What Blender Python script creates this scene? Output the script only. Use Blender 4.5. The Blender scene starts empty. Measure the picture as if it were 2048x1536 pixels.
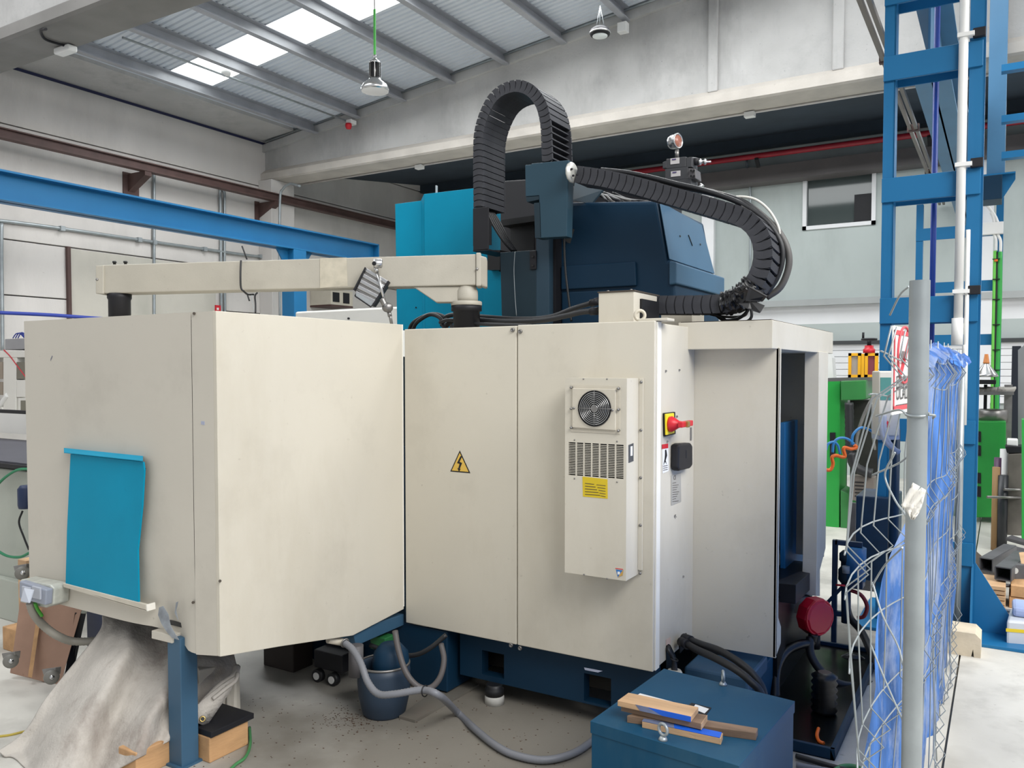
import bpy, bmesh, math, random
from mathutils import Vector, Matrix
R = random.Random(7)
C = bpy.context.scene.collection
# ---------------------------------------------------------------- camera, light, exposure
F = 1640.0
CAMZ = 1.70
YAW = math.atan(984 / F)
PITCH = math.atan(59 / F)
cam_d = bpy.data.cameras.new('camera')
cam = bpy.data.objects.new('camera', cam_d)
C.objects.link(cam)
cam.location = (0, 0, CAMZ)
cam.rotation_euler = (math.pi / 2 - PITCH, 0, YAW)
cam_d.sensor_width = 36
cam_d.lens = F / 2048 * 36
cam_d.clip_start = 0.05
cam_d.shift_y = 29 / 2048
bpy.context.scene.camera = cam
vs = bpy.context.scene.view_settings
vs.view_transform = 'Standard'
vs.look = 'None'
vs.gamma = 1
vs.use_curve_mapping = False
vs.exposure = 0.0
world = bpy.data.worlds.new('daylit hall')
bpy.context.scene.world = world
world.use_nodes = True
bg = world.node_tree.nodes['Background']
bg.inputs[0].default_value = (0.93, 0.96, 1.0, 1)
bg.inputs[1].default_value = 0.6


def area(name, loc, rot, sx, sy, e, col=(1, 1, 1)):
    l = bpy.data.lights.new(name, 'AREA')
    l.shape = 'RECTANGLE'
    l.size = sx
    l.size_y = sy
    l.energy = e
    l.color = col
    o = bpy.data.objects.new(name, l)
    o.location = loc
    o.rotation_euler = rot
    C.objects.link(o)


# daylight: translucent roof sheets of the bays behind / beside the camera
def aim(loc, to):
    return (Vector(to) - Vector(loc)).to_track_quat('-Z', 'Y').to_euler()


area('skylight_lamp', (-6.5, 1.5, 6.6), (0, 0, 0), 5, 2.0, 170, (0.97, 0.99, 1.0))
area('bay_skylight_lamp', (-4.5, 7.3, 5.75), (0, math.radians(-6.6), 0), 9, 1.3, 380, (0.97, 0.99, 1.0))
area('right_skylight_lamp', (5.0, 0.1, 7.2), aim((5.0, 0.1, 7.2), (-1.0, 3.4, 0.9)), 6.5, 4, 960, (1.0, 0.99, 0.965))
area('rear_right_skylight_lamp', (4.8, 6.0, 6.85), aim((4.8, 6.0, 6.85), (-1.3, 3.7, 1.0)), 4, 2.5, 520, (1.0, 0.99, 0.97))
area('far_bay_fill_lamp', (1.0, 12.2, 4.85), (0, 0, 0), 15, 1.6, 330, (0.97, 1.0, 1.0))  # added fill light below the far roof, brightens the far wall

# ---------------------------------------------------------------- geometry from the camera calibration
MW = Matrix.Translation(cam.location) @ cam.rotation_euler.to_matrix().to_4x4()
O = Vector((0, 0, CAMZ))
WX = -10.5
ROOF0, ROOFS = 5.44, 0.116


def ray(px, py):
    v = Vector(((px - 1024) / F, (797 - py) / F, -1))
    return MW.to_3x3() @ v


def W(px, py, ax, val):
    d = ray(px, py)
    if ax == 'D':
        return O + d * val
    if ax == 'R':
        # z = ROOF0 + ROOFS*(x+10.07) + val
        t = (ROOF0 + ROOFS * 10.07 + val - O.z) / (d.z - ROOFS * d.x)
        return O + d * t
    i = 'XYZ'.index(ax)
    return O + d * ((val - O[i]) / d[i])


def WL(pts, ax, val):
    return [W(p[0], p[1], ax, val) for p in pts]


def lin(c):
    return tuple(((x / 255) / 12.92 if x / 255 <= 0.04045 else ((x / 255 + 0.055) / 1.055) ** 2.4) for x in c)


MATS = {}


def mat(name, rgb, rough=0.5, metal=0.0, var=0.06, vs_=3.0, dirt=None, da=0.0, ds=6.0, bump=0.0, bs=60.0,
        spec=0.5, emit=0.0, alpha=1.0, trans=0.0, stretch=None, stain=None, sa=0.0, ss=1.2, coat=0.0):
    if name in MATS:
        return MATS[name]
    m = bpy.data.materials.new(name)
    m.use_nodes = True
    nt = m.node_tree
    N, L = nt.nodes, nt.links
    b = N['Principled BSDF']
    b.inputs['Roughness'].default_value = rough
    b.inputs['Metallic'].default_value = metal
    b.inputs['Specular IOR Level'].default_value = spec
    b.inputs['Coat Weight'].default_value = coat
    if trans:
        b.inputs['Transmission Weight'].default_value = trans
    if alpha < 1:
        b.inputs['Alpha'].default_value = alpha
    col = lin(rgb)
    tc = N.new('ShaderNodeTexCoord')
    mp = N.new('ShaderNodeMapping')
    L.new(tc.outputs['Object'], mp.inputs[0])
    if stretch:
        mp.inputs['Scale'].default_value = stretch
    nz = N.new('ShaderNodeTexNoise')
    nz.inputs['Scale'].default_value = vs_
    nz.inputs['Detail'].default_value = 6
    L.new(mp.outputs[0], nz.inputs['Vector'])
    rp = N.new('ShaderNodeValToRGB')
    rp.color_ramp.elements[0].position = 0.3
    rp.color_ramp.elements[1].position = 0.7
    rp.color_ramp.elements[0].color = (*[max(0, c * (1 - var * 1.6)) for c in col], 1)
    rp.color_ramp.elements[1].color = (*[min(1, c * (1 + var)) for c in col], 1)
    L.new(nz.outputs[0], rp.inputs[0])
    out = rp.outputs[0]

    def over(out, color, scale, lo, hi, amt, st=None):
        n2 = N.new('ShaderNodeTexNoise')
        n2.inputs['Scale'].default_value = scale
        n2.inputs['Detail'].default_value = 8
        n2.inputs['Roughness'].default_value = 0.65
        if st:
            m3 = N.new('ShaderNodeMapping')
            m3.inputs['Scale'].default_value = st
            L.new(tc.outputs['Object'], m3.inputs[0])
            L.new(m3.outputs[0], n2.inputs['Vector'])
        else:
            L.new(tc.outputs['Object'], n2.inputs['Vector'])
        r2 = N.new('ShaderNodeMapRange')
        r2.inputs[1].default_value = lo
        r2.inputs[2].default_value = hi
        r2.inputs[3].default_value = 0
        r2.inputs[4].default_value = amt
        L.new(n2.outputs[0], r2.inputs[0])
        mx = N.new('ShaderNodeMix')
        mx.data_type = 'RGBA'
        L.new(r2.outputs[0], mx.inputs[0])
        L.new(out, mx.inputs[6])
        mx.inputs[7].default_value = (*lin(color), 1)
        return mx.outputs[2]
    if dirt:
        out = over(out, dirt, ds * 6, 0.66, 0.74, da)
        out = over(out, dirt, ds * 0.5, 0.55, 0.8, da * 0.5)
    if stain:
        out = over(out, stain, ss, 0.5, 0.72, sa, (1, 1, 0.35))
    L.new(out, b.inputs['Base Color'])
    if emit:
        b.inputs['Emission Color'].default_value = (*col, 1)
        b.inputs['Emission Strength'].default_value = emit
    if bump:
        n4 = N.new('ShaderNodeTexNoise')
        n4.inputs['Scale'].default_value = bs
        n4.inputs['Detail'].default_value = 5
        L.new(mp.outputs[0], n4.inputs['Vector'])
        bp = N.new('ShaderNodeBump')
        bp.inputs['Strength'].default_value = bump
        bp.inputs['Distance'].default_value = 0.01
        L.new(n4.outputs[0], bp.inputs['Height'])
        L.new(bp.outputs[0], b.inputs['Normal'])
    MATS[name] = m
    return m


cream = mat('cream_paint', (202, 196, 182), 0.42, var=0.025, vs_=1.5, dirt=(120, 112, 98), da=0.35, ds=5, stain=(176, 167, 148), sa=0.35, ss=2.0, bump=0.03, bs=180)
cream_d = mat('cream_paint_dirty', (198, 191, 176), 0.5, var=0.06, vs_=5, dirt=(110, 98, 82), da=0.5, ds=9, bump=0.05, bs=120)
boomp = mat('boom_paint_darkened', (170, 165, 153), 0.5, var=0.06, vs_=5, dirt=(110, 98, 82), da=0.5, ds=9, bump=0.05, bs=120)  # cream base darkened to offset the lamp light on the boom
greyp = mat('grey_cream_paint', (196, 190, 178), 0.45, var=0.03, vs_=1.2, dirt=(110, 103, 92), da=0.4, ds=4, bump=0.03, bs=160)
teal = mat('teal_paint', (0, 138, 172), 0.5, spec=0.15, var=0.05, vs_=2.5, dirt=(10, 95, 120), da=0.35, ds=4)
blue = mat('crane_blue_paint', (28, 104, 152), 0.42, spec=0.3, var=0.05, vs_=2, dirt=(25, 75, 115), da=0.35, ds=4)
blue_w = mat('weld_edge_blue_paint', (120, 175, 205), 0.4)
nblue = mat('machine_dark_blue', (15, 47, 70), 0.5, spec=0.25, var=0.08, vs_=2, dirt=(20, 45, 62), da=0.4, ds=5, bump=0.04, bs=70)
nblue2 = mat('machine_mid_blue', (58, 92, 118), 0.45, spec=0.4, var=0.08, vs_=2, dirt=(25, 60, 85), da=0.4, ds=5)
dslate = mat('dark_slate_metal', (26, 44, 54), 0.5, spec=0.3, var=0.08, vs_=3)
boxblue = mat('transformer_blue', (18, 72, 102), 0.45, spec=0.2, var=0.08, vs_=2.5, dirt=(28, 62, 80), da=0.4, ds=5, stain=(75, 105, 118), sa=0.35, ss=2)
blackm = mat('black_metal', (30, 30, 34), 0.5, spec=0.3, var=0.1, vs_=6)
vblack = mat('deep_black', (10, 11, 12), 0.35)  # near-black for hoses, openings and recess backs
chainm = mat('chain_charcoal_plastic', (50, 51, 56), 0.62, spec=0.35, var=0.12, vs_=14, dirt=(95, 92, 92), da=0.25, ds=10, bump=0.08, bs=90)
rubber = mat('black_rubber', (27, 28, 31), 0.5, var=0.1, vs_=8)
concrete = mat('beam_concrete', (184, 183, 181), 0.85, var=0.1, vs_=1.3, dirt=(96, 96, 98), da=0.55, ds=4, bump=0.25, bs=35, stain=(120, 119, 118), sa=0.5, ss=1.2)
concrete_l = mat('beam_lip_concrete', (192, 186, 178), 0.85, var=0.1, vs_=3, dirt=(120, 112, 108), da=0.4, ds=3, bump=0.2, bs=40)
wallc = mat('precast_wall_concrete', (202, 198, 194), 0.85, var=0.06, vs_=1.0, dirt=(120, 117, 114), da=0.25, ds=3, bump=0.12, bs=40, stretch=(1, 1, 0.35), stain=(148, 146, 144), sa=0.35, ss=0.8)
wallp = mat('infill_wall_plaster', (190, 186, 176), 0.85, var=0.05, vs_=2, stain=(150, 152, 140), sa=0.5, ss=1.0, bump=0.1, bs=30)
wallf = mat('far_wall_plaster', (178, 186, 184), 0.85, var=0.04, vs_=0.8, stain=(132, 137, 135), sa=0.4, ss=0.7)
wallw = mat('white_band_paint', (226, 226, 228), 0.6, var=0.02)
floorm = mat('workshop_floor', (202, 199, 191), 0.55, var=0.14, vs_=1.2, dirt=(92, 86, 80), da=0.6, ds=3.2, bump=0.08, bs=60, stain=(112, 108, 102), sa=0.55, ss=1.6)
def dark_floor_zone(m, cx, cy, r0, r1, colr, amt):
    nt = m.node_tree
    N, L = nt.nodes, nt.links
    b = N['Principled BSDF']
    src = b.inputs['Base Color'].links[0].from_socket
    geo = N.new('ShaderNodeNewGeometry')
    sub = N.new('ShaderNodeVectorMath')
    sub.operation = 'DISTANCE'
    sub.inputs[1].default_value = (cx, cy, 0)
    nz = N.new('ShaderNodeTexNoise')
    nz.inputs['Scale'].default_value = 2.2
    nz.inputs['Detail'].default_value = 8
    L.new(geo.outputs['Position'], nz.inputs['Vector'])
    L.new(geo.outputs['Position'], sub.inputs[0])
    ad = N.new('ShaderNodeMath')
    ad.operation = 'MULTIPLY_ADD'
    L.new(nz.outputs[0], ad.inputs[0])
    ad.inputs[1].default_value = 1.6
    L.new(sub.outputs['Value'], ad.inputs[2])
    mr = N.new('ShaderNodeMapRange')
    mr.inputs[1].default_value = r0 + 0.8
    mr.inputs[2].default_value = r1 + 0.8
    mr.inputs[3].default_value = amt
    mr.inputs[4].default_value = 0
    L.new(ad.outputs[0], mr.inputs[0])
    mx = N.new('ShaderNodeMix')
    mx.data_type = 'RGBA'
    L.new(mr.outputs[0], mx.inputs[0])
    L.new(src, mx.inputs[6])
    mx.inputs[7].default_value = (*lin(colr), 1)
    L.new(mx.outputs[2], b.inputs['Base Color'])


# grime around the machine, then a darker floor zone behind the drip tray
dark_floor_zone(floorm, -1.9, 3.3, 0.9, 2.0, (112, 106, 96), 0.85)
dark_floor_zone(floorm, -1.2, 5.3, 0.5, 1.05, (70, 66, 60), 0.9)
galv = mat('galvanised_steel', (158, 165, 168), 0.42, metal=0.55, var=0.09, vs_=9, dirt=(110, 112, 112), da=0.3, ds=6)
roofm = mat('roof_sheet_metal', (216, 222, 230), 0.5, metal=0.15, var=0.04, vs_=1)
purlm = mat('purlin_steel', (176, 178, 184), 0.42, metal=0.4, var=0.08, vs_=4)
shaded_roof = mat('shaded_far_roof', (42, 54, 66), 0.8, var=0.15, vs_=1.5)
chrome = mat('bright_steel', (200, 200, 200), 0.25, metal=0.95, var=0.05)
steel = mat('dull_steel', (140, 138, 136), 0.4, metal=0.8, var=0.12, vs_=10)
whitep = mat('white_plastic', (228, 228, 226), 0.45, var=0.02)
greyhose = mat('grey_corrugated_plastic', (120, 122, 128), 0.45, var=0.05, vs_=6)
rust = mat('rusty_brown_rail', (82, 60, 56), 0.65, var=0.15, vs_=5)
wood = mat('pine_wood', (196, 160, 122), 0.7, var=0.16, vs_=2.5, stretch=(1, 6, 6), dirt=(110, 72, 45), da=0.45, ds=4, bump=0.15, bs=20)
wood_d = mat('weathered_wood', (128, 104, 84), 0.75, var=0.2, vs_=3, stretch=(1, 6, 6), dirt=(70, 54, 44), da=0.5, ds=4, bump=0.15, bs=20)
wood_o = mat('old_timber', (192, 150, 106), 0.72, var=0.15, vs_=2.5, stretch=(6, 1, 6), dirt=(120, 78, 45), da=0.5, ds=4, bump=0.15, bs=20)
bluepaint = mat('bright_blue_paint', (20, 92, 205), 0.5, var=0.08, vs_=8)
red = mat('red_plastic', (200, 30, 45), 0.4, var=0.05)
dred = mat('red_cap_plastic', (190, 20, 45), 0.35, var=0.08, trans=0.0)
yellow = mat('yellow_plastic', (236, 214, 40), 0.45, var=0.02)
ylabel = mat('yellow_label', (214, 186, 30), 0.5, var=0.05, dirt=(120, 80, 20), da=0.4, ds=8)
green = mat('green_machine_paint', (38, 150, 62), 0.38, var=0.08, vs_=2, dirt=(20, 90, 40), da=0.35, ds=4)
green_d = mat('dark_green_paint', (40, 104, 58), 0.45, var=0.1, vs_=3)
white = mat('white_machine_paint', (222, 220, 214), 0.45, var=0.03)
orange = mat('orange_plastic', (240, 110, 30), 0.45)
amber = mat('amber_frame_paint', (232, 170, 30), 0.45)

# ---------------------------------------------------------------- mesh builder and naming helpers
class MB:
    def __init__(s):
        s.bm = bmesh.new()

    def face(s, pts, smooth=False):
        try:
            f = s.bm.faces.new([s.bm.verts.new(p) for p in pts])
            f.smooth = smooth
        except ValueError:
            pass
        return s

    def prism(s, pts, vec):
        vec = Vector(vec)
        a = [s.bm.verts.new(p) for p in pts]
        b = [s.bm.verts.new(Vector(p) + vec) for p in pts]
        n = len(a)
        s.bm.faces.new(a)
        s.bm.faces.new(b[::-1])
        for i in range(n):
            s.bm.faces.new((a[i], b[i], b[(i + 1) % n], a[(i + 1) % n]))
        return s

    def box(s, x0, x1, y0, y1, z0, z1):
        return s.prism([(x0, y0, z0), (x1, y0, z0), (x1, y1, z0), (x0, y1, z0)], (0, 0, z1 - z0))

    def obox(s, c, ax, ay, az):
        """box by centre and three half vectors"""
        c, ax, ay, az = Vector(c), Vector(ax), Vector(ay), Vector(az)
        return s.prism([c - ax - ay - az, c + ax - ay - az, c + ax + ay - az, c - ax + ay - az], az * 2)

    def bar(s, p0, p1, w, h, up=(0, 0, 1)):
        p0, p1 = Vector(p0), Vector(p1)
        d = p1 - p0
        t = d.normalized()
        sd = t.cross(Vector(up))
        if sd.length < 1e-4:
            sd = t.cross(Vector((1, 0, 0)))
        sd.normalize()
        u = sd.cross(t)
        return s.obox((p0 + p1) / 2, d / 2, sd * w / 2, u * h / 2)

    def rings(s, rings, cap=True, smooth=True, closed=False):
        vr = [[s.bm.verts.new(p) for p in r] for r in rings]
        n = len(vr[0])
        m = len(vr)
        for i in range(m if closed else m - 1):
            A, B = vr[i], vr[(i + 1) % m]
            for j in range(n):
                f = s.bm.faces.new((A[j], A[(j + 1) % n], B[(j + 1) % n], B[j]))
                f.smooth = smooth
        if cap and not closed:
            s.bm.faces.new(vr[0][::-1])
            s.bm.faces.new(vr[-1])
        return s

    def cyl(s, p0, p1, r0, r1=None, n=16, cap=True):
        r1 = r0 if r1 is None else r1
        p0, p1 = Vector(p0), Vector(p1)
        t = (p1 - p0).normalized()
        a = t.orthogonal().normalized()
        b = t.cross(a)
        return s.rings([[p + (a * math.cos(k * 2 * math.pi / n) + b * math.sin(k * 2 * math.pi / n)) * r for k in range(n)]
                        for p, r in ((p0, r0), (p1, r1))], cap)

    def lathe(s, c, prof, axis=(0, 0, 1), n=20, cap=True):
        """prof = [(radius, height)...] along axis from c"""
        c = Vector(c)
        t = Vector(axis).normalized()
        a = t.orthogonal().normalized()
        b = t.cross(a)
        return s.rings([[c + t * h + (a * math.cos(k * 2 * math.pi / n) + b * math.sin(k * 2 * math.pi / n)) * max(r, 1e-4) for k in range(n)]
                        for r, h in prof], cap)

    def tube(s, pts, r, n=8, smooth=True, res=None, rib=0, ramp=0.12, closed=False):
        P = spline(pts, res or (max(2, len(pts)) * 6), closed) if smooth else [Vector(p) for p in pts]
        if rib:
            P = resample(P, rib)
        t = (P[1] - P[0]).normalized()
        a = t.orthogonal().normalized()
        rr = []
        for i, p in enumerate(P):
            if closed:
                t2 = (P[(i + 1) % len(P)] - P[i - 1]).normalized()
            else:
                t2 = (P[min(i + 1, len(P) - 1)] - P[max(i - 1, 0)]).normalized()
            a = (a - t2 * a.dot(t2))
            a = a.normalized() if a.length > 1e-6 else t2.orthogonal().normalized()
            b = t2.cross(a)
            q = r * (1 + (ramp if i % 2 else -ramp)) if rib else r
            rr.append([p + (a * math.cos(k * 2 * math.pi / n) + b * math.sin(k * 2 * math.pi / n)) * q for k in range(n)])
        return s.rings(rr, True, True, closed)

    def torus(s, c, axis, R_, r, n=20, k=8):
        t = Vector(axis).normalized()
        a = t.orthogonal().normalized()
        b = t.cross(a)
        pts = [Vector(c) + (a * math.cos(i * 2 * math.pi / n) + b * math.sin(i * 2 * math.pi / n)) * R_ for i in range(n)]
        return s.tube(pts, r, k, smooth=False, closed=True)

    def grid(s, rows, thick=0.0, smooth=True):
        V = [[s.bm.verts.new(p) for p in r] for r in rows]
        for i in range(len(V) - 1):
            for j in range(len(V[0]) - 1):
                f = s.bm.faces.new((V[i][j], V[i][j + 1], V[i + 1][j + 1], V[i + 1][j]))
                f.smooth = smooth
        return s


def spline(pts, res, closed=False):
    P = [Vector(p) for p in pts]
    n = len(P)
    if n < 3:
        return [P[0].lerp(P[-1], i / 3) for i in range(4)] if n == 2 else P
    out = []
    segs = n if closed else n - 1
    per = max(2, int(res / segs))
    for i in range(segs):
        p0 = P[(i - 1) % n] if (closed or i > 0) else P[0] * 2 - P[1]
        p1, p2 = P[i], P[(i + 1) % n]
        p3 = P[(i + 2) % n] if (closed or i + 2 < n) else P[-1] * 2 - P[-2]
        for k in range(per):
            t = k / per
            out.append(0.5 * ((2 * p1) + (p2 - p0) * t + (2 * p0 - 5 * p1 + 4 * p2 - p3) * t * t + (3 * p1 - p0 - 3 * p2 + p3) * t ** 3))
    if not closed:
        out.append(P[-1])
    return out


def resample(P, step):
    out = [P[0].copy()]
    acc = 0
    for a, b in zip(P, P[1:]):
        L = (b - a).length
        if L < 1e-9:
            continue
        pos = step - acc
        while pos <= L:
            out.append(a.lerp(b, pos / L))
            pos += step
        acc = L - (pos - step)
    return out


WLOC = {}


def tag(o, label=None, cat=None, group=None, kind=None):
    if label:
        o['label'] = label
    if cat:
        o['category'] = cat
    if group:
        o['group'] = group
    if kind:
        o['kind'] = kind
    return o


def thing(name, label, cat, loc, group=None, kind=None):
    o = bpy.data.objects.new(name, None)
    o.empty_display_size = 0.1
    o.location = loc
    C.objects.link(o)
    WLOC[o] = Vector(loc)
    return tag(o, label, cat, group, kind)


def obj(name, mb, m, parent=None, label=None, cat=None, group=None, kind=None, bev=0.0, solid=0.0, seg=2, recalc=True):
    bm = mb.bm
    bmesh.ops.remove_doubles(bm, verts=bm.verts, dist=1e-6)
    if recalc:
        bmesh.ops.recalc_face_normals(bm, faces=bm.faces)
    if parent is not None:
        org = WLOC[parent]
    else:
        xs = [v.co for v in bm.verts]
        org = Vector(((min(v.x for v in xs) + max(v.x for v in xs)) / 2, (min(v.y for v in xs) + max(v.y for v in xs)) / 2, min(v.z for v in xs)))
    for v in bm.verts:
        v.co -= org
    me = bpy.data.meshes.new(name)
    bm.to_mesh(me)
    bm.free()
    me.materials.append(m)
    o = bpy.data.objects.new(name, me)
    C.objects.link(o)
    if parent is not None:
        o.parent = parent
    else:
        o.location = org
    WLOC[o] = org.copy() if parent is None else WLOC[parent].copy()
    if solid:
        md = o.modifiers.new('solid', 'SOLIDIFY')
        md.thickness = solid
        md.offset = 0
    if bev:
        md = o.modifiers.new('bevel', 'BEVEL')
        md.width = bev
        md.segments = seg
        md.limit_method = 'ANGLE'
        md.angle_limit = math.radians(40)
    return tag(o, label, cat, group, kind)


def text(name, body, size, origin, xdir, ydir, m, parent, depth=0.0006, align='LEFT'):
    cu = bpy.data.curves.new(name, 'FONT')
    cu.body = body
    cu.size = size
    cu.align_x = align
    cu.extrude = depth / 2
    tmp = bpy.data.objects.new('tmp_text', cu)
    C.objects.link(tmp)
    bpy.context.view_layer.update()
    me = bpy.data.meshes.new_from_object(tmp)
    bpy.data.objects.remove(tmp)
    X = Vector(xdir).normalized()
    Y = Vector(ydir).normalized()
    Z = X.cross(Y)
    Y = Z.cross(X)
    M = Matrix((X, Y, Z)).transposed().to_4x4()
    M.translation = Vector(origin) - WLOC[parent]
    me.transform(M)
    me.materials.clear()
    me.materials.append(m)
    o = bpy.data.objects.new(name, me)
    C.objects.link(o)
    o.parent = parent
    WLOC[o] = WLOC[parent].copy()
    return o


def S(name, mb, m, parent=None, **k):
    if parent is None:
        k['kind'] = 'structure'
    return obj(name, mb, m, parent, **k)


# ================================================================ SETTING
fl = S('floor', MB().box(-14, 8, -3, 19, -0.25, -0.012), vblack)
for x0, x1 in ((-14, -7.2), (-7.195, -0.2), (-0.19, 8)):
    for y0, y1 in ((-3, 19),):
        obj('floor_slab', MB().box(x0, x1, y0, y1, -0.012, 0.0), floorm, fl)

# left wall of precast panels
wl = S('wall_left', MB().box(WX - 0.35, WX - 0.15, -1, 18, 0, 6.6), blackm)
for z0, z1 in ((0, 1.2), (1.22, 2.6), (2.615, 3.28), (3.295, 4.68), (4.695, 5.38), (5.4, 6.6)):
    for y0, y1 in ((-1, 9.9), (9.92, 18)):
        obj('wall_panel', MB().box(WX - 0.15, WX, y0, y1, z0, z1), wallc, wl, bev=0.004, seg=1)
obj('infill_panel', MB().box(WX - 0.02, WX + 0.03, W(137, 490, 'X', WX).y, W(428, 520, 'X', WX).y, 0, 3.27), wallp, wl)
obj('door_jamb', MB().box(WX - 0.02, WX + 0.05, W(135, 490, 'X', WX).y - 0.03, W(137, 490, 'X', WX).y, 0, 3.29), rust, wl)
obj('joint_strip', MB().box(WX - 0.02, WX + 0.012, -1, 10, 5.375, 5.41), mat('navy_joint', (28, 34, 70), 0.6), wl)
# concrete column where the big beam meets the wall
y0c = W(562, 400, 'X', WX).y
S('trim_1', MB().box(WX, WX + 0.30, 9.45, 9.95, 0, 4.77), wallc, bev=0.01)

# far wall behind the next bay
FY = 14.0
wf = S('wall_far', MB().box(-11, 9, FY + 0.1, FY + 0.4, 0, 7.5), blackm)


def fz(px, py):
    return W(px, py, 'Y', FY).z


zb1, zb0 = fz(1700, 604), fz(1700, 646)
zs = fz(1700, 688)
wx0, wx1 = W(1606, 400, 'Y', FY).x, W(1752, 400, 'Y', FY).x
wz0, wz1 = fz(1606, 461), fz(1606, 354)
# wall panels around the upper window
for (x0, x1, z0, z1, mm) in ((-11, 9, 0, zs - 0.9, wallf), (-11, 9, zs, zb0, wallf), (-11, 9, zb0, zb1, wallw),
                             (-11, wx0, zb1, 5.35, wallf), (wx1, 9, zb1, 5.35, wallf), (wx0, wx1, zb1, wz0, wallf), (wx0, wx1, wz1, 5.35, wallf),
                             (-11, 9, 5.36, 7.5, concrete), (-11, W(1600, 700, 'Y', FY).x, zs - 0.9, zs, wallf)):
    obj('wall_panel', MB().box(x0, x1, FY, FY + 0.12, z0, z1), mm, wf)
obj('cornice', MB().box(-11, 9, FY - 0.12, FY, zb1 - 0.04, zb1 + 0.06), mat('grey_trim', (165, 168, 168), 0.6), wf)
obj('pilaster', MB().box(W(1407, 450, 'Y', FY).x, W(1431, 450, 'Y', FY).x, FY - 0.1, FY, 0, 4.75), wallw, wf)
obj('pilaster', MB().box(W(1960, 560, 'Y', FY).x, W(1985, 560, 'Y', FY).x, FY - 0.1, FY, 0, 4.75), wallw, wf)
# shutter slats (white horizontal slat cladding under the cornice)
sx0 = W(1640, 720, 'Y', FY).x
for k in range(9):
    z = zs - 0.9 + k * 0.1
    obj('slat', MB().box(sx0, 9, FY - 0.06, FY - 0.03 + 0.02 * (k % 2), z, z + 0.094), wallw, wf, bev=0.004, seg=1)
obj('sill', MB().box(sx0, 9, FY - 0.1, FY, zs - 0.01, zs + 0.05), mat('dark_trim', (60, 62, 64), 0.5), wf)
# upper window
glass = mat('window_glass', (70, 78, 78), 0.08, var=0.02, spec=0.7)
wi = S('window_1', MB().box(wx0, wx1, FY + 0.05, FY + 0.07, wz0, wz1), glass)
mw = MB()
for a in ((wx0, wx1, wz0, wz0 + 0.06), (wx0, wx1, wz1 - 0.06, wz1), (wx0, wx0 + 0.06, wz0, wz1), (wx1 - 0.06, wx1, wz0, wz1)):
    mw.box(a[0], a[1], FY - 0.03, FY + 0.06, a[2], a[3])
obj('window_frame', mw, wallw, wi)
obj('window_reveal', MB().box(wx1 - 0.32, wx1 - 0.06, FY + 0.03, FY + 0.045, wz0 + 0.06, wz0 + 0.5), blackm, wi)
# horizontal service ledge and red pipe high on the far wall
obj('ledge', MB().box(-11, 9, FY - 0.35, FY, 4.75, 5.0), mat('brown_ledge', (96, 92, 92), 0.7), wf)
obj('parapet', MB().box(-11, 9, FY - 0.22, FY, 5.36, 5.9), shaded_roof, wf)
rp = obj('red_water_pipe', MB().cyl((-9, FY - 0.45, 5.15), (8, FY - 0.45, 5.15), 0.045), mat('red_pipe', (150, 30, 45), 0.4), None,
         'long red water pipe high along the far grey wall', 'pipe')
for x in (-6, -3.5, -1, 1.5, 4, 6.5):
    obj('pipe_bracket', MB().prism([(x - 0.03, FY - 0.49, 5.08), (x + 0.03, FY - 0.49, 5.08), (x + 0.03, FY - 0.36, 4.98), (x - 0.03, FY - 0.36, 4.98)], (0, 0, 0.03)), blackm, rp)
# grey conduit running down the far wall
o = MB().tube([(W(1496, 310, 'Y', FY).x, FY - 0.06, 5.2), (W(1496, 350, 'Y', FY).x, FY - 0.06, 4.8), (W(1503, 360, 'Y', FY).x, FY - 0.06, 4.6), (W(1503, 420, 'Y', FY).x, FY - 0.06, 2.7)], 0.02)
obj('wall_conduit', o, galv, None, 'thin grey conduit down the far wall beside the upper window', 'conduit')

# big concrete roof beams (front face, flanges, soffit)


def beam(name, y0, y1, x0, x1, zb, label, ribs=(), fm=concrete_l):
    t = thing(name, label, 'beam', ((x0 + x1) / 2, (y0 + y1) / 2, zb))
    ztop = lambda x: ROOF0 + ROOFS * (x + 10.07)
    wb = [(x0, y0 + 0.10, zb + 0.2), (x1, y0 + 0.10, zb + 0.2), (x1, y0 + 0.10, ztop(x1) - 0.12), (x0, y0 + 0.10, ztop(x0) - 0.12)]
    obj('web', MB().prism(wb, (0, (y1 - y0) - 0.2, 0)), concrete, t)
    prof = [(x0, y0, zb + 0.02), (x0, y0 + 0.03, zb), (x0, y1 - 0.03, zb), (x0, y1, zb + 0.02), (x0, y1, zb + 0.12), (x0, y1 - 0.1, zb + 0.2), (x0, y0 + 0.1, zb + 0.2), (x0, y0, zb + 0.12)]
    obj('bottom_flange', MB().prism(prof, (x1 - x0, 0, 0)), fm, t)
    tp = [(x0, y0 + 0.04, ztop(x0) - 0.14), (x1, y0 + 0.04, ztop(x1) - 0.14), (x1, y0 + 0.04, ztop(x1) - 0.02), (x0, y0 + 0.04, ztop(x0) - 0.02)]
    obj('top_flange', MB().prism(tp, (0, y1 - y0 - 0.08, 0)), concrete, t)
    for x in ribs:
        obj('stiffener_rib', MB().box(x - 0.06, x + 0.06, y0 + 0.06, y0 + 0.12, zb + 0.18, ztop(x) - 0.12), concrete, t, bev=0.015)
    return t


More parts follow.
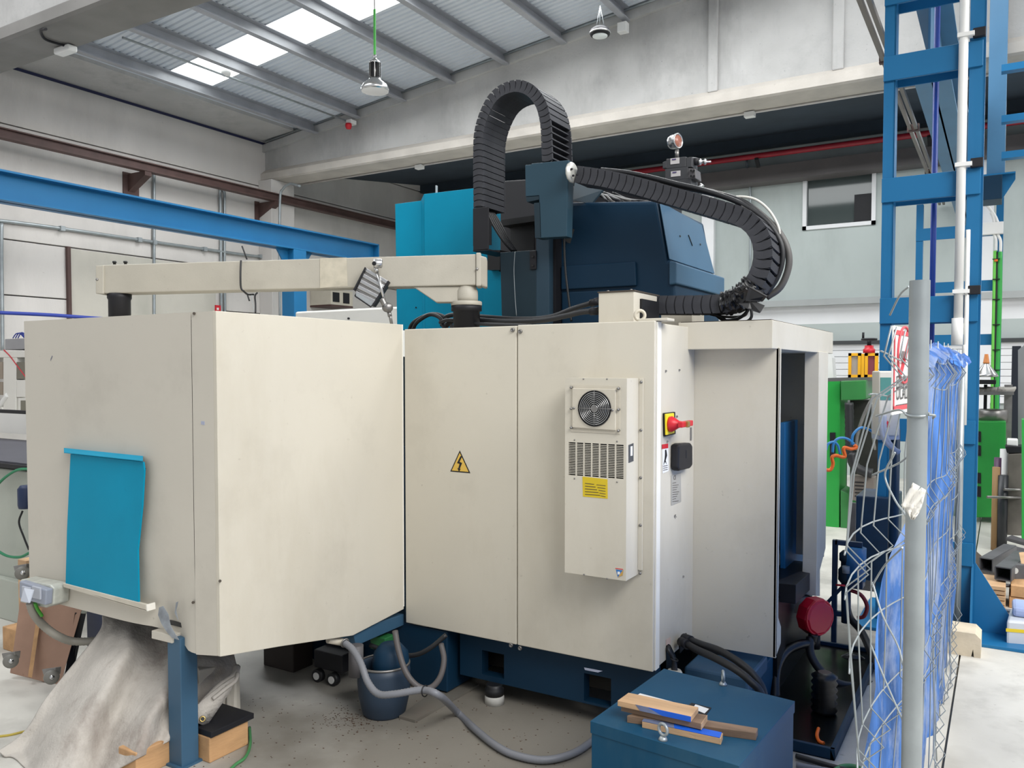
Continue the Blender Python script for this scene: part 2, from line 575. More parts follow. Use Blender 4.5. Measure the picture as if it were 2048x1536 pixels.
bm2 = beam('concrete_beam', 9.5, 10.0, WX + 0.0, 9, 4.77, 'long grey concrete roof beam crossing behind the machine and blue tower', [W(1427, 120, 'Y', 9.6).x, W(1677, 100, 'Y', 9.6).x, W(1990, 60, 'Y', 9.6).x + .4])
obj('conduit', MB().cyl((WX + 0.1, 9.52, 5.40), (8, 9.52, 5.40 + ROOFS * 18), 0.018, n=8), galv, bm2)
obj('soffit_conduit', MB().cyl((WX + 0.1, 9.96, 4.755), (8.5, 9.96, 4.755), 0.014, n=8), wallc, bm2)
for px in (840, 1500):
    p = W(px, 300, 'Z', 4.75)
    x = W(px, 255, 'Y', 9.96).x
    obj('junction_box', MB().box(x - 0.06, x + 0.06, 9.9, 9.99, 4.7, 4.76), whitep, bm2, bev=0.004)
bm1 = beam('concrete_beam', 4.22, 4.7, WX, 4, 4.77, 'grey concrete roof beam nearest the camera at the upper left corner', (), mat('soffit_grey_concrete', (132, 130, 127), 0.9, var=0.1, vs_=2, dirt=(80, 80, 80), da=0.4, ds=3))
# gutter slab between the wall and the first purlin
gx = W(625, 277, 'Y', 9.5).x
S('trim_2', MB().prism([(WX, 4.7, 5.42), (-9.75, 4.7, 5.48), (-9.75, 4.7, 5.60), (WX, 4.7, 5.55)], (0, 4.8, 0)), concrete)

# roof: corrugated sheets, purlins, skylights
ce = S('ceiling', MB().prism([(WX, 4.4, ROOF0 + 0.05 + ROOFS * (WX + 10.07)), (9, 4.4, ROOF0 + 0.05 + ROOFS * 19.07), (9, 4.4, ROOF0 + 0.12 + ROOFS * 19.07), (WX, 4.4, ROOF0 + 0.12 + ROOFS * (WX + 10.07))], (0, 5.4, 0)), roofm)


def rz(x, d=0.0):
    return ROOF0 + ROOFS * (x + 10.07) + d


sy0 = W(325, 149, 'R', 0).y
sy1 = W(407, 179, 'R', 0).y
print('SKY', sy0, sy1, W(367, 121, 'R', 0), W(581, 24, 'R', 0), W(660, 50, 'R', 0))
purl_x = [W(px, py, 'Y', 9.5).x for px, py in ((628, 277), (717, 244), (800, 211), (905, 174), (1010, 134), (1122, 93), (1250, 47))]
print('PURL', purl_x)
stp = (purl_x[-1] - purl_x[0]) / 6
px_all = [purl_x[0] + stp * k for k in range(15)]


def sheet(x0, x1, y0, y1, m, name, pitch=0.085, dep=0.018):
    mb = MB()
    n = int((y1 - y0) / pitch)
    prof = []
    for k in range(n):
        y = y0 + k * (y1 - y0) / n
        w_ = (y1 - y0) / n
        prof += [(y, 0), (y + w_ * 0.55, 0), (y + w_ * 0.65, dep), (y + w_ * 0.9, dep)]
    prof.append((y1, 0))
    A = [mb.bm.verts.new((x0, y, rz(x0, d))) for y, d in prof]
    B = [mb.bm.verts.new((x1, y, rz(x1, d))) for y, d in prof]
    for i in range(len(A) - 1):
        mb.bm.faces.new((A[i], A[i + 1], B[i + 1], B[i]))
    return obj(name, mb, m, ce, recalc=False)


skym = bpy.data.materials.new('skylight_daylight')
skym.use_nodes = True
sb = skym.node_tree.nodes['Principled BSDF']
sb.inputs['Base Color'].default_value = (0.9, 0.95, 0.93, 1)
sb.inputs['Emission Color'].default_value = (0.97, 1.0, 0.98, 1)
sb.inputs['Emission Strength'].default_value = 2.6
for i in range(len(px_all) - 1):
    x0, x1 = px_all[i], px_all[i + 1]
    if x1 > 9:
        break
    sky = 0 <= i <= 12
    if sky:
        sheet(x0, x1, 4.4, sy0, roofm, 'roof_sheet')
        sheet(x0, x1, sy1, 9.8, roofm, 'roof_sheet')
        sheet(x0, x1, sy0, sy1, skym, 'skylight_panel', 0.25, 0.01)
for x in px_all:
    if x > 8.5:
        break
    mb = MB()
    z = rz(x)
    # C profile purlin
    mb.prism([(x - 0.035, 4.7, z - 0.15), (x + 0.05, 4.7, z - 0.15), (x + 0.05, 4.7, z - 0.135), (x - 0.02, 4.7, z - 0.135), (x - 0.02, 4.7, z - 0.01), (x + 0.05, 4.7, z - 0.005), (x + 0.05, 4.7, z + 0.004), (x - 0.035, 4.7, z)], (0, 4.85, 0))
    obj('purlin', mb, purlm, ce)
# far bay roof, its missing light put into the dark colour
S('trim_3', MB().prism([(WX, 10.0, 5.0), (WX, 14, 5.55), (WX, 14, 5.7), (WX, 10.0, 6.2)], (19.5, 0, 0)), shaded_roof)
for x in (-9.0, -6.2, -3.4, -0.6, 2.2):
    pass

# ---------------------------------------------------------------- rails, crane beam, conduits on the left wall
rx = WX + 0.35
rzv = W(0, 273, 'X', rx).z
rail = thing('wall_rail', 'dark rusty brown steel rail on brackets along the left wall', 'rail', (rx, 6, rzv))
mb = MB()
mb.box(rx - 0.06, rx + 0.06, 0, 13.6, rzv - 0.02, rzv)
mb.box(rx - 0.012, rx + 0.012, 0, 13.6, rzv, rzv + 0.09)
mb.box(rx - 0.05, rx + 0.05, 0, 13.6, rzv + 0.09, rzv + 0.105)
obj('rail', mb, rust, rail)
for px in (292, 550):
    y = W(px, 350, 'X', rx).y
    mb = MB().box(WX, WX + 0.02, y - 0.12, y + 0.12, rzv - 0.3, rzv)
    mb.prism([(WX, y - 0.05, rzv - 0.27), (rx + 0.05, y - 0.05, rzv - 0.08), (rx + 0.05, y - 0.05, rzv - 0.02), (WX, y - 0.05, rzv - 0.02)], (0, 0.1, 0))
    obj('bracket', mb, rust, rail)
bx = -8.6
bz1 = W(0, 343, 'X', bx).z
bz0 = W(0, 403, 'X', bx).z
be = W(745, 490, 'X', bx).y
print('BEAM', bz0, bz1, be)
cb = thing('crane_beam', 'long bright blue steel crane beam in front of the left wall', 'beam', (bx, 6, bz0))
mb = MB().box(bx - 0.015, bx + 0.015, -1, be, bz0, bz1)
obj('web', mb, blue, cb)
for z, nm in ((bz0, 'bottom_flange'), (bz1 - 0.02, 'top_flange')):
    obj(nm, MB().box(bx - 0.12, bx + 0.12, -1, be + 0.01, z, z + 0.02), blue, cb)
obj('end_plate', MB().box(bx - 0.12, bx + 0.12, be, be + 0.02, bz0, bz1), blue, cb)
p = W(588, 510, 'X', bx)
pw = 0.12
obj('post', MB().box(bx - 0.12, bx + 0.12, p.y - pw, p.y + pw, 0, bz0), blue, cb, bev=0.006)
for s_ in (-1, 1):
    obj('gusset', MB().prism([(bx - 0.01, p.y + s_ * pw, bz0), (bx - 0.01, p.y + s_ * (pw + 0.22), bz0), (bx - 0.01, p.y + s_ * pw, bz0 - 0.3)], (0.02, 0, 0)), blue, cb)


def conduit(pts, label, r=0.022, m=galv, name='wall_conduit', clips=True):
    q = [W(a, b, 'X', WX + 0.04) for a, b in pts]
    t = thing(name, label, 'conduit', q[0])
    obj('tube', MB().tube(q, r, res=len(pts) * 8), m, t)
    if clips:
        P = resample(spline(q, 40), 1.1)
        for c in P[1:-1]:
            obj('clip', MB().box(WX, WX + 0.075, c.y - 0.03, c.y + 0.03, c.z - 0.03, c.z + 0.03), galv, t)
    return t


conduit([(308, 330), (308, 420), (308, 520), (308, 640)], 'vertical grey conduit in the middle of the left wall')
conduit([(440, 378), (441, 450), (442, 540), (443, 640)], 'left one of two close vertical conduits near the exit sign')
conduit([(436, 372), (447, 382), (449, 400), (449, 520), (450, 640)], 'right one of two close vertical conduits near the exit sign', clips=False)
conduit([(3, 446), (3, 520), (4, 600), (5, 700)], 'vertical grey conduit at the far left edge of the wall')
conduit([(-60, 440), (5, 442), (130, 458), (260, 477), (400, 497), (530, 514), (555, 505), (561, 480), (562, 400), (562, 310), (566, 301)], 'long horizontal grey conduit curving up beside the corner column')
# curved conduit round the column
q = [W(x, y, 'Y', 9.43) for x, y in ((560, 640), (559, 520), (560, 400), (566, 378), (580, 368), (600, 372))]
obj('wall_conduit', MB().tube(q, 0.02), galv, None, 'grey conduit bending over the corner column under the concrete beam', 'conduit')
obj('hose_hook', MB().torus((WX + 0.06, W(528, 400, 'X', WX).y, W(528, 404, 'X', WX).z), (1, 0.2, 0), 0.08, 0.012), blackm, None, 'small dark ring hook on the wall below the brown rail', 'hook')
# fire extinguisher sign: red, on the infill panel's right side
a = W(432, 610, 'X', WX + 0.06)
b_ = W(443, 623, 'X', WX + 0.06)
sg = thing('fire_sign', 'small red and white fire equipment sign on the left wall', 'sign', (WX + 0.05, a.y, b_.z))
obj('plate', MB().box(WX, WX + 0.05, a.y, b_.y, b_.z, a.z), red, sg)
obj('symbol', MB().box(WX + 0.05, WX + 0.053, a.y + 0.02, a.y + 0.06, b_.z + 0.02, a.z - 0.04), whitep, sg)
# air conditioner outdoor unit on the wall behind the lamp
a = W(662, 578, 'X', WX + 0.5)
b_ = W(706, 613, 'X', WX + 0.5)
ac2 = thing('wall_air_unit', 'pale outdoor air unit on the left wall behind the work lamp', 'air conditioner', (WX + 0.25, a.y, b_.z))
obj('casing', MB().box(WX, WX + 0.5, a.y, b_.y, b_.z, a.z), cream_d, ac2, bev=0.01)
obj('fan_opening', MB().box(WX + 0.49, WX + 0.51, a.y + 0.3, b_.y - 0.1, b_.z + 0.04, a.z - 0.04), blackm, ac2)
obj('vent', MB().box(WX + 0.49, WX + 0.51, a.y + 0.04, a.y + 0.2, b_.z + 0.05, a.z - 0.05), blackm, ac2)
obj('bracket', MB().box(WX, WX + 0.5, a.y, b_.y, b_.z - 0.03, b_.z), rust, ac2)
# white machine roof behind the enclosure
q0 = W(597, 622, 'D', 9.0)
mwm = thing('white_machine', 'white machine housing behind the cream enclosure, only its top in view', 'machine', (-6.0, 6.9, 0))
zt = W(640, 621, 'Y', 7.0).z
xl = W(590, 621, 'Y', 7.0).x
xr = W(800, 621, 'Y', 7.0).x
obj('housing', MB().box(xl, xr, 7.0, 8.2, 0, zt), white, mwm, bev=0.02)
obj('door', MB().box(xl + 0.1, xr - 0.9, 6.97, 7.0, 0.2, zt - 0.35), white, mwm, bev=0.008)
obj('bolt', MB().cyl((W(698, 637, 'Y', 7).x, 7.0, W(698, 637, 'Y', 7).z), (W(698, 637, 'Y', 7).x, 6.985, W(698, 637, 'Y', 7).z), 0.012), blackm, mwm)
# taut blue line on the wall
obj('blue_line', MB().tube([W(-10, 625, 'D', 8), W(100, 630, 'D', 8.2), W(200, 637, 'D', 8.4), W(330, 645, 'D', 8.6)], 0.018), mat('blue_cable', (40, 60, 150), 0.5), None,
    'blue air line strung across at the left above the cream enclosure', 'hose')

# roof conduit and alarm items
q = [W(x, y, 'R', -0.12) for x, y in ((127, 105), (250, 65), (400, 8), (440, -10))]
q = [W(x, y, 'Y', 4.72) for x, y in ((80, 60), (87, 80), (118, 95), (150, 100))]
obj('beam_conduit', MB().tube([W(92, 58, 'Y', 4.2), W(82, 62, 'Z', 4.76), W(90, 78, 'Z', 4.75), W(118, 88, 'Z', 4.75), W(150, 96, 'Z', 4.75)], 0.012), blackm, None,
    'dark cable looping under the near concrete beam at upper left', 'cable')
c = W(131, 103, 'Z', 4.72)
obj('emergency_light', MB().box(c.x - 0.12, c.x + 0.12, c.y - 0.05, c.y + 0.05, c.z - 0.02, c.z + 0.04), whitep, None, 'small white light fitting under the near concrete beam', 'light', bev=0.015)
c = W(697, 247, 'Y', 9.42)
t = thing('fire_alarm', 'small red alarm beacon on the concrete beam edge by the roof', 'alarm', c)
obj('base', MB().box(c.x - 0.05, c.x + 0.05, c.y, c.y + 0.12, c.z + 0.0, c.z + 0.06), whitep, t)
obj('beacon', MB().lathe(c, [(0.045, 0), (0.05, -0.04), (0.035, -0.08), (0.0, -0.085)]), red, t)
c = W(1243, 53, 'Y', 9.42)
obj('junction_box', MB().box(c.x - 0.06, c.x + 0.06, c.y, c.y + 0.1, c.z - 0.06, c.z + 0.06), whitep, None, 'small white junction box where the beam meets the roof', 'box', bev=0.008)
c = W(452, 153, 'R', -0.18)
obj('smoke_detector', MB().lathe(c, [(0.0, 0), (0.05, 0.01), (0.06, 0.04), (0.06, 0.06)]), whitep, None, 'small white detector under the roof purlin beside the skylight', 'detector')
# surface conduit along third purlin
obj('roof_conduit', MB().cyl(W(245, 75, 'R', -0.17), W(697, 243, 'R', -0.17), 0.014, n=8), galv, None, 'thin grey conduit along a purlin to the red alarm', 'conduit')

# high bay lamps
def highbay(px, py, d, label):
    c = W(px, py, 'D', d)
    t = thing('high_bay_lamp', label, 'lamp', c)
    return c, t


c, t = highbay(750, 186, 6.6, 'silver finned high bay lamp with wide reflector hanging on a green strap')
s_ = 6.6 / F
obj('reflector', MB().lathe(c, [(27 * s_, 3 * s_), (28 * s_, 8 * s_), (24 * s_, 16 * s_), (12 * s_, 26 * s_), (11 * s_, 30 * s_)], n=32), chrome, t)
obj('lens', MB().lathe(c, [(0.0, 5 * s_), (26 * s_, 5 * s_), (26 * s_, 6 * s_), (0, 6 * s_)], n=32), mat('frosted_lens', (225, 228, 230), 0.3), t)
obj('heat_sink', MB().cyl(c + Vector((0, 0, 28 * s_)), c + Vector((0, 0, 58 * s_)), 7 * s_), steel, t)
for k in range(14):
    a = k * math.pi / 7
    dv = Vector((math.cos(a), math.sin(a), 0))
    obj('fin', MB().obox(c + dv * 9 * s_ + Vector((0, 0, 44 * s_)), dv * 2.6 * s_, dv.cross(Vector((0, 0, 1))) * 0.6 * s_, (0, 0, 15 * s_)), blackm if k % 2 else chrome, t)
obj('cap', MB().lathe(c, [(11 * s_, 58 * s_), (11 * s_, 61 * s_), (5 * s_, 66 * s_), (2 * s_, 70 * s_)]), chrome, t)
obj('hook', MB().torus(c + Vector((0, 0, 72 * s_)), (0.3, 1, 0), 3.5 * s_, 1.1 * s_), chrome, t)
zr = rz(c.x, -0.1)
obj('strap', MB().box(c.x - 0.010, c.x + 0.010, c.y - 0.003, c.y + 0.003, c.z + 75 * s_, c.z + 165 * s_), mat('green_strap', (96, 200, 96), 0.6), t)
obj('cable', MB().cyl(c + Vector((0, 0, 165 * s_)), Vector((c.x, c.y, zr)), 0.004, n=6), blackm, t)
c, t = highbay(1200, 72, 8.2, 'flat round high bay lamp with dark rim hanging near the beam')
s_ = 8.2 / F
obj('body', MB().lathe(c, [(14 * s_, 0), (19 * s_, 1 * s_), (21 * s_, 6 * s_), (19 * s_, 12 * s_), (12 * s_, 17 * s_), (5 * s_, 19 * s_)], n=32), blackm, t)
obj('rim', MB().torus(c + Vector((0, 0, 6 * s_)), (0, 0, 1), 20 * s_, 1.6 * s_, 32), chrome, t)
obj('lens', MB().lathe(c, [(0, -1.2 * s_), (15 * s_, -1 * s_), (15 * s_, 0.5 * s_), (0, 0.5 * s_)], n=32), mat('white_lens', (235, 240, 240), 0.4), t)
for k in range(3):
    a = k * 2.1
    obj('wire', MB().cyl(c + Vector((math.cos(a) * 9 * s_, math.sin(a) * 9 * s_, 16 * s_)), c + Vector((0, 0, 60 * s_)), 0.003, n=6), galv, t)
obj('wire', MB().cyl(c + Vector((0, 0, 60 * s_)), (c.x, c.y, rz(c.x, -0.05)), 0.004, n=6), galv, t)

# ================================================================ MACHINE
YA, XA = 2.216, -2.713
ZT, ZB = 1.933, 0.576
seamd = mat('seam_shadow_gap', (70, 62, 54), 0.8)
edgel = mat('pale_edge_paint', (238, 235, 226), 0.4)  # near-white strips on the hem, tray end and cabinet fold

# ---- left enclosure
el = W(48, 645, 'Y', YA).x
sm = W(384, 700, 'Y', YA).x
enc = thing('machine_enclosure', 'large cream splash guard enclosure with a teal plate on its left face', 'machine', ((el + XA) / 2, 2.8, ZB))
mb = MB()
# front sheet with the dented lower right corner
rows = []
NU, NV = 40, 30
for j in range(NV + 1):
    v = j / NV
    row = []
    for i in range(NU + 1):
        u = i / NU
        x = el + (sm - 0.004 - el) * u
        px_u = 62 + u * 322
        zb = ZB
        if u > 0.76:
            k = (u - 0.76) / 0.24
            zb = ZB - 0.062 * min(1, k * 1.25) ** 1.3
        z = zb + (ZT - zb) * v ** 1.0
        dd = math.hypot((u - 0.86) / 0.13, (v - 0.03) / 0.14)
        y = YA + 0.035 * math.exp(-dd * dd) - 0.012 * math.exp(-((u - 0.97) / 0.05) ** 2 - ((v - 0.02) / 0.08) ** 2)
        row.append((x, y, z))
    rows.append(row)
mb.grid(rows)
obj('front_sheet', mb, greyp, enc)
# right hand flange strip of the front face
fl_pts = [(384, 1287), (436, 1310), (434, 622), (383, 624)]
f3 = [(sm - 0.001, YA, 0.512), (XA - 0.0195, YA, 0.53), (XA - 0.0195, YA, ZT), (sm - 0.001, YA, ZT)]
obj('corner_strip', MB().prism(f3, (0, 0.02, 0)), greyp, enc)
# side sheet facing the cabinet, lower edge runs down to the rear
Y2 = 3.405
side = [(XA, YA, 0.53), (XA, W(560, 1293, 'X', XA).y, W(560, 1293, 'X', XA).z), (XA, W(706, 1271, 'X', XA).y, W(706, 1271, 'X', XA).z), (XA, Y2, 0.425), (XA, Y2, ZT), (XA, YA, ZT)]
obj('side_sheet', MB().prism(side, (-0.02, 0, 0)), cream, enc, bev=0.002)
obj('top_sheet', MB().box(el, XA - 0.02, YA + 0.01, 3.35, ZT - 0.03, ZT), cream_d, enc)
obj('bottom_sheet', MB().box(el + 0.02, XA - 0.03, YA + 0.03, 3.3, ZB + 0.02, ZB + 0.04), vblack, enc)
obj('rear_sheet', MB().box(el, XA - 0.02, 3.33, 3.35, ZB, ZT), greyp, enc)
obj('left_sheet', MB().box(el, el + 0.015, YA + 0.01, 3.34, ZB, ZT), greyp, enc)
obj('seam', MB().box(sm - 0.005, sm + 0.004, YA + 0.004, YA + 0.012, 0.52, ZT - 0.01), seamd, enc)
obj('rear_hem', MB().box(XA - 0.005, XA + 0.003, Y2 - 0.006, Y2, 0.44, ZT), edgel, enc)
# teal plate in its tray
def fy(px, py, off=0.0):
    return W(px, py, 'Y', YA - off)


tp = [fy(x, y, .035) for x, y in ((141, 908), (286, 924), (288, 940), (284, 1010), (275, 1100), (277, 1206), (131, 1170), (134, 1060))]
pl = obj('teal_plate', MB().prism(tp, (0, 0.008, 0)), teal, enc, label='teal blue sheet plate')
hd = [fy(124, 904, .06), fy(141, 905, .06), fy(286, 921, .055), fy(284, 924, .035), fy(141, 909, .03)]
obj('plate_lip', MB().prism([fy(128, 906, .05), fy(286, 923, .05), Vector((fy(286, 923).x, YA, fy(286, 923, .05).z + 0.012)), Vector((fy(128, 906).x, YA, fy(128, 906, .05).z + 0.012))], (0, 0, 0.003)), teal, pl)
obj('opening', MB().prism([fy(284, 934), fy(292, 936), fy(286, 1010), fy(278, 1010)], (0, -0.004, 0)), blackm, enc)
a0, a1, a2, a3 = fy(125, 1166, .04), fy(292, 1209, .04), fy(293, 1222, .04), fy(127, 1174, .04)
tray = obj('tray', MB().prism([a0, a1, a2, a3], (0, 0.012, 0)), cream_d, enc, bev=0.002)
obj('tray_shelf', MB().prism([a3, a2, a2 + Vector((0, 0.042, 0)), a3 + Vector((0, 0.042, 0))], (0, 0, 0.004)), cream_d, tray)
obj('tray_end', MB().prism([a1, a2, a2 + Vector((0, 0.04, 0)), a1 + Vector((0, 0.04, 0))], (0.006, 0, 0)), edgel, tray)
# peeled paint flakes near the dent
for k, poly in enumerate(([(318, 1215), (326, 1212), (336, 1228), (341, 1252), (350, 1268), (358, 1280), (344, 1276), (332, 1262), (322, 1246), (316, 1230)],
                          [(352, 1205), (356, 1203), (352, 1222), (356, 1240), (349, 1226)])):
    obj('paint_chip', MB().prism([W(x, y, 'Y', YA - 0.014 + 0.0) for x, y in poly], (0, 0.002, 0)), mat('bare_primer_grey', (150, 156, 164), 0.45, metal=0.4, var=0.2, vs_=20), enc)
br = [fy(303, 1261, .01), fy(344, 1271, .01), fy(344, 1287, .01), fy(303, 1277, .01)]
obj('foot_bracket', MB().prism(br, (0, 0.10, 0)), greyp, enc, bev=0.002)
lgx = W(349, 1400, 'Y', YA).x
obj('leg', MB().box(lgx - 0.043, lgx + 0.043, YA + 0.0, YA + 0.086, 0.0, 0.56), nblue2, enc, bev=0.004, label='dark blue square leg')
obj('foot_plate', MB().box(lgx - 0.055, lgx + 0.055, YA - 0.015, YA + 0.1, 0.0, 0.01), nblue2, enc)
# blue channel below the side sheet towards the cabinet
ch = [W(706, 1262, 'X', XA - 0.02), W(808, 1228, 'X', XA - 0.02), W(808, 1250, 'X', XA - 0.02), W(712, 1292, 'X', XA - 0.02)]
obj('blue_channel', MB().prism(ch, (-0.3, 0, 0)), nblue2, enc, bev=0.003)
obj('drain_pipe', MB().cyl(W(656, 1279, 'X', XA - 0.05), W(694, 1286, 'X', XA - 0.02), 0.018), cream_d, enc)
# small specks: screws, sticker remains
for px, py in ((388, 627), (440, 1162), (386, 1205)):
    obj('screw', MB().cyl(fy(px, py, 0.006), fy(px, py, -0.002), 0.006, n=10), seamd, enc)
obj('sticker', MB().prism([fy(402, 842, .001), fy(409, 843, .001), fy(409, 850, .001), fy(402, 849, .001)], (0, 0.002, 0)), mat('faded_sticker', (165, 170, 190), 0.5), enc)
obj('scratch', MB().prism([fy(101, 718, .001), fy(104, 711, .001), fy(105, 713, .001), fy(101, 722, .001)], (0, 0.002, 0)), mat('scratch_grey', (110, 112, 125), 0.5), enc)

# socket box on the lower left corner, with its cable sleeve
sk = thing('socket_box', 'grey double power socket box at the lower left corner of the enclosure', 'socket', fy(80, 1190))
SP = 0.10
def sv(px, py, o=0.0):
    return W(px, py, 'Y', YA - o)


bp_ = [sv(48, 1157, .06), sv(108, 1168, .06), sv(116, 1176, .06), sv(114, 1208, .06), sv(98, 1214, .06), sv(48, 1203, .06)]
obj('housing', MB().prism([v + Vector((0, -0.02, 0)) for v in bp_], (0, 0.08, 0)), mat('dusty_clear_plastic', (176, 178, 170), 0.35, var=0.15, vs_=20), sk, bev=0.008)
fp = [sv(38, 1162, .115), sv(92, 1180, .115), sv(90, 1211, .115), sv(38, 1197, .115)]
fr = obj('front_cover', MB().prism(fp, (0, 0.035, 0)), mat('blue_grey_plastic', (140, 146, 160), 0.4), sk, bev=0.006)
for px in (52, 72):
    obj('socket_flap', MB().prism([sv(px - 9, 1172, .122), sv(px + 8, 1176, .122), sv(px + 8, 1200, .122), sv(px - 9, 1196, .122)], (0, 0.01, 0)), mat('light_grey_plastic', (170, 174, 184), 0.45), fr, bev=0.003)
obj('open_flap', MB().prism([sv(48, 1176, .16), sv(66, 1180, .14), sv(58, 1206, .19), sv(41, 1202, .19)], (0, 0.006, 0)), mat('light_grey_plastic', (170, 174, 184), 0.45), fr)
obj('cable_sleeve', MB().tube([sv(60, 1206, .1), sv(68, 1228, .08), sv(88, 1252, .02), sv(116, 1272, -.03), sv(150, 1283, -.1), sv(212, 1280, -.2), sv(260, 1275, -.35)], 0.019, rib=0.008, ramp=0.05), mat('dusty_grey_sleeve', (150, 146, 136), 0.5), None,
    'dusty grey ribbed cable sleeve hanging from the socket box towards the tarpaulin', 'hose')
obj('green_wire', MB().tube([sv(70, 1206, .1), sv(75, 1218, .085), sv(84, 1232, .06)], 0.008), mat('green_wire', (70, 150, 50), 0.5), sk)

# ---- electrical cabinet
YC, XC0, XC1 = 3.41, XA + 0.008, -1.316
YB = 3.952
cabz0, cabz1 = 0.352, 1.908
cab = thing('electrical_cabinet', 'tall cream electrical cabinet with two doors and a high voltage warning triangle', 'cabinet', ((XC0 + XC1) / 2, (YC + YB) / 2, cabz0))
obj('body', MB().box(XC0, XC1, YC + 0.025, YB, cabz0 + 0.003, cabz1 - 0.004), cream, cab, bev=0.004)
XD = W(1034, 900, 'Y', YC).x
d1 = obj('door', MB().box(XC0, XD - 0.003, YC, YC + 0.022, cabz0, cabz1), cream, cab, bev=0.004)
d2 = obj('door', MB().box(XD + 0.003, XC1 - 0.0, YC, YC + 0.022, cabz0, cabz1 + 0.004), cream, cab, bev=0.004)
obj('edge_fold', MB().box(XC1 - 0.002, XC1 + 0.004, YC + 0.024, YC + 0.07, cabz0, cabz1), edgel, cab)


def cyv(px, py, o=0.0):
    return W(px, py, 'Y', YC - o)


for px, py, dd in ((1026, 660, d1), (1041, 663, d2), (1023, 1290, d1), (1041, 1296, d2)):
    c = cyv(px, py)
    obj('lock_bolt', MB().lathe(c, [(0.0105, 0), (0.0105, 0.008), (0.007, 0.011), (0.006, 0.006), (0.0, 0.006)], (0, -1, 0), 14), steel, dd)
obj('foot_block', MB().box(XC0 + 0.02, XC0 + 0.12, YC + 0.03, YC + 0.12, cabz0 - 0.03, cabz0), cream_d, cab, bev=0.004)
# warning triangle
tr = [cyv(919.5, 901, 0.001), cyv(940.5, 946.5, 0.001), cyv(900.5, 943, 0.001)]


def tri(o, k):
    c = (tr[0] + tr[1] + tr[2]) / 3
    return [c + (p - c) * k + Vector((0, -o, 0)) for p in tr]


sign = obj('warning_triangle', MB().prism(tri(0, 1), (0, 0.001, 0)), blackm, d1, label='yellow high voltage warning triangle with black bolt')
obj('triangle_face', MB().prism(tri(0.0006, 0.84), (0, 0.001, 0)), mat('warning_yellow', (214, 176, 78), 0.5), d1)
bl = [(921, 912), (914, 926), (919, 928), (916.5, 937), (914.5, 936), (918, 943.5), (921, 938), (919.5, 937.4), (924, 926), (919, 923.5), (924, 913)]
obj('bolt_symbol', MB().prism([cyv(x, y, 0.0026) for x, y in bl], (0, 0.001, 0)), blackm, d1)
# stain marks and label remains on doors
obj('label_remains', MB().prism([cyv(1168, 1335, .0006), cyv(1205, 1342, .0006), cyv(1196, 1345, .0006), cyv(1170, 1340, .0006)], (0, 0.001, 0)), mat('faded_sticker', (165, 170, 190), 0.5), d2)
# side face equipment (plane X = XC1)
def sx(px, py, o=0.0):
    return W(px, py, 'X', XC1 + o)


sw = obj('switch_plate', MB().prism([sx(1325, 826), sx(1346, 823.5), sx(1347, 868), sx(1326, 873)], (0.012, 0, 0)), blackm, cab, bev=0.003)
obj('switch_face', MB().prism([sx(1329, 828, .012), sx(1345, 826, .012), sx(1346, 866, .012), sx(1330, 870, .012)], (0.008, 0, 0)), yellow, sw, bev=0.002)
c = sx(1339, 848, 0.02)
kn = obj('rotary_handle', MB().lathe(c, [(0.034, 0), (0.036, 0.012), (0.026, 0.03), (0.016, 0.045), (0.014, 0.06)], (1, 0, 0), 20), red, cab, label='red rotary handle')
obj('handle_lever', MB().obox(c + Vector((0.06, 0.045, 0)), (0.011, 0, 0), (0, 0.075, 0), (0, 0, 0.013)), red, kn, bev=0.004)
obj('padlock_body', MB().obox(c + Vector((0.075, 0.03, 0.0)), (0.008, 0, 0), (0, 0.012, 0), (0, 0, 0.014)), mat('brass', (185, 160, 100), 0.35, metal=0.8), kn, bev=0.003)
obj('key', MB().obox(c + Vector((0.085, 0.045, -0.045)), (0.002, 0, 0), (0, 0.008, 0), (0, 0, 0.03)), steel, kn)
st = obj('danger_sticker', MB().prism([sx(1324, 889, .001), sx(1336, 887, .001), sx(1337, 942, .001), sx(1325, 947, .001)], (0.001, 0, 0)), whitep, cab)
obj('sticker_header', MB().prism([sx(1324, 889, .0022), sx(1336, 887, .0022), sx(1336, 896, .0022), sx(1324, 898, .0022)], (0.001, 0, 0)), red, st)
fig = [(1330, 900), (1332, 899), (1333, 903), (1334, 911), (1331, 921), (1333, 928), (1330, 923), (1327, 930), (1329, 919), (1330, 910)]
obj('sticker_figure', MB().prism([sx(x, y, .0024) for x, y in fig], (0.001, 0, 0)), blackm, st)
for k in range(3):
    obj('sticker_line', MB().prism([sx(1326, 932 + k * 4, .0024), sx(1335, 930 + k * 4, .0024), sx(1335, 931 + k * 4, .0024), sx(1326, 933 + k * 4, .0024)], (0.001, 0, 0)), seamd, st)
obj('outlet_cover', MB().prism([sx(1341, 889), sx(1346, 886), sx(1366, 885), sx(1370, 890), sx(1370, 930), sx(1365, 936), sx(1344, 941), sx(1340, 936)], (0.04, 0, 0)), blackm, cab, bev=0.01, label='black outlet cover box')
obj('cover_latch', MB().obox(sx(1369, 908, 0.03), (0.012, 0, 0), (0, 0.008, 0), (0, 0, 0.02)), blackm, cab, bev=0.002)
npz = obj('name_plate', MB().prism([sx(1342, 951, .001), sx(1361, 946, .001), sx(1362, 1003, .001), sx(1342, 1011, .001)], (0.0015, 0, 0)), mat('aluminium_plate', (178, 176, 170), 0.4, metal=0.3), cab, label='grey engraved name plate')
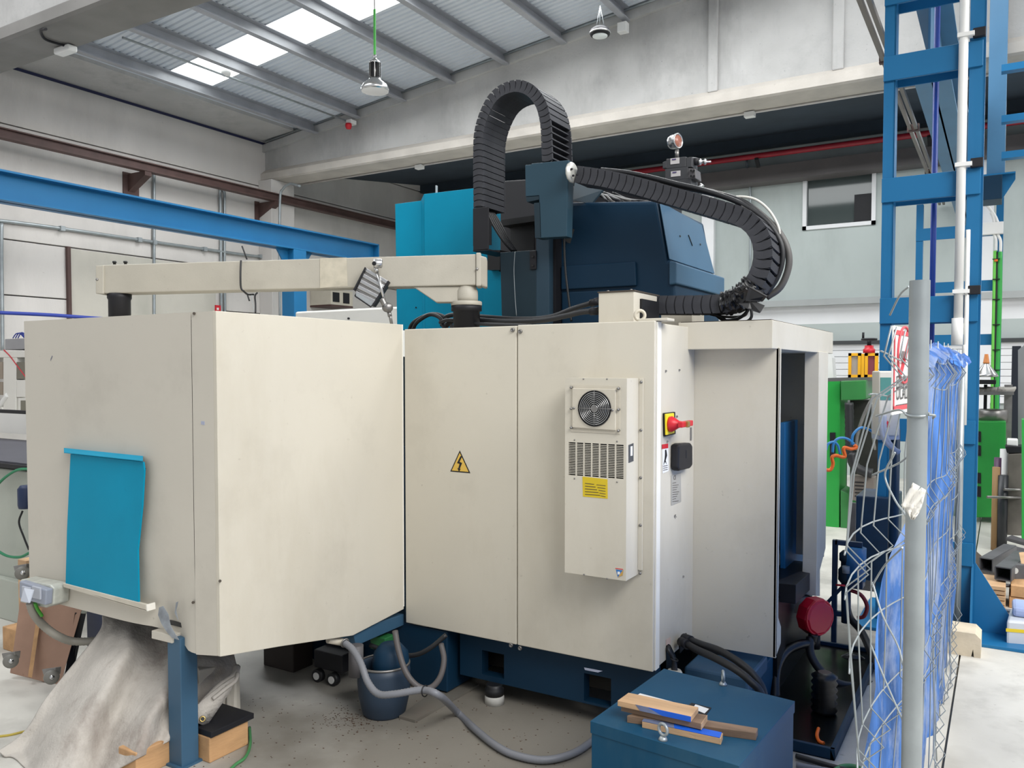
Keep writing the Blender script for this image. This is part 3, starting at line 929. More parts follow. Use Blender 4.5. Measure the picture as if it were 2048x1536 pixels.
for k in range(9):
    z0 = 966 + k * 4.6
    obj('engraved_line', MB().prism([sx(1345, z0, .0028), sx(1352 + (k * 5) % 7, z0 - 1.5, .0028), sx(1352 + (k * 5) % 7, z0 - .6, .0028), sx(1345, z0 + .9, .0028)], (0.0006, 0, 0)), seamd, npz)
p0 = sx(1347, 960, 0.003)
text('ce_mark', 'CE', 0.028, p0, (0, 1, 0), (0, 0, 1), seamd, npz)
for px, py in ((1332, 742), (1359, 740), (1350, 1032), (1367, 1153), (1335, 883), (1354, 833)):
    obj('screw', MB().cyl(sx(px, py), sx(px, py, .004), 0.005, n=10), steel, cab)
text('letter_mark', 'F-', 0.03, sx(1350, 1038, .001), (0, 1, 0), (0, 0, 1), seamd, cab)
obj('small_label', MB().prism([sx(1332, 1279, .001), sx(1341, 1274, .001), sx(1341, 1287, .001), sx(1332, 1291, .001)], (0.001, 0, 0)), mat('faded_label', (205, 180, 165), 0.5), cab)
# cable outlet at the bottom of the side
ent = [(1332, 1292), (1336, 1288), (1340, 1290), (1349, 1308), (1356, 1326), (1352, 1340), (1332, 1336)]
obj('cable_opening', MB().prism([sx(x, y, .001) for x, y in ent], (0.002, 0, 0)), vblack, cab)
gl = obj('cable_gland_plate', MB().prism([sx(1357, 1279, .03), sx(1371, 1266, .03), sx(1372, 1290, .03), sx(1358, 1306, .03)], (0.006, 0, 0)), blackm, cab)
# conduit collar beside it
c = sx(1349, 1340, 0.04)
clr = thing('floor_conduit', 'white flexible conduit stub rising beside the blue box to the cabinet side', 'conduit', (c.x, c.y, 0))
obj('pipe', MB().cyl((c.x, c.y, 0), (c.x, c.y, c.z - 0.03), 0.03), mat('dirty_white_plastic', (205, 202, 190), 0.5, dirt=(90, 80, 65), da=0.5), clr)
obj('collar', MB().lathe(c, [(0.034, -0.06), (0.036, -0.01), (0.030, 0.0), (0.024, 0.0)], n=18), mat('dirty_white_plastic', (205, 202, 190)), clr)
for k in range(3):
    obj('cable', MB().tube([c + Vector((0.01 * (k - 1), 0, -0.02)), c + Vector((-0.005, 0.004 * k, 0.04)), sx(1336 + k, 1298, 0.012), sx(1335, 1290, -0.02)], 0.009), rubber, clr)
obj('cable_tie', MB().torus(c + Vector((-0.002, 0, 0.05)), (0.3, 0.1, 1), 0.018, 0.003), rubber, clr)
# two fat black hoses leaving the plate to the rear of the blue box
g0 = sx(1362, 1283, 0.035)
g1 = sx(1368, 1276, 0.035)
for k, (g, pts, lab) in enumerate(((g0, [(1395, 1300), (1430, 1316), (1470, 1338), (1500, 1362), (1524, 1395)], 'near one of two fat black hoses arching from the cabinet side behind the blue box'),
                                   (g1, [(1400, 1288), (1440, 1302), (1480, 1326), (1508, 1352), (1528, 1390)], 'far one of two fat black hoses arching from the cabinet side behind the blue box'))):
    t = thing('black_hose', lab, 'hose', g)
    dd = [3.72, 3.6, 3.48, 3.42, 3.4]
    q = [g + Vector((0.01, 0, 0))] + [W(x, y, 'D', d_ + 0.05 * k) for (x, y), d_ in zip(pts, dd)]
    q.append(q[-1] + Vector((0.02, 0.0, -0.2)))
    obj('hose', MB().tube(q, 0.017, n=10), rubber, t)
    obj('coupling', MB().cyl(g, g + (q[1] - g).normalized() * 0.06, 0.022), blackm, t)

# ---- air conditioner on the right door
AX0, AX1 = cyv(1130, 900, 0.14).x, cyv(1253, 900, 0.14).x
AZ0, AZ1 = 0.783, 1.66
AY = YC - 0.14
ac = thing('cabinet_air_conditioner', 'cream wall mounted air conditioner with round fan guard on the cabinet door', 'air conditioner', ((AX0 + AX1) / 2, YC, AZ0))
ug = (AX1 - AX0)
gx0, gx1 = W(1137, 920, 'Y', AY).x, W(1247, 920, 'Y', AY).x
gz0, gz1 = W(1192, 954, 'Y', AY).z, W(1192, 887, 'Y', AY).z
# shell as plates around the grille opening
mb = MB()
mb.box(AX0, AX1, AY, AY + 0.012, AZ0, gz0)
mb.box(AX0, AX1, AY, AY + 0.012, gz1, AZ1)
mb.box(AX0, gx0, AY, AY + 0.012, gz0, gz1)
mb.box(gx1, AX1, AY, AY + 0.012, gz0, gz1)
ncol, nrow = 7, 20
cw = (gx1 - gx0) / ncol
for k in range(1, ncol):
    mb.box(gx0 + k * cw - 0.003, gx0 + k * cw + 0.003, AY, AY + 0.006, gz0, gz1)
rh = (gz1 - gz0) / nrow
for k in range(1, nrow):
    mb.box(gx0, gx1, AY + 0.0005, AY + 0.006, gz0 + k * rh - 0.0013, gz0 + k * rh + 0.0013)
obj('front_cover', mb, cream, ac)
obj('grille_recess', MB().box(gx0 - 0.01, gx1 + 0.01, AY + 0.03, AY + 0.035, gz0 - 0.01, gz1 + 0.01), vblack, ac)
mb = MB()
mb.box(AX1 - 0.012, AX1, AY + 0.012, YC, AZ0, AZ1)
mb.box(AX0, AX0 + 0.012, AY + 0.012, YC, AZ0, AZ1)
mb.box(AX0 + 0.012, AX1 - 0.012, AY + 0.012, YC, AZ1 - 0.012, AZ1)
mb.box(AX0 + 0.012, AX1 - 0.012, AY + 0.012, YC, AZ0, AZ0 + 0.012)
obj('side_cover', mb, cream, ac)
obj('mounting_flange', MB().box(AX1, AX1 + 0.022, YC - 0.008, YC, AZ0 + 0.02, AZ1 - 0.0), cream, ac, bev=0.002)
for py in (764, 860, 955, 1050, 1146):
    c = W(1276, py, 'Y', YC - 0.008)
    c.x = AX1 + 0.012
    obj('flange_screw', MB().lathe(c, [(0.007, 0), (0.006, 0.004), (0, 0.005)], (0, -1, 0), 10), steel, ac)


def av(px, py, o=0.0):
    return W(px, py, 'Y', AY - o)


f0 = obj('fan_gasket', MB().prism([av(1142, 769), av(1240, 772), av(1240, 868), av(1142, 863)], (0, -0.003, 0)), cream_d, ac)
f1 = obj('fan_frame', MB().prism([av(1146, 776, .003), av(1233, 778, .003), av(1233, 861, .003), av(1146, 855, .003)], (0, -0.010, 0)), cream_d, ac, bev=0.003)
fc = av(1189.5, 817, 0.013)
fr_ = (av(1222, 817, .013) - av(1157, 817, .013)).length / 2
obj('fan_recess', MB().cyl(fc + Vector((0, 0.001, 0)), fc + Vector((0, -0.0015, 0)), fr_, n=40), vblack, f1)
for k in range(9):
    obj('guard_ring', MB().torus(fc + Vector((0, -0.005, 0)), (0, 1, 0), fr_ * (0.2 + 0.1 * k), 0.0014, 40, 6), chrome if k < 8 else blackm, f1)
obj('guard_hub', MB().cyl(fc + Vector((0, -0.003, 0)), fc + Vector((0, -0.007, 0)), fr_ * 0.2, n=24), steel, f1)
for k in range(4):
    a = math.pi / 4 * (2 * k) + 0.0
    dv = Vector((math.cos(a), 0, math.sin(a))) * fr_ * 1.03
    obj('guard_spoke', MB().cyl(fc + Vector((0, -0.006, 0)) + dv * 0.15, fc + Vector((0, -0.006, 0)) + dv, 0.0013, n=6), steel, f1)
for px, py in ((1144, 775), (1238, 777), (1238, 819), (1144, 817), (1144, 855), (1238, 861), (1150, 816), (1227, 820)):
    obj('fan_screw', MB().lathe(av(px, py, .003), [(0.006, 0), (0.005, 0.014), (0, 0.015)], (0, -1, 0), 10), steel, f1)
yl = obj('rating_label', MB().prism([av(1165, 953), av(1215, 958.5), av(1215.5, 997.5), av(1166, 993)], (0, -0.001, 0)), ylabel, ac, label='yellow rating label')
for k in range(5):
    z0 = 966 + k * 5.5
    obj('label_line', MB().prism([av(1170, z0, .0016), av(1188 + k * 3, z0 + 2, .0016), av(1188 + k * 3, z0 + 3.2, .0016), av(1170, z0 + 1.2, .0016)], (0, -0.0004, 0)), seamd, yl)
    obj('label_line', MB().prism([av(1193 + k * 2, z0 + 3, .0016), av(1211, z0 + 5, .0016), av(1211, z0 + 6, .0016), av(1193 + k * 2, z0 + 4, .0016)], (0, -0.0004, 0)), seamd, yl)
lg = obj('maker_badge', MB().prism([av(1232, 1139), av(1246, 1141), av(1236, 1155)], (0, -0.001, 0)), mat('badge_blue', (40, 110, 180), 0.5), ac)
obj('badge_mark', MB().prism([av(1235, 1143, .0016), av(1240, 1143.5, .0016), av(1240, 1149, .0016), av(1235, 1149, .0016)], (0, -0.0005, 0)), whitep, lg)
obj('badge_mark', MB().prism([av(1243, 1144, .0016), av(1247, 1139, .0016), av(1245, 1151, .0016), av(1236, 1154, .0016)], (0, -0.0005, 0)), mat('badge_gold', (190, 150, 80), 0.5), lg)
obj('badge_line', MB().prism([av(1231, 1136), av(1246, 1138), av(1246, 1139.5), av(1231, 1137.5)], (0, -0.001, 0)), red, lg)
sl = obj('side_label', MB().prism([W(1257, 890, 'X', AX1 + .0006), W(1267, 886, 'X', AX1 + .0006), W(1267, 922, 'X', AX1 + .0006), W(1257, 926, 'X', AX1 + .0006)], (0.0006, 0, 0)), mat('label_dark_grey', (70, 72, 76), 0.5), ac)
obj('label_field', MB().prism([W(1261, 893, 'X', AX1 + .0016), W(1265, 892, 'X', AX1 + .0016), W(1265, 911, 'X', AX1 + .0016), W(1261, 912, 'X', AX1 + .0016)], (0.0004, 0, 0)), whitep, sl)
for px, py in ((1149, 880), (1234, 883), (1149, 957), (1234, 964), (1167, 758), (1214, 758), (1168, 1149), (1214, 1157)):
    obj('cover_screw', MB().lathe(av(px, py), [(0.004, 0), (0.003, 0.002), (0, 0.003)], (0, -1, 0), 8), steel, ac)

# ---- right housing with roof slab
YH = YB
hx1 = W(1555, 1000, 'Y', YH).x
hous = thing('guard_housing', 'cream guard housing with overhanging roof right of the electrical cabinet', 'machine', ((XC1 + hx1) / 2, 4.6, 0.32))
fp_ = [W(1390, 700, 'Y', YH), W(1555, 697, 'Y', YH), W(1555, 1323, 'Y', YH)]
hz1, hz0 = 1.80, 0.325
obj('front_panel', MB().box(XC1 - 0.02, hx1, YH, YH + 0.015, hz0, hz1), cream, hous)
# outer flange: side strip, wider at the bottom
zf = [(hz1, 0.045), (W(1555, 1240, 'Y', YH).z, 0.045), (W(1555, 1265, 'Y', YH).z, 0.105), (W(1555, 1300, 'Y', YH).z, 0.105), (hz0, 0.0)]
fpts = [(hx1, YH, hz1)] + [(hx1, YH + w_, z) for z, w_ in zf]
obj('front_flange', MB().prism(fpts, (-0.015, 0, 0)), cream, hous, bev=0.003)
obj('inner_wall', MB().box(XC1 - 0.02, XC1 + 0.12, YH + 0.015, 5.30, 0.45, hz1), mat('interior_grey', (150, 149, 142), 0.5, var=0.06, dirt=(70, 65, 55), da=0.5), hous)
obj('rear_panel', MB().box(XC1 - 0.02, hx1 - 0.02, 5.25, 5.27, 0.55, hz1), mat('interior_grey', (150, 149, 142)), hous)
y1634 = W(1636, 900, 'X', hx1).y
y1655 = W(1654, 900, 'X', hx1).y
rp_ = [(hx1, y1634, hz1), (hx1, y1655, hz1), (hx1, y1655, W(1648, 1100, 'X', hx1).z), (hx1, W(1640, 1140, 'X', hx1).y, W(1640, 1140, 'X', hx1).z), (hx1, W(1640, 1190, 'X', hx1).y, W(1640, 1192, 'X', hx1).z), (hx1, W(1632, 1192, 'X', hx1).y, W(1632, 1192, 'X', hx1).z), (hx1, W(1634, 1120, 'X', hx1).y, W(1634, 1120, 'X', hx1).z)]
obj('rear_post', MB().prism(rp_, (-0.08, 0, 0)), cream, hous, bev=0.003)
# roof slab
ry0, ry1 = 3.85, W(1666, 680, 'X', -0.915).y
obj('roof_slab', MB().box(XC1 - 0.05, -0.915, ry0, ry1, 1.794, 1.925), cream, hous, bev=0.003)
obj('roof_cap', MB().box(XC1 - 0.04, -0.925, ry0 + 0.01, ry1 - 0.01, 1.925, 1.929), seamd, hous)
for px, py in ((1370, 663), (1371, 697)):
    c = W(px, py, 'Y', ry0)
    obj('hinge_pin', MB().cyl(c + Vector((-0.01, -0.005, -0.01)), c + Vector((-0.01, -0.005, 0.012)), 0.008, n=10), cream, hous)
# blue inner door
ix = -1.12
bd = [W(1568, 843, 'X', ix), W(1615, 832, 'X', ix), W(1613, 1116, 'X', ix), W(1572, 1152, 'X', ix), W(1560, 1158, 'X', ix), W(1560, 845, 'X', ix)]
obj('blue_inner_door', MB().prism(bd, (0.03, 0, 0)), mat('inner_door_blue', (18, 84, 130), 0.4, dirt=(15, 55, 90), da=0.3), hous, bev=0.004)
bk = W(1600, 1145, 'X', -1.0)
obj('black_block', MB().prism([W(1545, 1165, 'Y', 4.35), W(1600, 1142, 'Y', 4.9), W(1620, 1146, 'Y', 4.9), W(1592, 1170, 'Y', 4.35)], (0, 0, -0.10)), blackm, hous, bev=0.003)
obj('slide_rail', MB().prism([W(1545, 1190, 'Y', 4.45), W(1632, 1197, 'Y', 4.95), W(1632, 1230, 'Y', 4.95), W(1545, 1222, 'Y', 4.45)], (-0.1, 0.1, 0)), mat('dark_slide_steel', (82, 80, 82), 0.45), hous)

# red round cap on a pipe at the lower right
c = W(1630, 1232, 'D', 4.55)
rc = thing('red_round_cap', 'red round plastic cap unit on the dark pipework below the housing', 'cap', c)
ax = Vector((0.80, -0.55, 0)).normalized()
n = 10
rr_ = [[c + ax * h + (ax.cross(Vector((0, 0, 1))) * math.cos(2 * math.pi * k / n) + Vector((0, 0, 1)) * math.sin(2 * math.pi * k / n)) * r for k in range(n)] for r, h in ((0.08, -0.05), (0.105, -0.035), (0.105, 0.03), (0.085, 0.045))]
obj('cap_body', MB().rings(rr_, smooth=False), dred, rc, bev=0.004)
obj('cap_rim', MB().torus(c + ax * 0.035, ax, 0.095, 0.006, 20), red, rc)
obj('nozzle', MB().cyl(c + Vector((0, 0, -0.1)), c + Vector((0.0, 0, -0.18)), 0.03), blackm, rc)

# ---- machine bed (blue base under the cabinet)
bed = thing('machine_bed', 'dark blue cast machine base with recessed pockets under the cabinet', 'machine base', (-1.9, 4.5, 0.1))
BY = 3.50
bx0 = -2.418


def by(px, py):
    return W(px, py, 'Y', BY)


pk = [(by(964, 1300), by(1008, 1358)), (by(1168, 1346), by(1222, 1414))]
mb = MB()
z0, z1 = 0.10, 0.62
xs = bx0
for a, b2 in pk:
    mb.box(xs, a.x, BY, BY + 0.06, z0, z1)
    mb.box(a.x, b2.x, BY, BY + 0.06, a.z, z1)
    mb.box(a.x, b2.x, BY, BY + 0.06, z0, b2.z)
    xs = b2.x
mb.box(xs, XC1 - 0.02, BY, BY + 0.06, z0, z1)
obj('front_casting', mb, nblue, bed)
obj('pocket_back', MB().box(bx0, XC1 - 0.02, BY + 0.2, BY + 0.24, z0, z1), vblack, bed)
obj('rear_casting', MB().box(-4.4, XC1 - 0.03, 4.15, 5.6, 0.1, 1.2), nblue, bed)
obj('lower_block', MB().box(-3.5, -2.45, 3.43, 4.2, 0.02, 0.34), nblue, bed, bev=0.006)
obj('side_casting', MB().box(bx0, bx0 + 0.04, BY + 0.06, 4.3, z0, z1), nblue, bed)
obj('upper_casting', MB().box(-4.0, XC1 - 0.03, 4.2, 5.6, 1.2, 1.78), dslate, bed)
for px in (920,):
    pass
obj('rib', MB().box(-2.75, -2.72, 3.9, 4.2, 0.1, 0.9), nblue, bed)
obj('rib', MB().box(-3.5, -3.46, 3.9, 4.2, 0.1, 0.9), nblue, bed)
# plinth of the right housing
pl1 = [W(1370, 1290, 'Y', 3.75), W(1505, 1325, 'Y', 3.75)]
obj('plinth_step', MB().box(XC1 + 0.03, -0.98, 3.74, 4.1, 0.20, 0.28), nblue2, bed, bev=0.012)
obj('plinth', MB().box(XC1 + 0.05, -1.0, 3.78, 4.3, 0.0, 0.22), boxblue, bed, bev=0.006)
obj('plinth_upper', MB().box(XC1 - 0.02, XC1 + 0.16, 3.98, 5.2, 0.0, 0.6), vblack, bed, bev=0.006)
# levelling foot
c = W(989, 1406, 'Z', 0.0)
lf = thing('levelling_foot', 'round levelling foot with worn white base under the blue machine bed', 'foot', c)
obj('base', MB().lathe(c, [(0.05, 0), (0.05, 0.035), (0.046, 0.045)], n=20), mat('worn_white_rubber', (190, 188, 182), 0.6, dirt=(60, 60, 60), da=0.6), lf)
obj('pad', MB().lathe(c, [(0.048, 0.045), (0.048, 0.075), (0.04, 0.085), (0.04, 0.1)], n=20), rubber, lf)
# floor plate
fpq = [W(798, 1437, 'Z', 0), W(830, 1446, 'Z', 0), W(958, 1373, 'Z', 0), W(905, 1360, 'Z', 0)]
obj('floor_plate', MB().prism([p + Vector((0, 0, 0.001)) for p in fpq], (0, 0, 0.012)), mat('dull_plate_steel', (112, 108, 100), 0.6, dirt=(110, 60, 35), da=0.5, ds=3), None, 'flat dull steel plate lying on the floor beside the blue bin', 'plate')

# ---- bin
c = W(755, 1446, 'Z', 0) + Vector((-0.05, 0.11, 0))
dC = (c - O).length
bn = thing('blue_bin', 'dark blue plastic barrel standing under the enclosure drain', 'bin', c)
binm = mat('dusty_blue_plastic', (40, 56, 74), 0.5, var=0.1, vs_=3, dirt=(90, 86, 84), da=0.4, ds=3)
obj('barrel', MB().lathe(c, [(0.098, 0.0), (0.106, 0.01), (0.124, 0.09), (0.131, 0.16), (0.130, 0.21), (0.126, 0.25), (0.120, 0.25), (0.122, 0.20), (0.10, 0.02)], n=32), binm, bn)
obj('rim', MB().torus(c + Vector((0, 0, 0.25)), (0, 0, 1), 0.125, 0.006, 32), steel, bn)
obj('sludge_bag', MB().lathe(c + Vector((0.02, 0.03, 0.17)), [(0.09, 0), (0.095, 0.06), (0.085, 0.13), (0.05, 0.17), (0.0, 0.175)], n=14), nblue, bn)
obj('drain_sleeve', MB().cyl(W(712, 1352, 'D', 4.0), W(712, 1290, 'D', 4.0), 0.036), mat('grey_tube', (88, 86, 88), 0.5), None, 'short dark grey drain tube standing in the blue bin', 'pipe')
obj('green_block', MB().obox(W(765, 1283, 'D', 4.3), (0.05, 0, 0), (0, 0.04, 0), (0, 0, 0.035)), green_d, None, 'small green valve block hidden under the enclosure channel', 'valve', bev=0.004)
# hose system
t = thing('drain_hose', 'grey corrugated hose looping from the enclosure over the floor to the blue box', 'hose', W(1000, 1490, 'Z', 0))
pts = [(690, 1286, 3.95), (706, 1300, 3.9), (722, 1328, 3.83), (736, 1365, 3.78), (757, 1388, 3.74), (790, 1388, 3.72), (845, 1380, 3.72), (880, 1392, 3.7), (915, 1425, None), (950, 1458, None), (990, 1490, None), (1030, 1510, None), (1090, 1520, None), (1150, 1505, None), (1200, 1470, None)]
q = [W(x, y, 'D', d) if d else W(x, y, 'Z', 0.02) for x, y, d in pts]
obj('hose', MB().tube(q, 0.0165, n=10, rib=0.0075, ramp=0.05, res=120), greyhose, t)
obj('clamp', MB().torus(q[0], q[1] - q[0], 0.02, 0.004), steel, t)
c = W(850, 1382, 'D', 3.72)
obj('tie', MB().torus(c, (1, 0, 0.1), 0.024, 0.003), rubber, t)
q = [W(x, y, 'D', d) for x, y, d in ((790, 1262, 4.0), (797, 1300, 3.95), (812, 1345, 3.9), (835, 1372, 3.88), (860, 1376, 3.9), (880, 1355, 3.98), (888, 1320, 4.05), (882, 1288, 4.1))]
obj('loop_hose', MB().tube(q, 0.0145, n=10), mat('dusty_rubber_hose', (84, 80, 80), 0.55), None, 'dark grey rubber hose hanging in a U loop below the cabinet', 'hose')
q = [W(x, y, 'D', d) for x, y, d in ((740, 1290, 4.2), (790, 1308, 4.15), (830, 1310, 4.12), (862, 1295, 4.1), (892, 1270, 4.1))]
obj('loop_hose', MB().tube(q, 0.012, n=10), rubber, None, 'thin black hose crossing behind the U loop under the cabinet', 'hose')
# dark castor and box below the enclosure
c = W(652, 1366, 'Z', 0.0)
cs = thing('roller_dolly', 'black castored dolly in the dark below the enclosure', 'dolly', c)
obj('frame', MB().box(c.x - 0.09, c.x + 0.12, c.y, c.y + 0.16, 0.07, 0.17), blackm, cs, bev=0.008)
for k in (-0.05, 0.06):
    wv = obj('wheel', MB().cyl((c.x + k, c.y - 0.02, 0.035), (c.x + k, c.y + 0.01, 0.035), 0.035, n=20), rubber, cs)
    obj('hub', MB().cyl((c.x + k, c.y - 0.026, 0.035), (c.x + k, c.y - 0.02, 0.035), 0.02, n=16), whitep, wv)
c = W(590, 1338, 'Z', 0)
obj('dark_timber', MB().box(c.x - 0.2, c.x + 0.04, c.y - 0.05, c.y + 0.1, 0, 0.22), mat('oily_timber', (50, 42, 38), 0.7), None, 'dark oily timber block standing under the enclosure', 'block', bev=0.006)

# swarf and chips scattered on the floor near the bin
R.seed(11)
mb = MB()
for k in range(420):
    if k < 150:
        p = W(700 + R.gauss(0, 30), 1440 + R.gauss(0, 12), 'Z', 0)
    else:
        p = W(R.uniform(380, 1180), R.uniform(1380, 1534), 'Z', 0)
    s_ = R.uniform(0.0015, 0.0045)
    a = R.random() * 3
    mb.prism([p + Vector((math.cos(a + t) * s_ * (1 + (t == 0)), math.sin(a + t) * s_, 0.0004)) for t in (0, 2.1, 4.2)], (0, 0, 0.0012))
obj('metal_chips', mb, mat('brown_swarf', (84, 58, 42), 0.6, var=0.3, vs_=30), None, 'scattered brown metal chips on the floor around the blue bin', 'swarf', kind='stuff')

# ---- upper machine column and head
YK = 4.25
def ky(px, py, o=0.0):
    return W(px, py, 'Y', YK - o)


col = thing('machine_column', 'dark blue machine head and column rising behind the cream cabinet', 'machine head', (-2.0, 5.0, 1.8))
# big casting: profile extruded to the rear
pr = [ky(1106, 405), ky(1315, 401), ky(1336, 521), ky(1350, 523), ky(1349, 567), ky(1352, 660), ky(1106, 660)]
obj('head_casting', MB().prism(pr, (0, 0.80, 0)), nblue, col, bev=0.02, seg=3)
pr = [ky(1336, 522, .003), ky(1350, 523, .003), ky(1349, 567, .003), ky(1336, 567, .003)]
pr2 = [ky(1340, 521, 0), ky(1352, 523, 0), ky(1352, 567, 0), ky(1340, 567, 0)]
obj('side_shoulder', MB().prism([ky(1338, 522, .02), ky(1353, 524, .02), ky(1353, 567, .02), ky(1338, 570, .02)], (0, 0.88, 0)), nblue2, col, bev=0.008)  # shoulder in the same lighter blue, side light put into the colour
ev = Vector((0, 0.80, 0))
# plate on the sloping side, its lighter blue stands in for side light
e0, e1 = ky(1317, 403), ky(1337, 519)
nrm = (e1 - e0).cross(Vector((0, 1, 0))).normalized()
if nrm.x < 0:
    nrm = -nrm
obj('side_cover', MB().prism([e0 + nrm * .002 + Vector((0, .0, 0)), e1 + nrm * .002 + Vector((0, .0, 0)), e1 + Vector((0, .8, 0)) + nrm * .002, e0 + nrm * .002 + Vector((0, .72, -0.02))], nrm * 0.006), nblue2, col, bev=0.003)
for u, v in ((0.3, 0.5), (0.75, 0.5)):
    c = e0.lerp(e1, v) + Vector((0, 0.8 * u, 0)) + nrm * 0.009
    obj('plug', MB().cyl(c, c + nrm * 0.003, 0.006, n=10), vblack, col)
c = e0.lerp(e1, 0.5) + Vector((0, 0.42, 0)) + nrm * 0.009
obj('handle_slot', MB().obox(c, nrm * 0.002, (e1 - e0).normalized() * 0.03 + Vector((0, 0.02, 0)), Vector((0, 0.003, 0))), vblack, col)
obj('raised_panel', MB().prism([ky(1125, 533), ky(1273, 524), ky(1275, 572), ky(1125, 580)], (0, -0.02, 0)), nblue, col, bev=0.006)
obj('raised_panel', MB().prism([ky(1125, 585), ky(1273, 578), ky(1276, 640), ky(1125, 650)], (0, -0.012, 0)), nblue, col, bev=0.006)
obj('dark_port', MB().cyl(ky(1142, 472, -.01), ky(1142, 472, .004), 0.042, n=24), vblack, col)
# way cover strips: vertical profiles
Y1 = YK - 0.12
def k1(px, py, Y=Y1):
    return W(px, py, 'Y', Y)


obj('vertical_rail', MB().prism([k1(1072, 400), k1(1098, 400), k1(1098, 660), k1(1072, 660)], (0, 0.1, 0)), mat('slate_blue_rail', (42, 62, 76), 0.45, spec=0.3, dirt=(35, 50, 60), da=0.4), col, bev=0.003)
obj('rail_groove', MB().prism([k1(1098, 460, Y1 + .05), k1(1112, 460, Y1 + .05), k1(1112, 660, Y1 + .05), k1(1098, 660, Y1 + .05)], (0, 0.1, 0)), blackm, col)
obj('lower_front_panel', MB().prism([k1(1000, 505), k1(1072, 500), k1(1072, 660), k1(1004, 660)], (0, 0.06, 0)), dslate, col, bev=0.003)
obj('guide_block', MB().prism([k1(1059, 502, Y1 - .01), k1(1072, 501, Y1 - .01), k1(1072, 538, Y1 - .01), k1(1060, 539, Y1 - .01)], (0, 0.03, 0)), blackm, col, bev=0.002)
for py in (513, 531):
    obj('socket_screw', MB().cyl(k1(1065, py, Y1 - .01), k1(1065, py, Y1 - .02), 0.006, n=10), vblack, col)
obj('spring_rod', MB().tube([k1(1128, 470), k1(1131, 540), k1(1139, 610), k1(1143, 645)], 0.007, n=6, rib=0.008, ramp=0.12), vblack, col)
obj('thin_wire', MB().tube([k1(1030, 503, Y1 - .02), k1(1028, 540, Y1 - .02), k1(1030, 590, Y1 - .02), k1(1033, 632, Y1 - .02)], 0.0018, n=5), galv, col)
obj('wire_anchor', MB().lathe(k1(1033, 636, Y1 - .02), [(0.012, -0.008), (0.008, 0.004), (0, 0.008)], n=10), blackm, col)
# dark interior: ram and black body between chain and bracket
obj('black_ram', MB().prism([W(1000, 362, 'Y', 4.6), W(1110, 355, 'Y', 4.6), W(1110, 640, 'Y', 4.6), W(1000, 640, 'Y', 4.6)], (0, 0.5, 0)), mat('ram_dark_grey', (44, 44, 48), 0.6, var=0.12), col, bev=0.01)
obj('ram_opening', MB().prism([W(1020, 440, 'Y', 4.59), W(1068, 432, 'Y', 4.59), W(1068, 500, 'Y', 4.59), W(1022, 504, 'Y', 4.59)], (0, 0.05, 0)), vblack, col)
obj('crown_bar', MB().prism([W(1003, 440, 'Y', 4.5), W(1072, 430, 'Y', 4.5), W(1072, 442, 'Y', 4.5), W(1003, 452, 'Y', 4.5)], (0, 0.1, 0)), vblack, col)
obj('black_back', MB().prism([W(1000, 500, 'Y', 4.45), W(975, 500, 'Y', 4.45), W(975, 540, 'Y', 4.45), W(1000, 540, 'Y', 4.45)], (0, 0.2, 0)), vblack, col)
# T shaped chain bracket
YT = 4.0
def ty(px, py, Y=YT):
    return W(px, py, 'Y', Y)


tb = [ty(1050, 330), ty(1062, 329), ty(1063, 327), ty(1137, 320), ty(1133, 473), ty(1080, 476), ty(1078, 391), ty(1051, 393)]
brk = obj('chain_bracket', MB().prism(tb, (0, 0.07, 0)), mat('bracket_slate_blue', (38, 64, 78), 0.45, spec=0.3, dirt=(36, 55, 66), da=0.4), col, bev=0.004, label='dark slate T shaped chain bracket')
obj('bracket_ledge', MB().prism([ty(1051, 394), ty(1078, 392), ty(1078, 399), ty(1054, 404)], (0, 0.07, 0)), dslate, brk)
obj('bracket_foot', MB().prism([ty(1068, 406), ty(1080, 405), ty(1082, 476), ty(1070, 476)], (0, 0.08, 0)), dslate, brk)

# teal cover left of the head
tl = thing('teal_cover', 'tall teal sheet metal cover with a stepped top behind the boom arm', 'cover', (-2.6, 4.8, 1.7))
YL = 4.85
def ly(px, py, Y=YL):
    return W(px, py, 'Y', Y)


obj('left_face', MB().prism([ly(790, 408), ly(843, 401), ly(846, 660), ly(794, 660)], (0, 0.5, 0)), teal, tl, bev=0.003)
obj('main_face', MB().prism([ly(848, 388, YL - .05), ly(950, 376, YL - .05), ly(975, 374, YL - .05), ly(975, 660, YL - .05), ly(850, 660, YL - .05)], (0, 0.5, 0)), teal, tl, bev=0.003)
obj('step_strip', MB().prism([ly(842, 401), ly(848, 388, YL - .05), ly(850, 660, YL - .05), ly(844, 660)], (0, 0.1, 0)), teal, tl)
obj('lower_face', MB().prism([W(968, 540, 'Y', 4.5), W(1004, 535, 'Y', 4.5), W(1005, 660, 'Y', 4.5), W(968, 660, 'Y', 4.5)], (0, 0.06, 0)), teal, tl, bev=0.002)
obj('screw', MB().cyl(W(1000, 541, 'Y', 4.5), W(1000, 541, 'Y', 4.49), 0.008, n=10), dslate, tl)
obj('lifting_eye', MB().bar(ly(873, 388), ly(873, 371), 0.018, 0.012), galv, tl, bev=0.004)
obj('rivet', MB().cyl(ly(832, 615, YL), ly(832, 615, YL - .004), 0.006, n=8), vblack, tl)

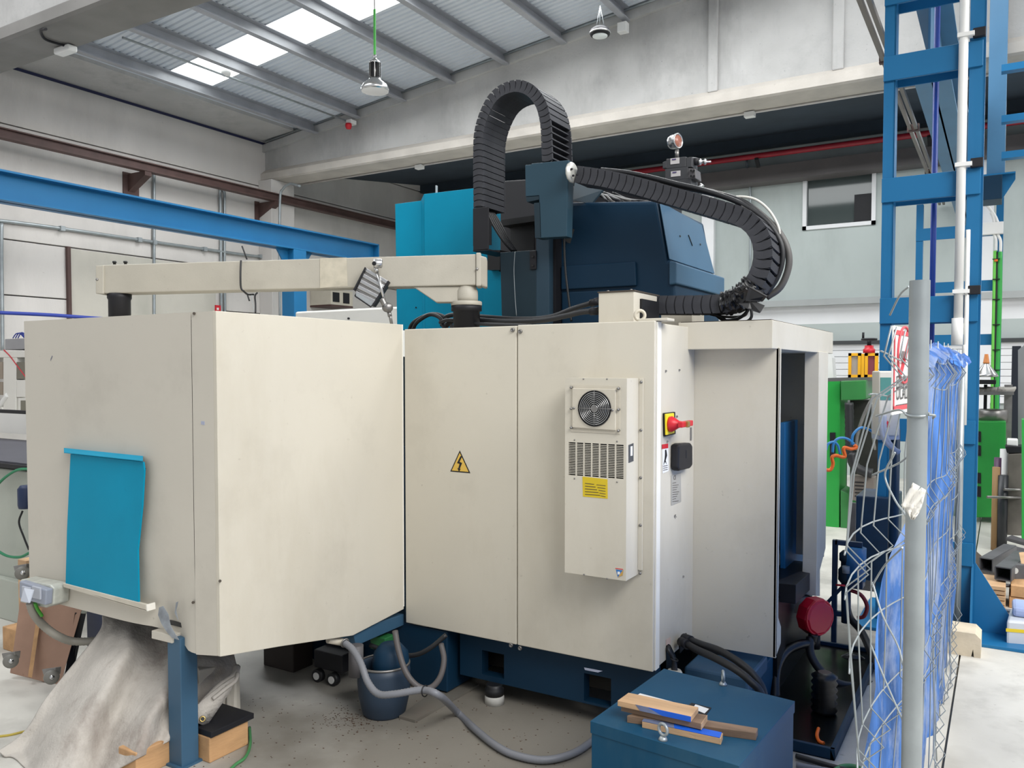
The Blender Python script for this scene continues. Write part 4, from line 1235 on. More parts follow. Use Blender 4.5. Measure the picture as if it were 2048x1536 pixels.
# black bracket below the vertical chain
YV = 4.02
vb = thing('chain_end_bracket', 'black steel end box at the foot of the upright cable chain', 'bracket', W(976, 500, 'Y', YV))
obj('front_plate', MB().prism([W(946, 416, 'Y', YV), W(977, 413, 'Y', YV), W(977, 500, 'Y', YV), W(946, 502, 'Y', YV)], (0, 0.008, 0)), blackm, vb, bev=0.003)
obj('inner_plate', MB().prism([W(977, 413, 'Y', YV), W(977, 500, 'Y', YV), W(946, 502, 'Y', YV), W(946, 416, 'Y', YV)], (0, 0, 0)) if False else MB().box(W(946, 500, 'Y', YV).x, W(977, 500, 'Y', YV).x, YV, YV + 0.26, W(960, 502, 'Y', YV).z, W(960, 502, 'Y', YV).z + 0.008), blackm, vb)
obj('rear_plate', MB().prism([W(946, 418, 'Y', YV + .25), W(982, 415, 'Y', YV + .25), W(982, 490, 'Y', YV + .25), W(946, 492, 'Y', YV + .25)], (0, 0.008, 0)), blackm, vb)
for k in range(5):
    q = [W(974 + k * 3, 424, 'Y', YV + 0.08 + k * 0.02), W(986 + k * 4, 450, 'Y', YV + 0.1 + k * 0.02), W(1005 + k * 3, 480, 'Y', YV + 0.14 + k * 0.02), W(1024 + k * 2, 502, 'Y', YV + 0.2 + k * 0.02)]
    obj('cable', MB().tube(q, 0.008, n=6), rubber, vb)


# ---- cable chains: one link mesh, copied link by link
def link_mesh(p, h, w, cover_out=True, cover_in=True, plate=0.010):
    """local x along the chain, y across (front at 0, back at w), z to the outside"""
    mb = MB()
    hp = p / 2
    bow = hp * 0.42
    for y0_, sg in ((0.0, -1), (w - plate, 1)):
        yy = y0_
        a = []
        for k in range(7):
            s = -1 + 2 * k / 6
            a.append((hp * 0.80 + bow * (1 - s * s) - bow * 0.4, yy, h / 2 * s))
        for k in range(7):
            s = 1 - 2 * k / 6
            a.append((-hp * 0.92 + bow * (1 - s * s) - bow * 0.4, yy, h / 2 * s))
        mb.prism(a, (0, plate, 0))
        # recessed web that joins one plate to the next
        z_ = 0.006 if sg < 0 else -0.001
        mb.box(-hp, hp, yy + z_, yy + z_ + 0.005, -h / 2 + 0.006, h / 2 - 0.006)
    if cover_out:
        mb.box(-hp * 0.94, hp * 0.80, plate, w - plate, h / 2 - 0.010, h / 2 - 0.001)
    if cover_in:
        mb.box(-hp * 0.94, hp * 0.80, plate, w - plate, -h / 2 + 0.001, -h / 2 + 0.010)
    mb.box(-hp * 0.2, hp * 0.2, plate, w - plate, -h / 2 + 0.004, h / 2 - 0.012)
    bm = mb.bm
    bmesh.ops.recalc_face_normals(bm, faces=bm.faces)
    me = bpy.data.meshes.new('link')
    bm.to_mesh(me)
    bm.free()
    me.materials.append(chainm)
    return me


def chain(name, label, pts, n, h, w, flip=1, open_out=()):
    P = spline(pts, 400)
    L = sum((b - a).length for a, b in zip(P, P[1:]))
    p = L / n
    Q = resample(P, p / 2)
    t = thing(name, label, 'cable chain', pts[0])
    me = link_mesh(p, h, w)
    me2 = link_mesh(p, h, w, False, True)
    for i in range(n):
        k = min(2 * i + 1, len(Q) - 1)
        c = Q[k]
        tg = (Q[min(k + 1, len(Q) - 1)] - Q[k - 1]).normalized()
        up = Vector((0, 1, 0))
        z = tg.cross(up) * flip
        z.normalize()
        y = z.cross(tg) if flip > 0 else z.cross(tg)
        # keep local y pointing to world +Y
        X = tg if flip > 0 else tg
        M = Matrix((X, Vector((0, 1, 0)) - X * X.y, X.cross(Vector((0, 1, 0)))))
        M[1].normalize()
        M[2].normalize()
        if flip < 0:
            pass
        M = M.transposed().to_4x4()
        M.translation = c - WLOC[t]
        o = bpy.data.objects.new('link', me2 if i in open_out else me)
        C.objects.link(o)
        o.parent = t
        o.matrix_local = M
    return t, Q, p


c3 = lambda l: [(900 + x / 2.844, 120 + y / 2.844) for x, y in l]
pA = c3([(160, 835), (159, 720), (158, 600), (159, 480), (163, 420), (178, 350), (207, 275), (245, 212), (300, 168), (370, 147), (430, 158), (480, 195), (518, 255), (538, 330), (546, 400), (549, 480), (553, 575)])
ptsA = [W(x, y, 'Y', YV) for x, y in pA]
chA, QA, p_ = chain('upright_cable_chain', 'black plastic cable chain arching upright over the machine head', ptsA, 37, 0.066, 0.25, open_out=range(31, 37))
for k in range(4):
    y = YV + 0.05 + 0.045 * k
    # supply cables visible where the chain meets the bracket
    q = [W(1098 + 0 * k, 335, 'Y', y), W(1098 + k * 2, 290, 'Y', y), W(1096 + k * 2, 255, 'Y', y), W(1090, 225, 'Y', y)]
    q = [v + Vector((0.012 + 0.004 * k, 0, 0)) for v in q]
    obj('cable', MB().tube(q, 0.008, n=6), rubber if k % 2 else mat('grey_cable', (90, 88, 86), 0.5), chA)
pB = c3([(715, 648), (850, 668), (1000, 700), (1130, 735), (1270, 775), (1400, 812), (1530, 850), (1640, 885), (1715, 935), (1760, 1000), (1778, 1080), (1772, 1160), (1745, 1235), (1700, 1300), (1640, 1350), (1560, 1382), (1400, 1390), (1250, 1391), (1090, 1391)])
YB0 = 3.98
ptsB = [W(x, y, 'Y', YB0 - 0.14 * min(1, i / 17)) for i, (x, y) in enumerate(pB)]
chB, QB, p_ = chain('looping_cable_chain', 'long black cable chain sagging right from the bracket and looping back to the cream box', ptsB, 44, 0.088, 0.15)
obj('end_plate', MB().lathe(W(1144, 345, 'Y', YB0 - 0.01), [(0.055, -0.006), (0.055, 0.004), (0.02, 0.006), (0, 0.006)], (1, -0.12, 0), 12), mat('zinc_plate', (190, 190, 184), 0.4, metal=0.4), chB, label='pale round end plate')
for dx, dz in ((-6, -6), (5, 5), (-3, 7)):
    c = W(1144 + dx, 345 + dz, 'Y', YB0 - 0.03)
    obj('plate_screw', MB().cyl(c + Vector((0.012, 0, 0)), c + Vector((0.02, -0.001, 0)), 0.006, n=8), blackm, chB)

# loose cables along the outside of the second chain
YO = YB0 + 0.08


def oc(l, y=YO, r=0.012, m=rubber, name='cable', par=None, n=8):
    q = [W(a, b, 'Y', y) for a, b in c3(l)]
    return obj(name, MB().tube(q, r, n=n), m, par)


cbl = thing('outer_cable_bundle', 'bundle of thick black cables following the outside of the looping chain', 'cables', W(1300, 360, 'Y', YO))
gcab = mat('worn_grey_cable', (82, 80, 78), 0.5, var=0.1)
oc([(860, 625), (1000, 640), (1130, 665), (1290, 705), (1400, 730), (1520, 765), (1640, 810), (1740, 870), (1820, 940), (1880, 1040), (1890, 1140), (1860, 1240), (1800, 1330)], YO, 0.013, rubber, par=cbl)
oc([(1200, 690), (1330, 720), (1460, 748), (1600, 785), (1700, 830), (1790, 900), (1870, 980), (1920, 1080), (1925, 1180), (1880, 1290), (1800, 1350)], YO + .04, 0.017, gcab, par=cbl)
oc([(1560, 770), (1680, 815), (1770, 890), (1830, 960), (1860, 1060), (1860, 1160), (1830, 1260), (1780, 1340)], YO + .02, 0.015, rubber, par=cbl)
oc([(1660, 830), (1760, 900), (1815, 980), (1840, 1080), (1835, 1190), (1800, 1290), (1760, 1340)], YO + .0, 0.012, gcab, par=cbl)
oc([(1700, 860), (1770, 920), (1812, 1000), (1850, 1110), (1845, 1150), (1820, 1230), (1790, 1330)], YO - .03, 0.008, rubber, par=cbl)
oc([(1650, 1385), (1600, 1430), (1520, 1435), (1400, 1405)], YO - .08, 0.009, rubber, par=cbl)
oc([(1700, 1390), (1690, 1430), (1640, 1470), (1560, 1480), (1500, 1440)], YO - .06, 0.008, rubber, par=cbl)
oc([(1710, 1400), (1715, 1460), (1680, 1490), (1600, 1500), (1540, 1460), (1480, 1445)], YO - .1, 0.007, rubber, par=cbl)
oc([(1690, 1395), (1680, 1450), (1600, 1462), (1500, 1450), (1430, 1420)], YO - .04, 0.007, gcab, par=cbl)
oc([(1585, 785), (1660, 778), (1740, 795), (1810, 850), (1860, 930), (1882, 1010), (1885, 1030)], YO + .03, 0.0065, mat('white_hose', (206, 204, 196), 0.4), 'white_hose', cbl)
# black tape wrap: crumpled sheets
wr = thing('black_plastic_wrap', 'torn black plastic wrapped round the lower bend of the looping chain', 'wrap', W(1515, 600, 'Y', YB0 - .1))
from mathutils import noise as _ns
film = mat('black_film', (24, 24, 26), 0.38, var=0.2, vs_=20)
wp = [W(a, b, 'Y', YB0 - 0.07) for a, b in c3([(1560, 1388), (1610, 1375), (1660, 1345), (1705, 1305), (1735, 1265)])]
P_ = spline(wp, 26)
rr_ = []
for i_, p in enumerate(P_):
    t_ = (P_[min(i_ + 1, len(P_) - 1)] - P_[max(i_ - 1, 0)]).normalized()
    n_ = t_.cross(Vector((0, 1, 0))).normalized()
    ring_ = []
    for k in range(28):
        a = k * 2 * math.pi / 28
        q = _ns.noise((i_ * 0.55, math.cos(a) * 2.2, math.sin(a) * 2.2)) * 0.022 + _ns.noise((i_ * 1.7, a * 3, 4)) * 0.008
        ring_.append(p + n_ * math.cos(a) * (0.054 + q) + Vector((0, 1, 0)) * math.sin(a) * (0.088 + q))
    rr_.append(ring_)
obj('torn_sheet', MB().rings(rr_, smooth=False), film, wr)
for k, fp_ in enumerate(([(1700, 1290), (1800, 1345), (1775, 1375), (1680, 1370)], [(1690, 1360), (1785, 1400), (1760, 1440), (1700, 1420), (1665, 1390)], [(1600, 1340), (1680, 1300), (1720, 1330), (1640, 1400)], [(1640, 1385), (1700, 1380), (1740, 1425), (1690, 1415)])):
    q = [W(a, b, 'Y', YB0 - 0.17 + 0.015 * ((m_ + k) % 3)) for m_, (a, b) in enumerate(c3(fp_))]
    obj('torn_flap', MB().prism(q, (0.004, 0.004, 0.003)), film, wr)

# cream box on the cabinet top, where the chain ends
tbx = thing('cable_inlet_box', 'cream square cable inlet box standing on top of the electrical cabinet', 'box', (-1.7, 3.6, cabz1))
XE = W(1268, 600, 'Y', 3.55).x
XB = W(1197, 600, 'Y', 3.55).x
zt = W(1197, 586, 'Y', 3.55).z
yE = W(1317, 590, 'X', XE).y
obj('casing', MB().box(XB, XE, 3.55, yE, cabz1, zt), cream, tbx, bev=0.003)
obj('lid', MB().box(XB - 0.003, XE + 0.004, 3.545, yE + 0.005, zt, zt + 0.006), seamd, tbx)
for k in (0.25, 0.9):
    obj('lid_screw', MB().lathe((XB + (XE - XB) * k, 3.56, zt + 0.006), [(0.008, 0), (0.005, 0.005), (0, 0.006)], n=10), steel, tbx)
obj('cable_flange', MB().box(XE, XE + 0.012, 3.62, yE - 0.02, zt - 0.13, zt - 0.03), blackm, tbx)
obj('lifting_eye', MB().torus((XE + 0.05, 3.50, cabz1 + 0.035), (0.6, -1, 0), 0.022, 0.008), cream_d, tbx)
obj('top_plate', MB().box(XE + 0.07, XC1 + 0.05, 3.43, 3.52, cabz1 + 0.004, cabz1 + 0.016), cream, tbx, bev=0.002)
bx2 = [W(1318, 618, 'Y', 4.05), W(1395, 624, 'Y', 4.05)]
obj('small_box', MB().box(W(1322, 630, 'Y', 4.1).x, W(1384, 630, 'Y', 4.1).x, 4.1, 4.3, cabz1, W(1340, 623, 'Y', 4.1).z), cream_d, None, 'small cream box on the machine roof under the chain end', 'box', bev=0.003)

# black hoses across the cabinet top
hs = [([(824, 670), (830, 650), (844, 637), (862, 629), (880, 636), (888, 655), (889, 672)], 3.75, 0.011, 'left of two thin black hoses arching between enclosure and cabinet top'),
      ([(816, 670), (824, 648), (845, 634), (870, 628), (895, 638), (904, 656), (905, 672)], 3.85, 0.011, 'right of two thin black hoses arching between enclosure and cabinet top'),
      ([(884, 652), (892, 634), (920, 629), (970, 634), (1040, 638), (1100, 634), (1150, 616), (1197, 602)], 3.8, 0.013, 'upper thick black hose running to the cream inlet box'),
      ([(890, 655), (905, 642), (950, 640), (1010, 643), (1080, 641), (1130, 632), (1165, 624), (1197, 622)], 3.72, 0.014, 'lower thick black hose running to the cream inlet box'),
      ([(880, 645), (900, 640), (950, 647), (1010, 650), (1060, 651)], 3.66, 0.010, 'thin ribbed black hose lying along the cabinet top edge')]
for pts, Y, r, lab in hs:
    q = [W(x, y, 'Y', Y - (0.12 * i / len(pts))) for i, (x, y) in enumerate(pts)]
    t = thing('black_hose', lab, 'hose', q[0])
    obj('hose', MB().tube(q, r, n=10), rubber, t)
    if r > 0.0125:
        obj('fitting', MB().cyl(q[-1] - (q[-1] - q[-2]).normalized() * 0.045, q[-1], 0.019), blackm, t)

# ---- hydraulic valve block with pressure gauge
VD = 4.75
def vv(px, py, y=4.55):
    return W(px, py, 'Y', y)


va = thing('valve_block', 'dark stacked hydraulic valve block with round pressure gauge on top', 'valve', vv(1362, 385))
obj('upper_block', MB().prism([vv(1332, 318), vv(1372, 313), vv(1372, 334), vv(1332, 338)], (0, 0.12, 0)), mat('valve_dark_grey', (56, 57, 60), 0.5), va, bev=0.004)
obj('end_cap', MB().prism([vv(1325, 324), vv(1333, 322), vv(1333, 336), vv(1325, 337)], (0, 0.1, 0)), mat('valve_dark_grey', (56, 57, 60)), va, bev=0.003)
obj('side_block', MB().prism([vv(1372, 315), vv(1384, 314), vv(1384, 334), vv(1372, 335)], (0, 0.1, 0)), mat('valve_dark_grey', (56, 57, 60)), va, bev=0.003)
obj('spring_housing', MB().cyl(vv(1384, 322, 4.6), vv(1398, 324, 4.6), 0.022), blackm, va)
obj('adjusting_screw', MB().lathe(vv(1398, 324, 4.6), [(0.018, 0), (0.018, 0.012), (0.009, 0.014), (0.009, 0.03), (0.016, 0.032), (0.016, 0.04), (0.005, 0.042), (0.005, 0.07)], (1, 0, -0.1), 12), chrome, va)
obj('lower_block', MB().prism([vv(1330, 338), vv(1376, 333), vv(1376, 358), vv(1330, 362)], (0, 0.12, 0)), mat('valve_dark_grey', (56, 57, 60)), va, bev=0.004)
sol = obj('solenoid', MB().prism([vv(1376, 336), vv(1390, 337), vv(1392, 357), vv(1376, 358)], (0, 0.1, 0)), mat('valve_mid_grey', (84, 82, 84), 0.5), va, bev=0.004)
for dx, dy in ((3, -6), (9, -6), (3, 5), (9, 5)):
    c = W(1381 + dx, 347 + dy, 'X', vv(1392, 347).x)
    obj('port', MB().cyl(vv(1379 + dx, 347 + dy, 4.548), vv(1379 + dx, 347 + dy, 4.53), 0.006, n=8), vblack, sol)
obj('foot_block', MB().prism([vv(1338, 361), vv(1382, 357), vv(1382, 400), vv(1338, 404)], (0, 0.12, 0)), mat('valve_dark_grey', (56, 57, 60)), va)
for (x0, y0, x1, y1) in ((1341, 317, 1359, 329), (1342, 343, 1361, 354)):
    obj('type_plate', MB().prism([vv(x0, y0, 4.549), vv(x1, y0 - 2, 4.549), vv(x1, y1 - 2, 4.549), vv(x0, y1, 4.549)], (0, -0.002, 0)), mat('type_plate_grey', (190, 186, 186), 0.4), va)
    obj('plate_print', MB().prism([vv(x0 + 3, y0 + 1, 4.545), vv(x0 + 11, y0 + 0, 4.545), vv(x0 + 11, y0 + 2.5, 4.545), vv(x0 + 3, y0 + 3.5, 4.545)], (0, -0.001, 0)), mat('print_violet', (80, 70, 110), 0.5), va)
obj('gauge_stem', MB().cyl(vv(1354, 316, 4.6), vv(1354, 299, 4.6), 0.011), steel, va)
gc = vv(1351, 283, 4.6)
ga = Vector((0.95, -0.30, 0)).normalized()
gg = obj('gauge', MB().lathe(gc, [(0.0, -0.035), (0.036, -0.034), (0.040, -0.02), (0.040, 0.012), (0.043, 0.014), (0.043, 0.022), (0.036, 0.022), (0.036, 0.017), (0, 0.017)], ga, 28), chrome, va)
obj('gauge_face', MB().lathe(gc, [(0.036, 0.0175), (0.036, 0.0185), (0, 0.0185)], ga, 24), mat('gauge_copper_face', (150, 96, 80), 0.3, var=0.1), gg)
obj('small_fitting', MB().cyl(vv(1398, 372, 4.6), vv(1404, 376, 4.6), 0.02), chrome, va)
# oily hoses in the gap above the head casting
for k in range(7):
    q = [W(1190 + k * 6, 385 + (k % 3) * 3, 'Y', 4.6), W(1205 + k * 8, 392 + k, 'Y', 4.55), W(1215 + k * 11, 402 + (k % 2) * 2, 'Y', 4.5), W(1232 + k * 13, 404, 'Y', 4.55)]
    obj('oil_hose', MB().tube(q, 0.008 + 0.002 * (k % 3), n=6), [rubber, gcab, blackm][k % 3], None, ['thin black oil hose leftmost above the head casting', 'grey oil hose second from the left above the head casting', 'thick black oil hose in the middle left of the tangle above the head casting', 'thin black oil hose in the middle of the tangle above the head casting', 'grey oil hose in the middle right of the tangle above the head casting', 'thick black oil hose second from the right above the head casting', 'thin black oil hose rightmost above the head casting'][k], 'hose', group='oil hoses above the head casting')
obj('hose_well', MB().prism([W(1165, 372, 'Y', 4.75), W(1330, 395, 'Y', 4.75), W(1330, 430, 'Y', 4.75), W(1165, 430, 'Y', 4.75)], (0, 0.3, 0)), blackm, col)
obj('side_gusset', MB().prism([W(1145, 400, 'Y', 4.15), W(1182, 408, 'Y', 4.3), W(1205, 380, 'Y', 4.4), W(1150, 360, 'Y', 4.2)], (0, 0.02, 0)), dslate, col)

# ---- boom arm
dL, dR = 4.35, 4.30
bl_ = thing('boom_arm', 'long cream pendant boom arm spanning above the enclosure', 'arm', W(932, 640, 'D', 4.3))
A = [W(205, 529.5, 'D', dL), W(952, 508, 'D', dR), W(952, 570, 'D', dR), W(205, 587, 'D', dL)]
back = (W(205, 529, 'D', dL) - O)
back.z = 0
back = Vector((-math.sin(YAW), math.cos(YAW), 0)) * 0.13
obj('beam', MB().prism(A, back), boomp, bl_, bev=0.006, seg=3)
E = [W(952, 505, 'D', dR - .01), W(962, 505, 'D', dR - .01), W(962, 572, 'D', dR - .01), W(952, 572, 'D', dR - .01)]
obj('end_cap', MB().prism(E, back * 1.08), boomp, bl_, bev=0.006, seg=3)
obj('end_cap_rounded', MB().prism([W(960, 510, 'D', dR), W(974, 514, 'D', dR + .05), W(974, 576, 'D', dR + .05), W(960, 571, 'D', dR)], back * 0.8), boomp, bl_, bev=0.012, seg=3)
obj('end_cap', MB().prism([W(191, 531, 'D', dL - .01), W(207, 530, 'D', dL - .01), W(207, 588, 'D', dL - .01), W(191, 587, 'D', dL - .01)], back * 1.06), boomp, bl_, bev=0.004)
for px, py in ((954, 538), (194, 559)):
    c = W(px, py, 'D', dR - 0.013)
    obj('cap_screw', MB().lathe(c, [(0.008, 0), (0.006, 0.004), (0, 0.005)], -back.normalized(), 10), steel, bl_)
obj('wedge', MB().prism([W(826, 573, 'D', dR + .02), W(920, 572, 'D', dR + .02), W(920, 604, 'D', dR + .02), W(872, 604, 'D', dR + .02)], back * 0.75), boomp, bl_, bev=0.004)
c = W(933, 640, 'D', dR + 0.065)
u = dR / F
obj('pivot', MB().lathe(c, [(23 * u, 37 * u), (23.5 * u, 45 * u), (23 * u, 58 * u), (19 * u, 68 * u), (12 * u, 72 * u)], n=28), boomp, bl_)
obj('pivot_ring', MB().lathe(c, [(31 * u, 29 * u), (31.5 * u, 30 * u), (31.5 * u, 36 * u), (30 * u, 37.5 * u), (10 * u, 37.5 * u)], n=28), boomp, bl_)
obj('pivot_base', MB().lathe(c, [(27 * u, -25 * u), (27 * u, 17 * u), (31 * u, 18 * u), (31 * u, 29 * u), (10 * u, 29 * u)], n=28), blackm, bl_)
c = W(240, 660, 'D', dL + 0.06)
u = dL / F
obj('drop_pipe', MB().lathe(c, [(21 * u, 12 * u), (21 * u, 60 * u), (23 * u, 64 * u), (23 * u, 73 * u), (10 * u, 73 * u)], n=28), blackm, bl_)
for px in (229, 251):
    c = W(px, 529, 'D', dL + 0.05)
    obj('lock_screw', MB().lathe(c, [(0.008, 0), (0.008, 0.008), (0.012, 0.010), (0.010, 0.018), (0, 0.018)], n=8), vblack, bl_)
# worn tape patches
obj('tape_patch', MB().prism([W(640, 516.4, 'D', dL - .032), W(693, 515, 'D', dL - .034), W(695, 572, 'D', dL - .034), W(640, 576, 'D', dL - .032)], back * 0.01), mat('old_beige_tape', (184, 177, 160), 0.6, var=0.08, vs_=20, dirt=(110, 104, 96), da=0.6, ds=14), bl_)
# cable ties round the boom
q = [W(482, 521, 'D', 4.30), W(481, 548, 'D', 4.29), W(482, 575, 'D', 4.29), W(488, 583, 'D', 4.30), W(496, 589, 'D', 4.34), W(507, 589, 'D', 4.4)]
t = thing('cable_tie', 'black cable tie strapped round the middle of the boom arm', 'cable tie', q[0])
obj('strap', MB().tube(q, 0.005, n=6), rubber, t)
obj('strap', MB().tube([W(484, 492, 'D', 4.3), W(490, 508, 'D', 4.3), W(494, 519, 'D', 4.31)], 0.004, n=6), rubber, t)
obj('strap', MB().tube([W(495, 590, 'D', 4.3), W(499, 602, 'D', 4.3)], 0.004, n=6), rubber, t)
obj('hanging_tie', MB().tube([W(515, 585, 'D', 4.3), W(510, 592, 'D', 4.3), W(511, 608, 'D', 4.3), W(511, 625, 'D', 4.25)], 0.0045, n=6), rubber, t)
obj('thin_wire', MB().tube([W(504, 590, 'D', 4.29), W(504, 600, 'D', 4.28), W(507, 615, 'D', 4.27), W(508, 625, 'D', 4.26)], 0.0014, n=5), galv, t)

# ---- work lamp
LD = 4.25
u = LD / F
wl_ = thing('work_lamp', 'silver louvred work lamp on a jointed arm above the enclosure', 'lamp', W(786, 648, 'D', LD))


def lv(px, py, d=0.0):
    return W(px, py, 'D', LD + d)


bd = [(731, 536), (777, 563), (745, 613), (709, 594), (710, 580), (722, 552)]
fwdv = Vector((-math.sin(YAW), math.cos(YAW), 0))
obj('housing', MB().prism([lv(x, y, .02) for x, y in bd], fwdv * 0.09), steel, wl_, bev=0.008, seg=2)
# ribs across the housing
e_a, e_b = (731, 537), (709, 590)
f_a, f_b = (777, 564), (748, 608)
for k in range(5):
    s0 = k / 4.6 + 0.03
    p0 = (e_a[0] + (e_b[0] - e_a[0]) * s0, e_a[1] + (e_b[1] - e_a[1]) * s0)
    p1 = (f_a[0] + (f_b[0] - f_a[0]) * s0, f_a[1] + (f_b[1] - f_a[1]) * s0)
    obj('rib', MB().bar(lv(*p0, 0.015), lv(*p1, 0.015), 0.018, 0.006, up=fwdv), chrome, wl_, bev=0.002)
obj('edge_frame', MB().bar(lv(733, 537, .05), lv(710, 582, .05), 0.1, 0.008, up=(0, 0, 1)), blackm, wl_)
obj('edge_frame', MB().bar(lv(779, 564, .05), lv(748, 612, .05), 0.1, 0.010, up=(0, 0, 1)), blackm, wl_)
obj('glass_frame', MB().tube([lv(710, 592, .01), lv(742, 614, .01), lv(750, 604, .02), lv(714, 582, .02), lv(710, 592, .01)], 0.004, n=6, smooth=False), blackm, wl_)
obj('glass', MB().prism([lv(712, 584, .012), lv(747, 605, .012), lv(742, 612, .012), lv(711, 592, .012)], fwdv * 0.03), mat('lamp_glass', (150, 155, 158), 0.15), wl_)
obj('knuckle', MB().lathe(lv(755, 527, -0.01), [(0.0, -0.02), (0.022, -0.02), (0.024, -0.012), (0.024, 0.02), (0.018, 0.026), (0, 0.026)], (0.75, 0.6, 0), 20), chrome, wl_)
obj('knuckle_hub', MB().cyl(lv(748, 527, -0.035), lv(750, 527, -.02), 0.011), blackm, wl_)
obj('arm_socket', MB().cyl(lv(752, 536), lv(754, 544), 0.0115), chrome, wl_)
obj('arm', MB().cyl(lv(754, 544), lv(770, 606), 0.0075), chrome, wl_)
obj('arm_joint', MB().tube([lv(764, 598), lv(770, 610), lv(776, 618)], 0.015, n=10), steel, wl_)
obj('joint_ball', MB().lathe(lv(775, 615), [(0, -.026), (0.02, -0.024), (0.025, -.014), (0.025, 0.014), (0.02, 0.024), (0, 0.026)], (0.9, -0.4, -0.15), 18), steel, wl_)
obj('lower_arm', MB().cyl(lv(778, 622), lv(784, 651), 0.008), steel, wl_)
obj('lower_collar', MB().cyl(lv(778, 624), lv(780, 633), 0.011), steel, wl_)

# ================================================================ FOREGROUND: blue transformer box with timber
BT = 0.45
c00, c10, c11, c01 = [W(x, y, 'Z', BT) for x, y in ((1180, 1442), (1478, 1532), (1590, 1402), (1328, 1337))]
tbox = thing('transformer_box', 'dark blue steel transformer box with lifting eyes in the right foreground', 'box', (c00 + c11) / 2 - Vector((0, 0, BT)))
cc = (c00 + c10 + c11 + c01) / 4
inn = [c + (cc - c) * 0.012 for c in (c00, c10, c11, c01)]
obj('body', MB().prism([Vector((c.x, c.y, 0.02)) for c in inn], (0, 0, BT - 0.04)), boxblue, tbox, bev=0.004)
obj('lid', MB().prism([Vector((c.x, c.y, BT - 0.003)) for c in (c00, c10, c11, c01)], (0, 0, 0.003)), boxblue, tbox, bev=0.0015)
mb = MB()
for a, b in ((c00, c10), (c10, c11), (c11, c01), (c01, c00)):
    mb.bar(a + (cc - a).normalized() * 0.003 - Vector((0, 0, 0.022)), b + (cc - b).normalized() * 0.003 - Vector((0, 0, 0.022)), 0.004, 0.042)
obj('lid_rim', mb, boxblue, tbox, bev=0.001)
for k, (px, py) in enumerate(((1326, 1480), (1446, 1370))):
    c = W(px, py, 'Z', BT)
    obj('lifting_eye', MB().torus(c + Vector((0, 0, 0.036)), (0.4, 1, 0) if k == 0 else (1, 0.45, 0), 0.019, 0.0055, 24), galv, tbox)
    obj('eye_collar', MB().lathe(c, [(0.016, 0), (0.014, 0.006), (0.009, 0.014)], n=12), galv, tbox)
tgp = obj('type_plate', MB().prism([W(x, y, 'Z', BT + 0.0008) for x, y in ((1374, 1413), (1383, 1406), (1423, 1416), (1411, 1432))], (0, 0, 0.001)), blackm, tbox)
obj('plate_field', MB().prism([W(x, y, 'Z', BT + 0.0022) for x, y in ((1385, 1417), (1391, 1409), (1418, 1418), (1409, 1427))], (0, 0, 0.0008)), whitep, tbox)
obj('paper_note', MB().prism([W(x, y, 'Z', BT + 0.001) for x, y in ((1276, 1390), (1280, 1387), (1345, 1404), (1340, 1408))], (0, 0, 0.001)), whitep, tbox)
# slots on the front side
fx = (c10 - c00).normalized()
for (x0, y0, x1, y1) in ((1228, 1530, 1258, 1542), (1305, 1525, 1345, 1541)):
    a, b = [c00 + fx * ((W(x, 1500, 'Z', BT) - c00).dot(fx)) for x in (x0, x1)]
    obj('louvre', MB().bar(a + Vector((0, -0.006, -0.13)), b + Vector((0, -0.006, -0.13)), 0.01, 0.012), boxblue, tbox, bev=0.002)


def plank(px, z0, th, m, lab, paint=None, end=None, name='plank', order=None):
    """px: four top corners in the photo, top at height BT+z0+th"""
    top = [W(x, y, 'Z', BT + z0 + th) for x, y in px]
    t = thing(name, lab, 'plank', (top[0] + top[2]) / 2 - Vector((0, 0, th)), group='offcut planks on the blue box')
    # object axes: texture along the plank
    ang = math.atan2((top[1] - top[0]).y, (top[1] - top[0]).x)
    o = obj('board', MB().prism([p - Vector((0, 0, th)) for p in top], (0, 0, th)), m, t, bev=0.0015)
    return t, top


t1, tp1 = plank([(1254, 1431), (1287, 1419), (1516, 1456), (1512, 1466)], 0, 0.026, wood_d, 'brown weathered plank at the bottom of the offcut stack')
t2, tp2 = plank([(1242, 1410), (1262, 1400), (1414, 1430), (1402, 1447)], 0.027, 0.022, wood_d, 'middle grey brown plank in the offcut stack on the blue box')
obj('cut_end', MB().prism([tp2[2], tp2[3], tp2[3] - Vector((0, 0, .022)), tp2[2] - Vector((0, 0, .022))], (0.0015, 0.0, 0)), wood, t2)
t3, tp3 = plank([(1235, 1401), (1257, 1385), (1397, 1414), (1382, 1433)], 0.050, 0.020, wood, 'top light pine plank with a blue painted edge end')
obj('blue_edge', MB().prism([tp3[0].lerp(tp3[3], .42) + Vector((0, -.0005, 0)), tp3[3] + Vector((0, -.0005, 0)), tp3[3] - Vector((0, .0005, .019)), tp3[0].lerp(tp3[3], .62) - Vector((0, .0005, .019))], (0, -0.001, 0)), bluepaint, t3)
obj('blue_edge_faded', MB().prism([tp3[0].lerp(tp3[3], .25) + Vector((0, -.0004, 0)), tp3[0].lerp(tp3[3], .43) + Vector((0, -.0004, 0)), tp3[0].lerp(tp3[3], .62) - Vector((0, .0004, .019)), tp3[0].lerp(tp3[3], .32) - Vector((0, .0004, .019))], (0, -0.0008, 0)), mat('faded_blue_wood', (110, 120, 150), 0.6, var=0.2, vs_=12), t3)
t4, tp4 = plank([(1284, 1443), (1290, 1434), (1446, 1466), (1442, 1477)], 0.0, 0.022, wood, 'front narrow plank with bright blue painted top face')
up = Vector((0, 0, 0.0008))
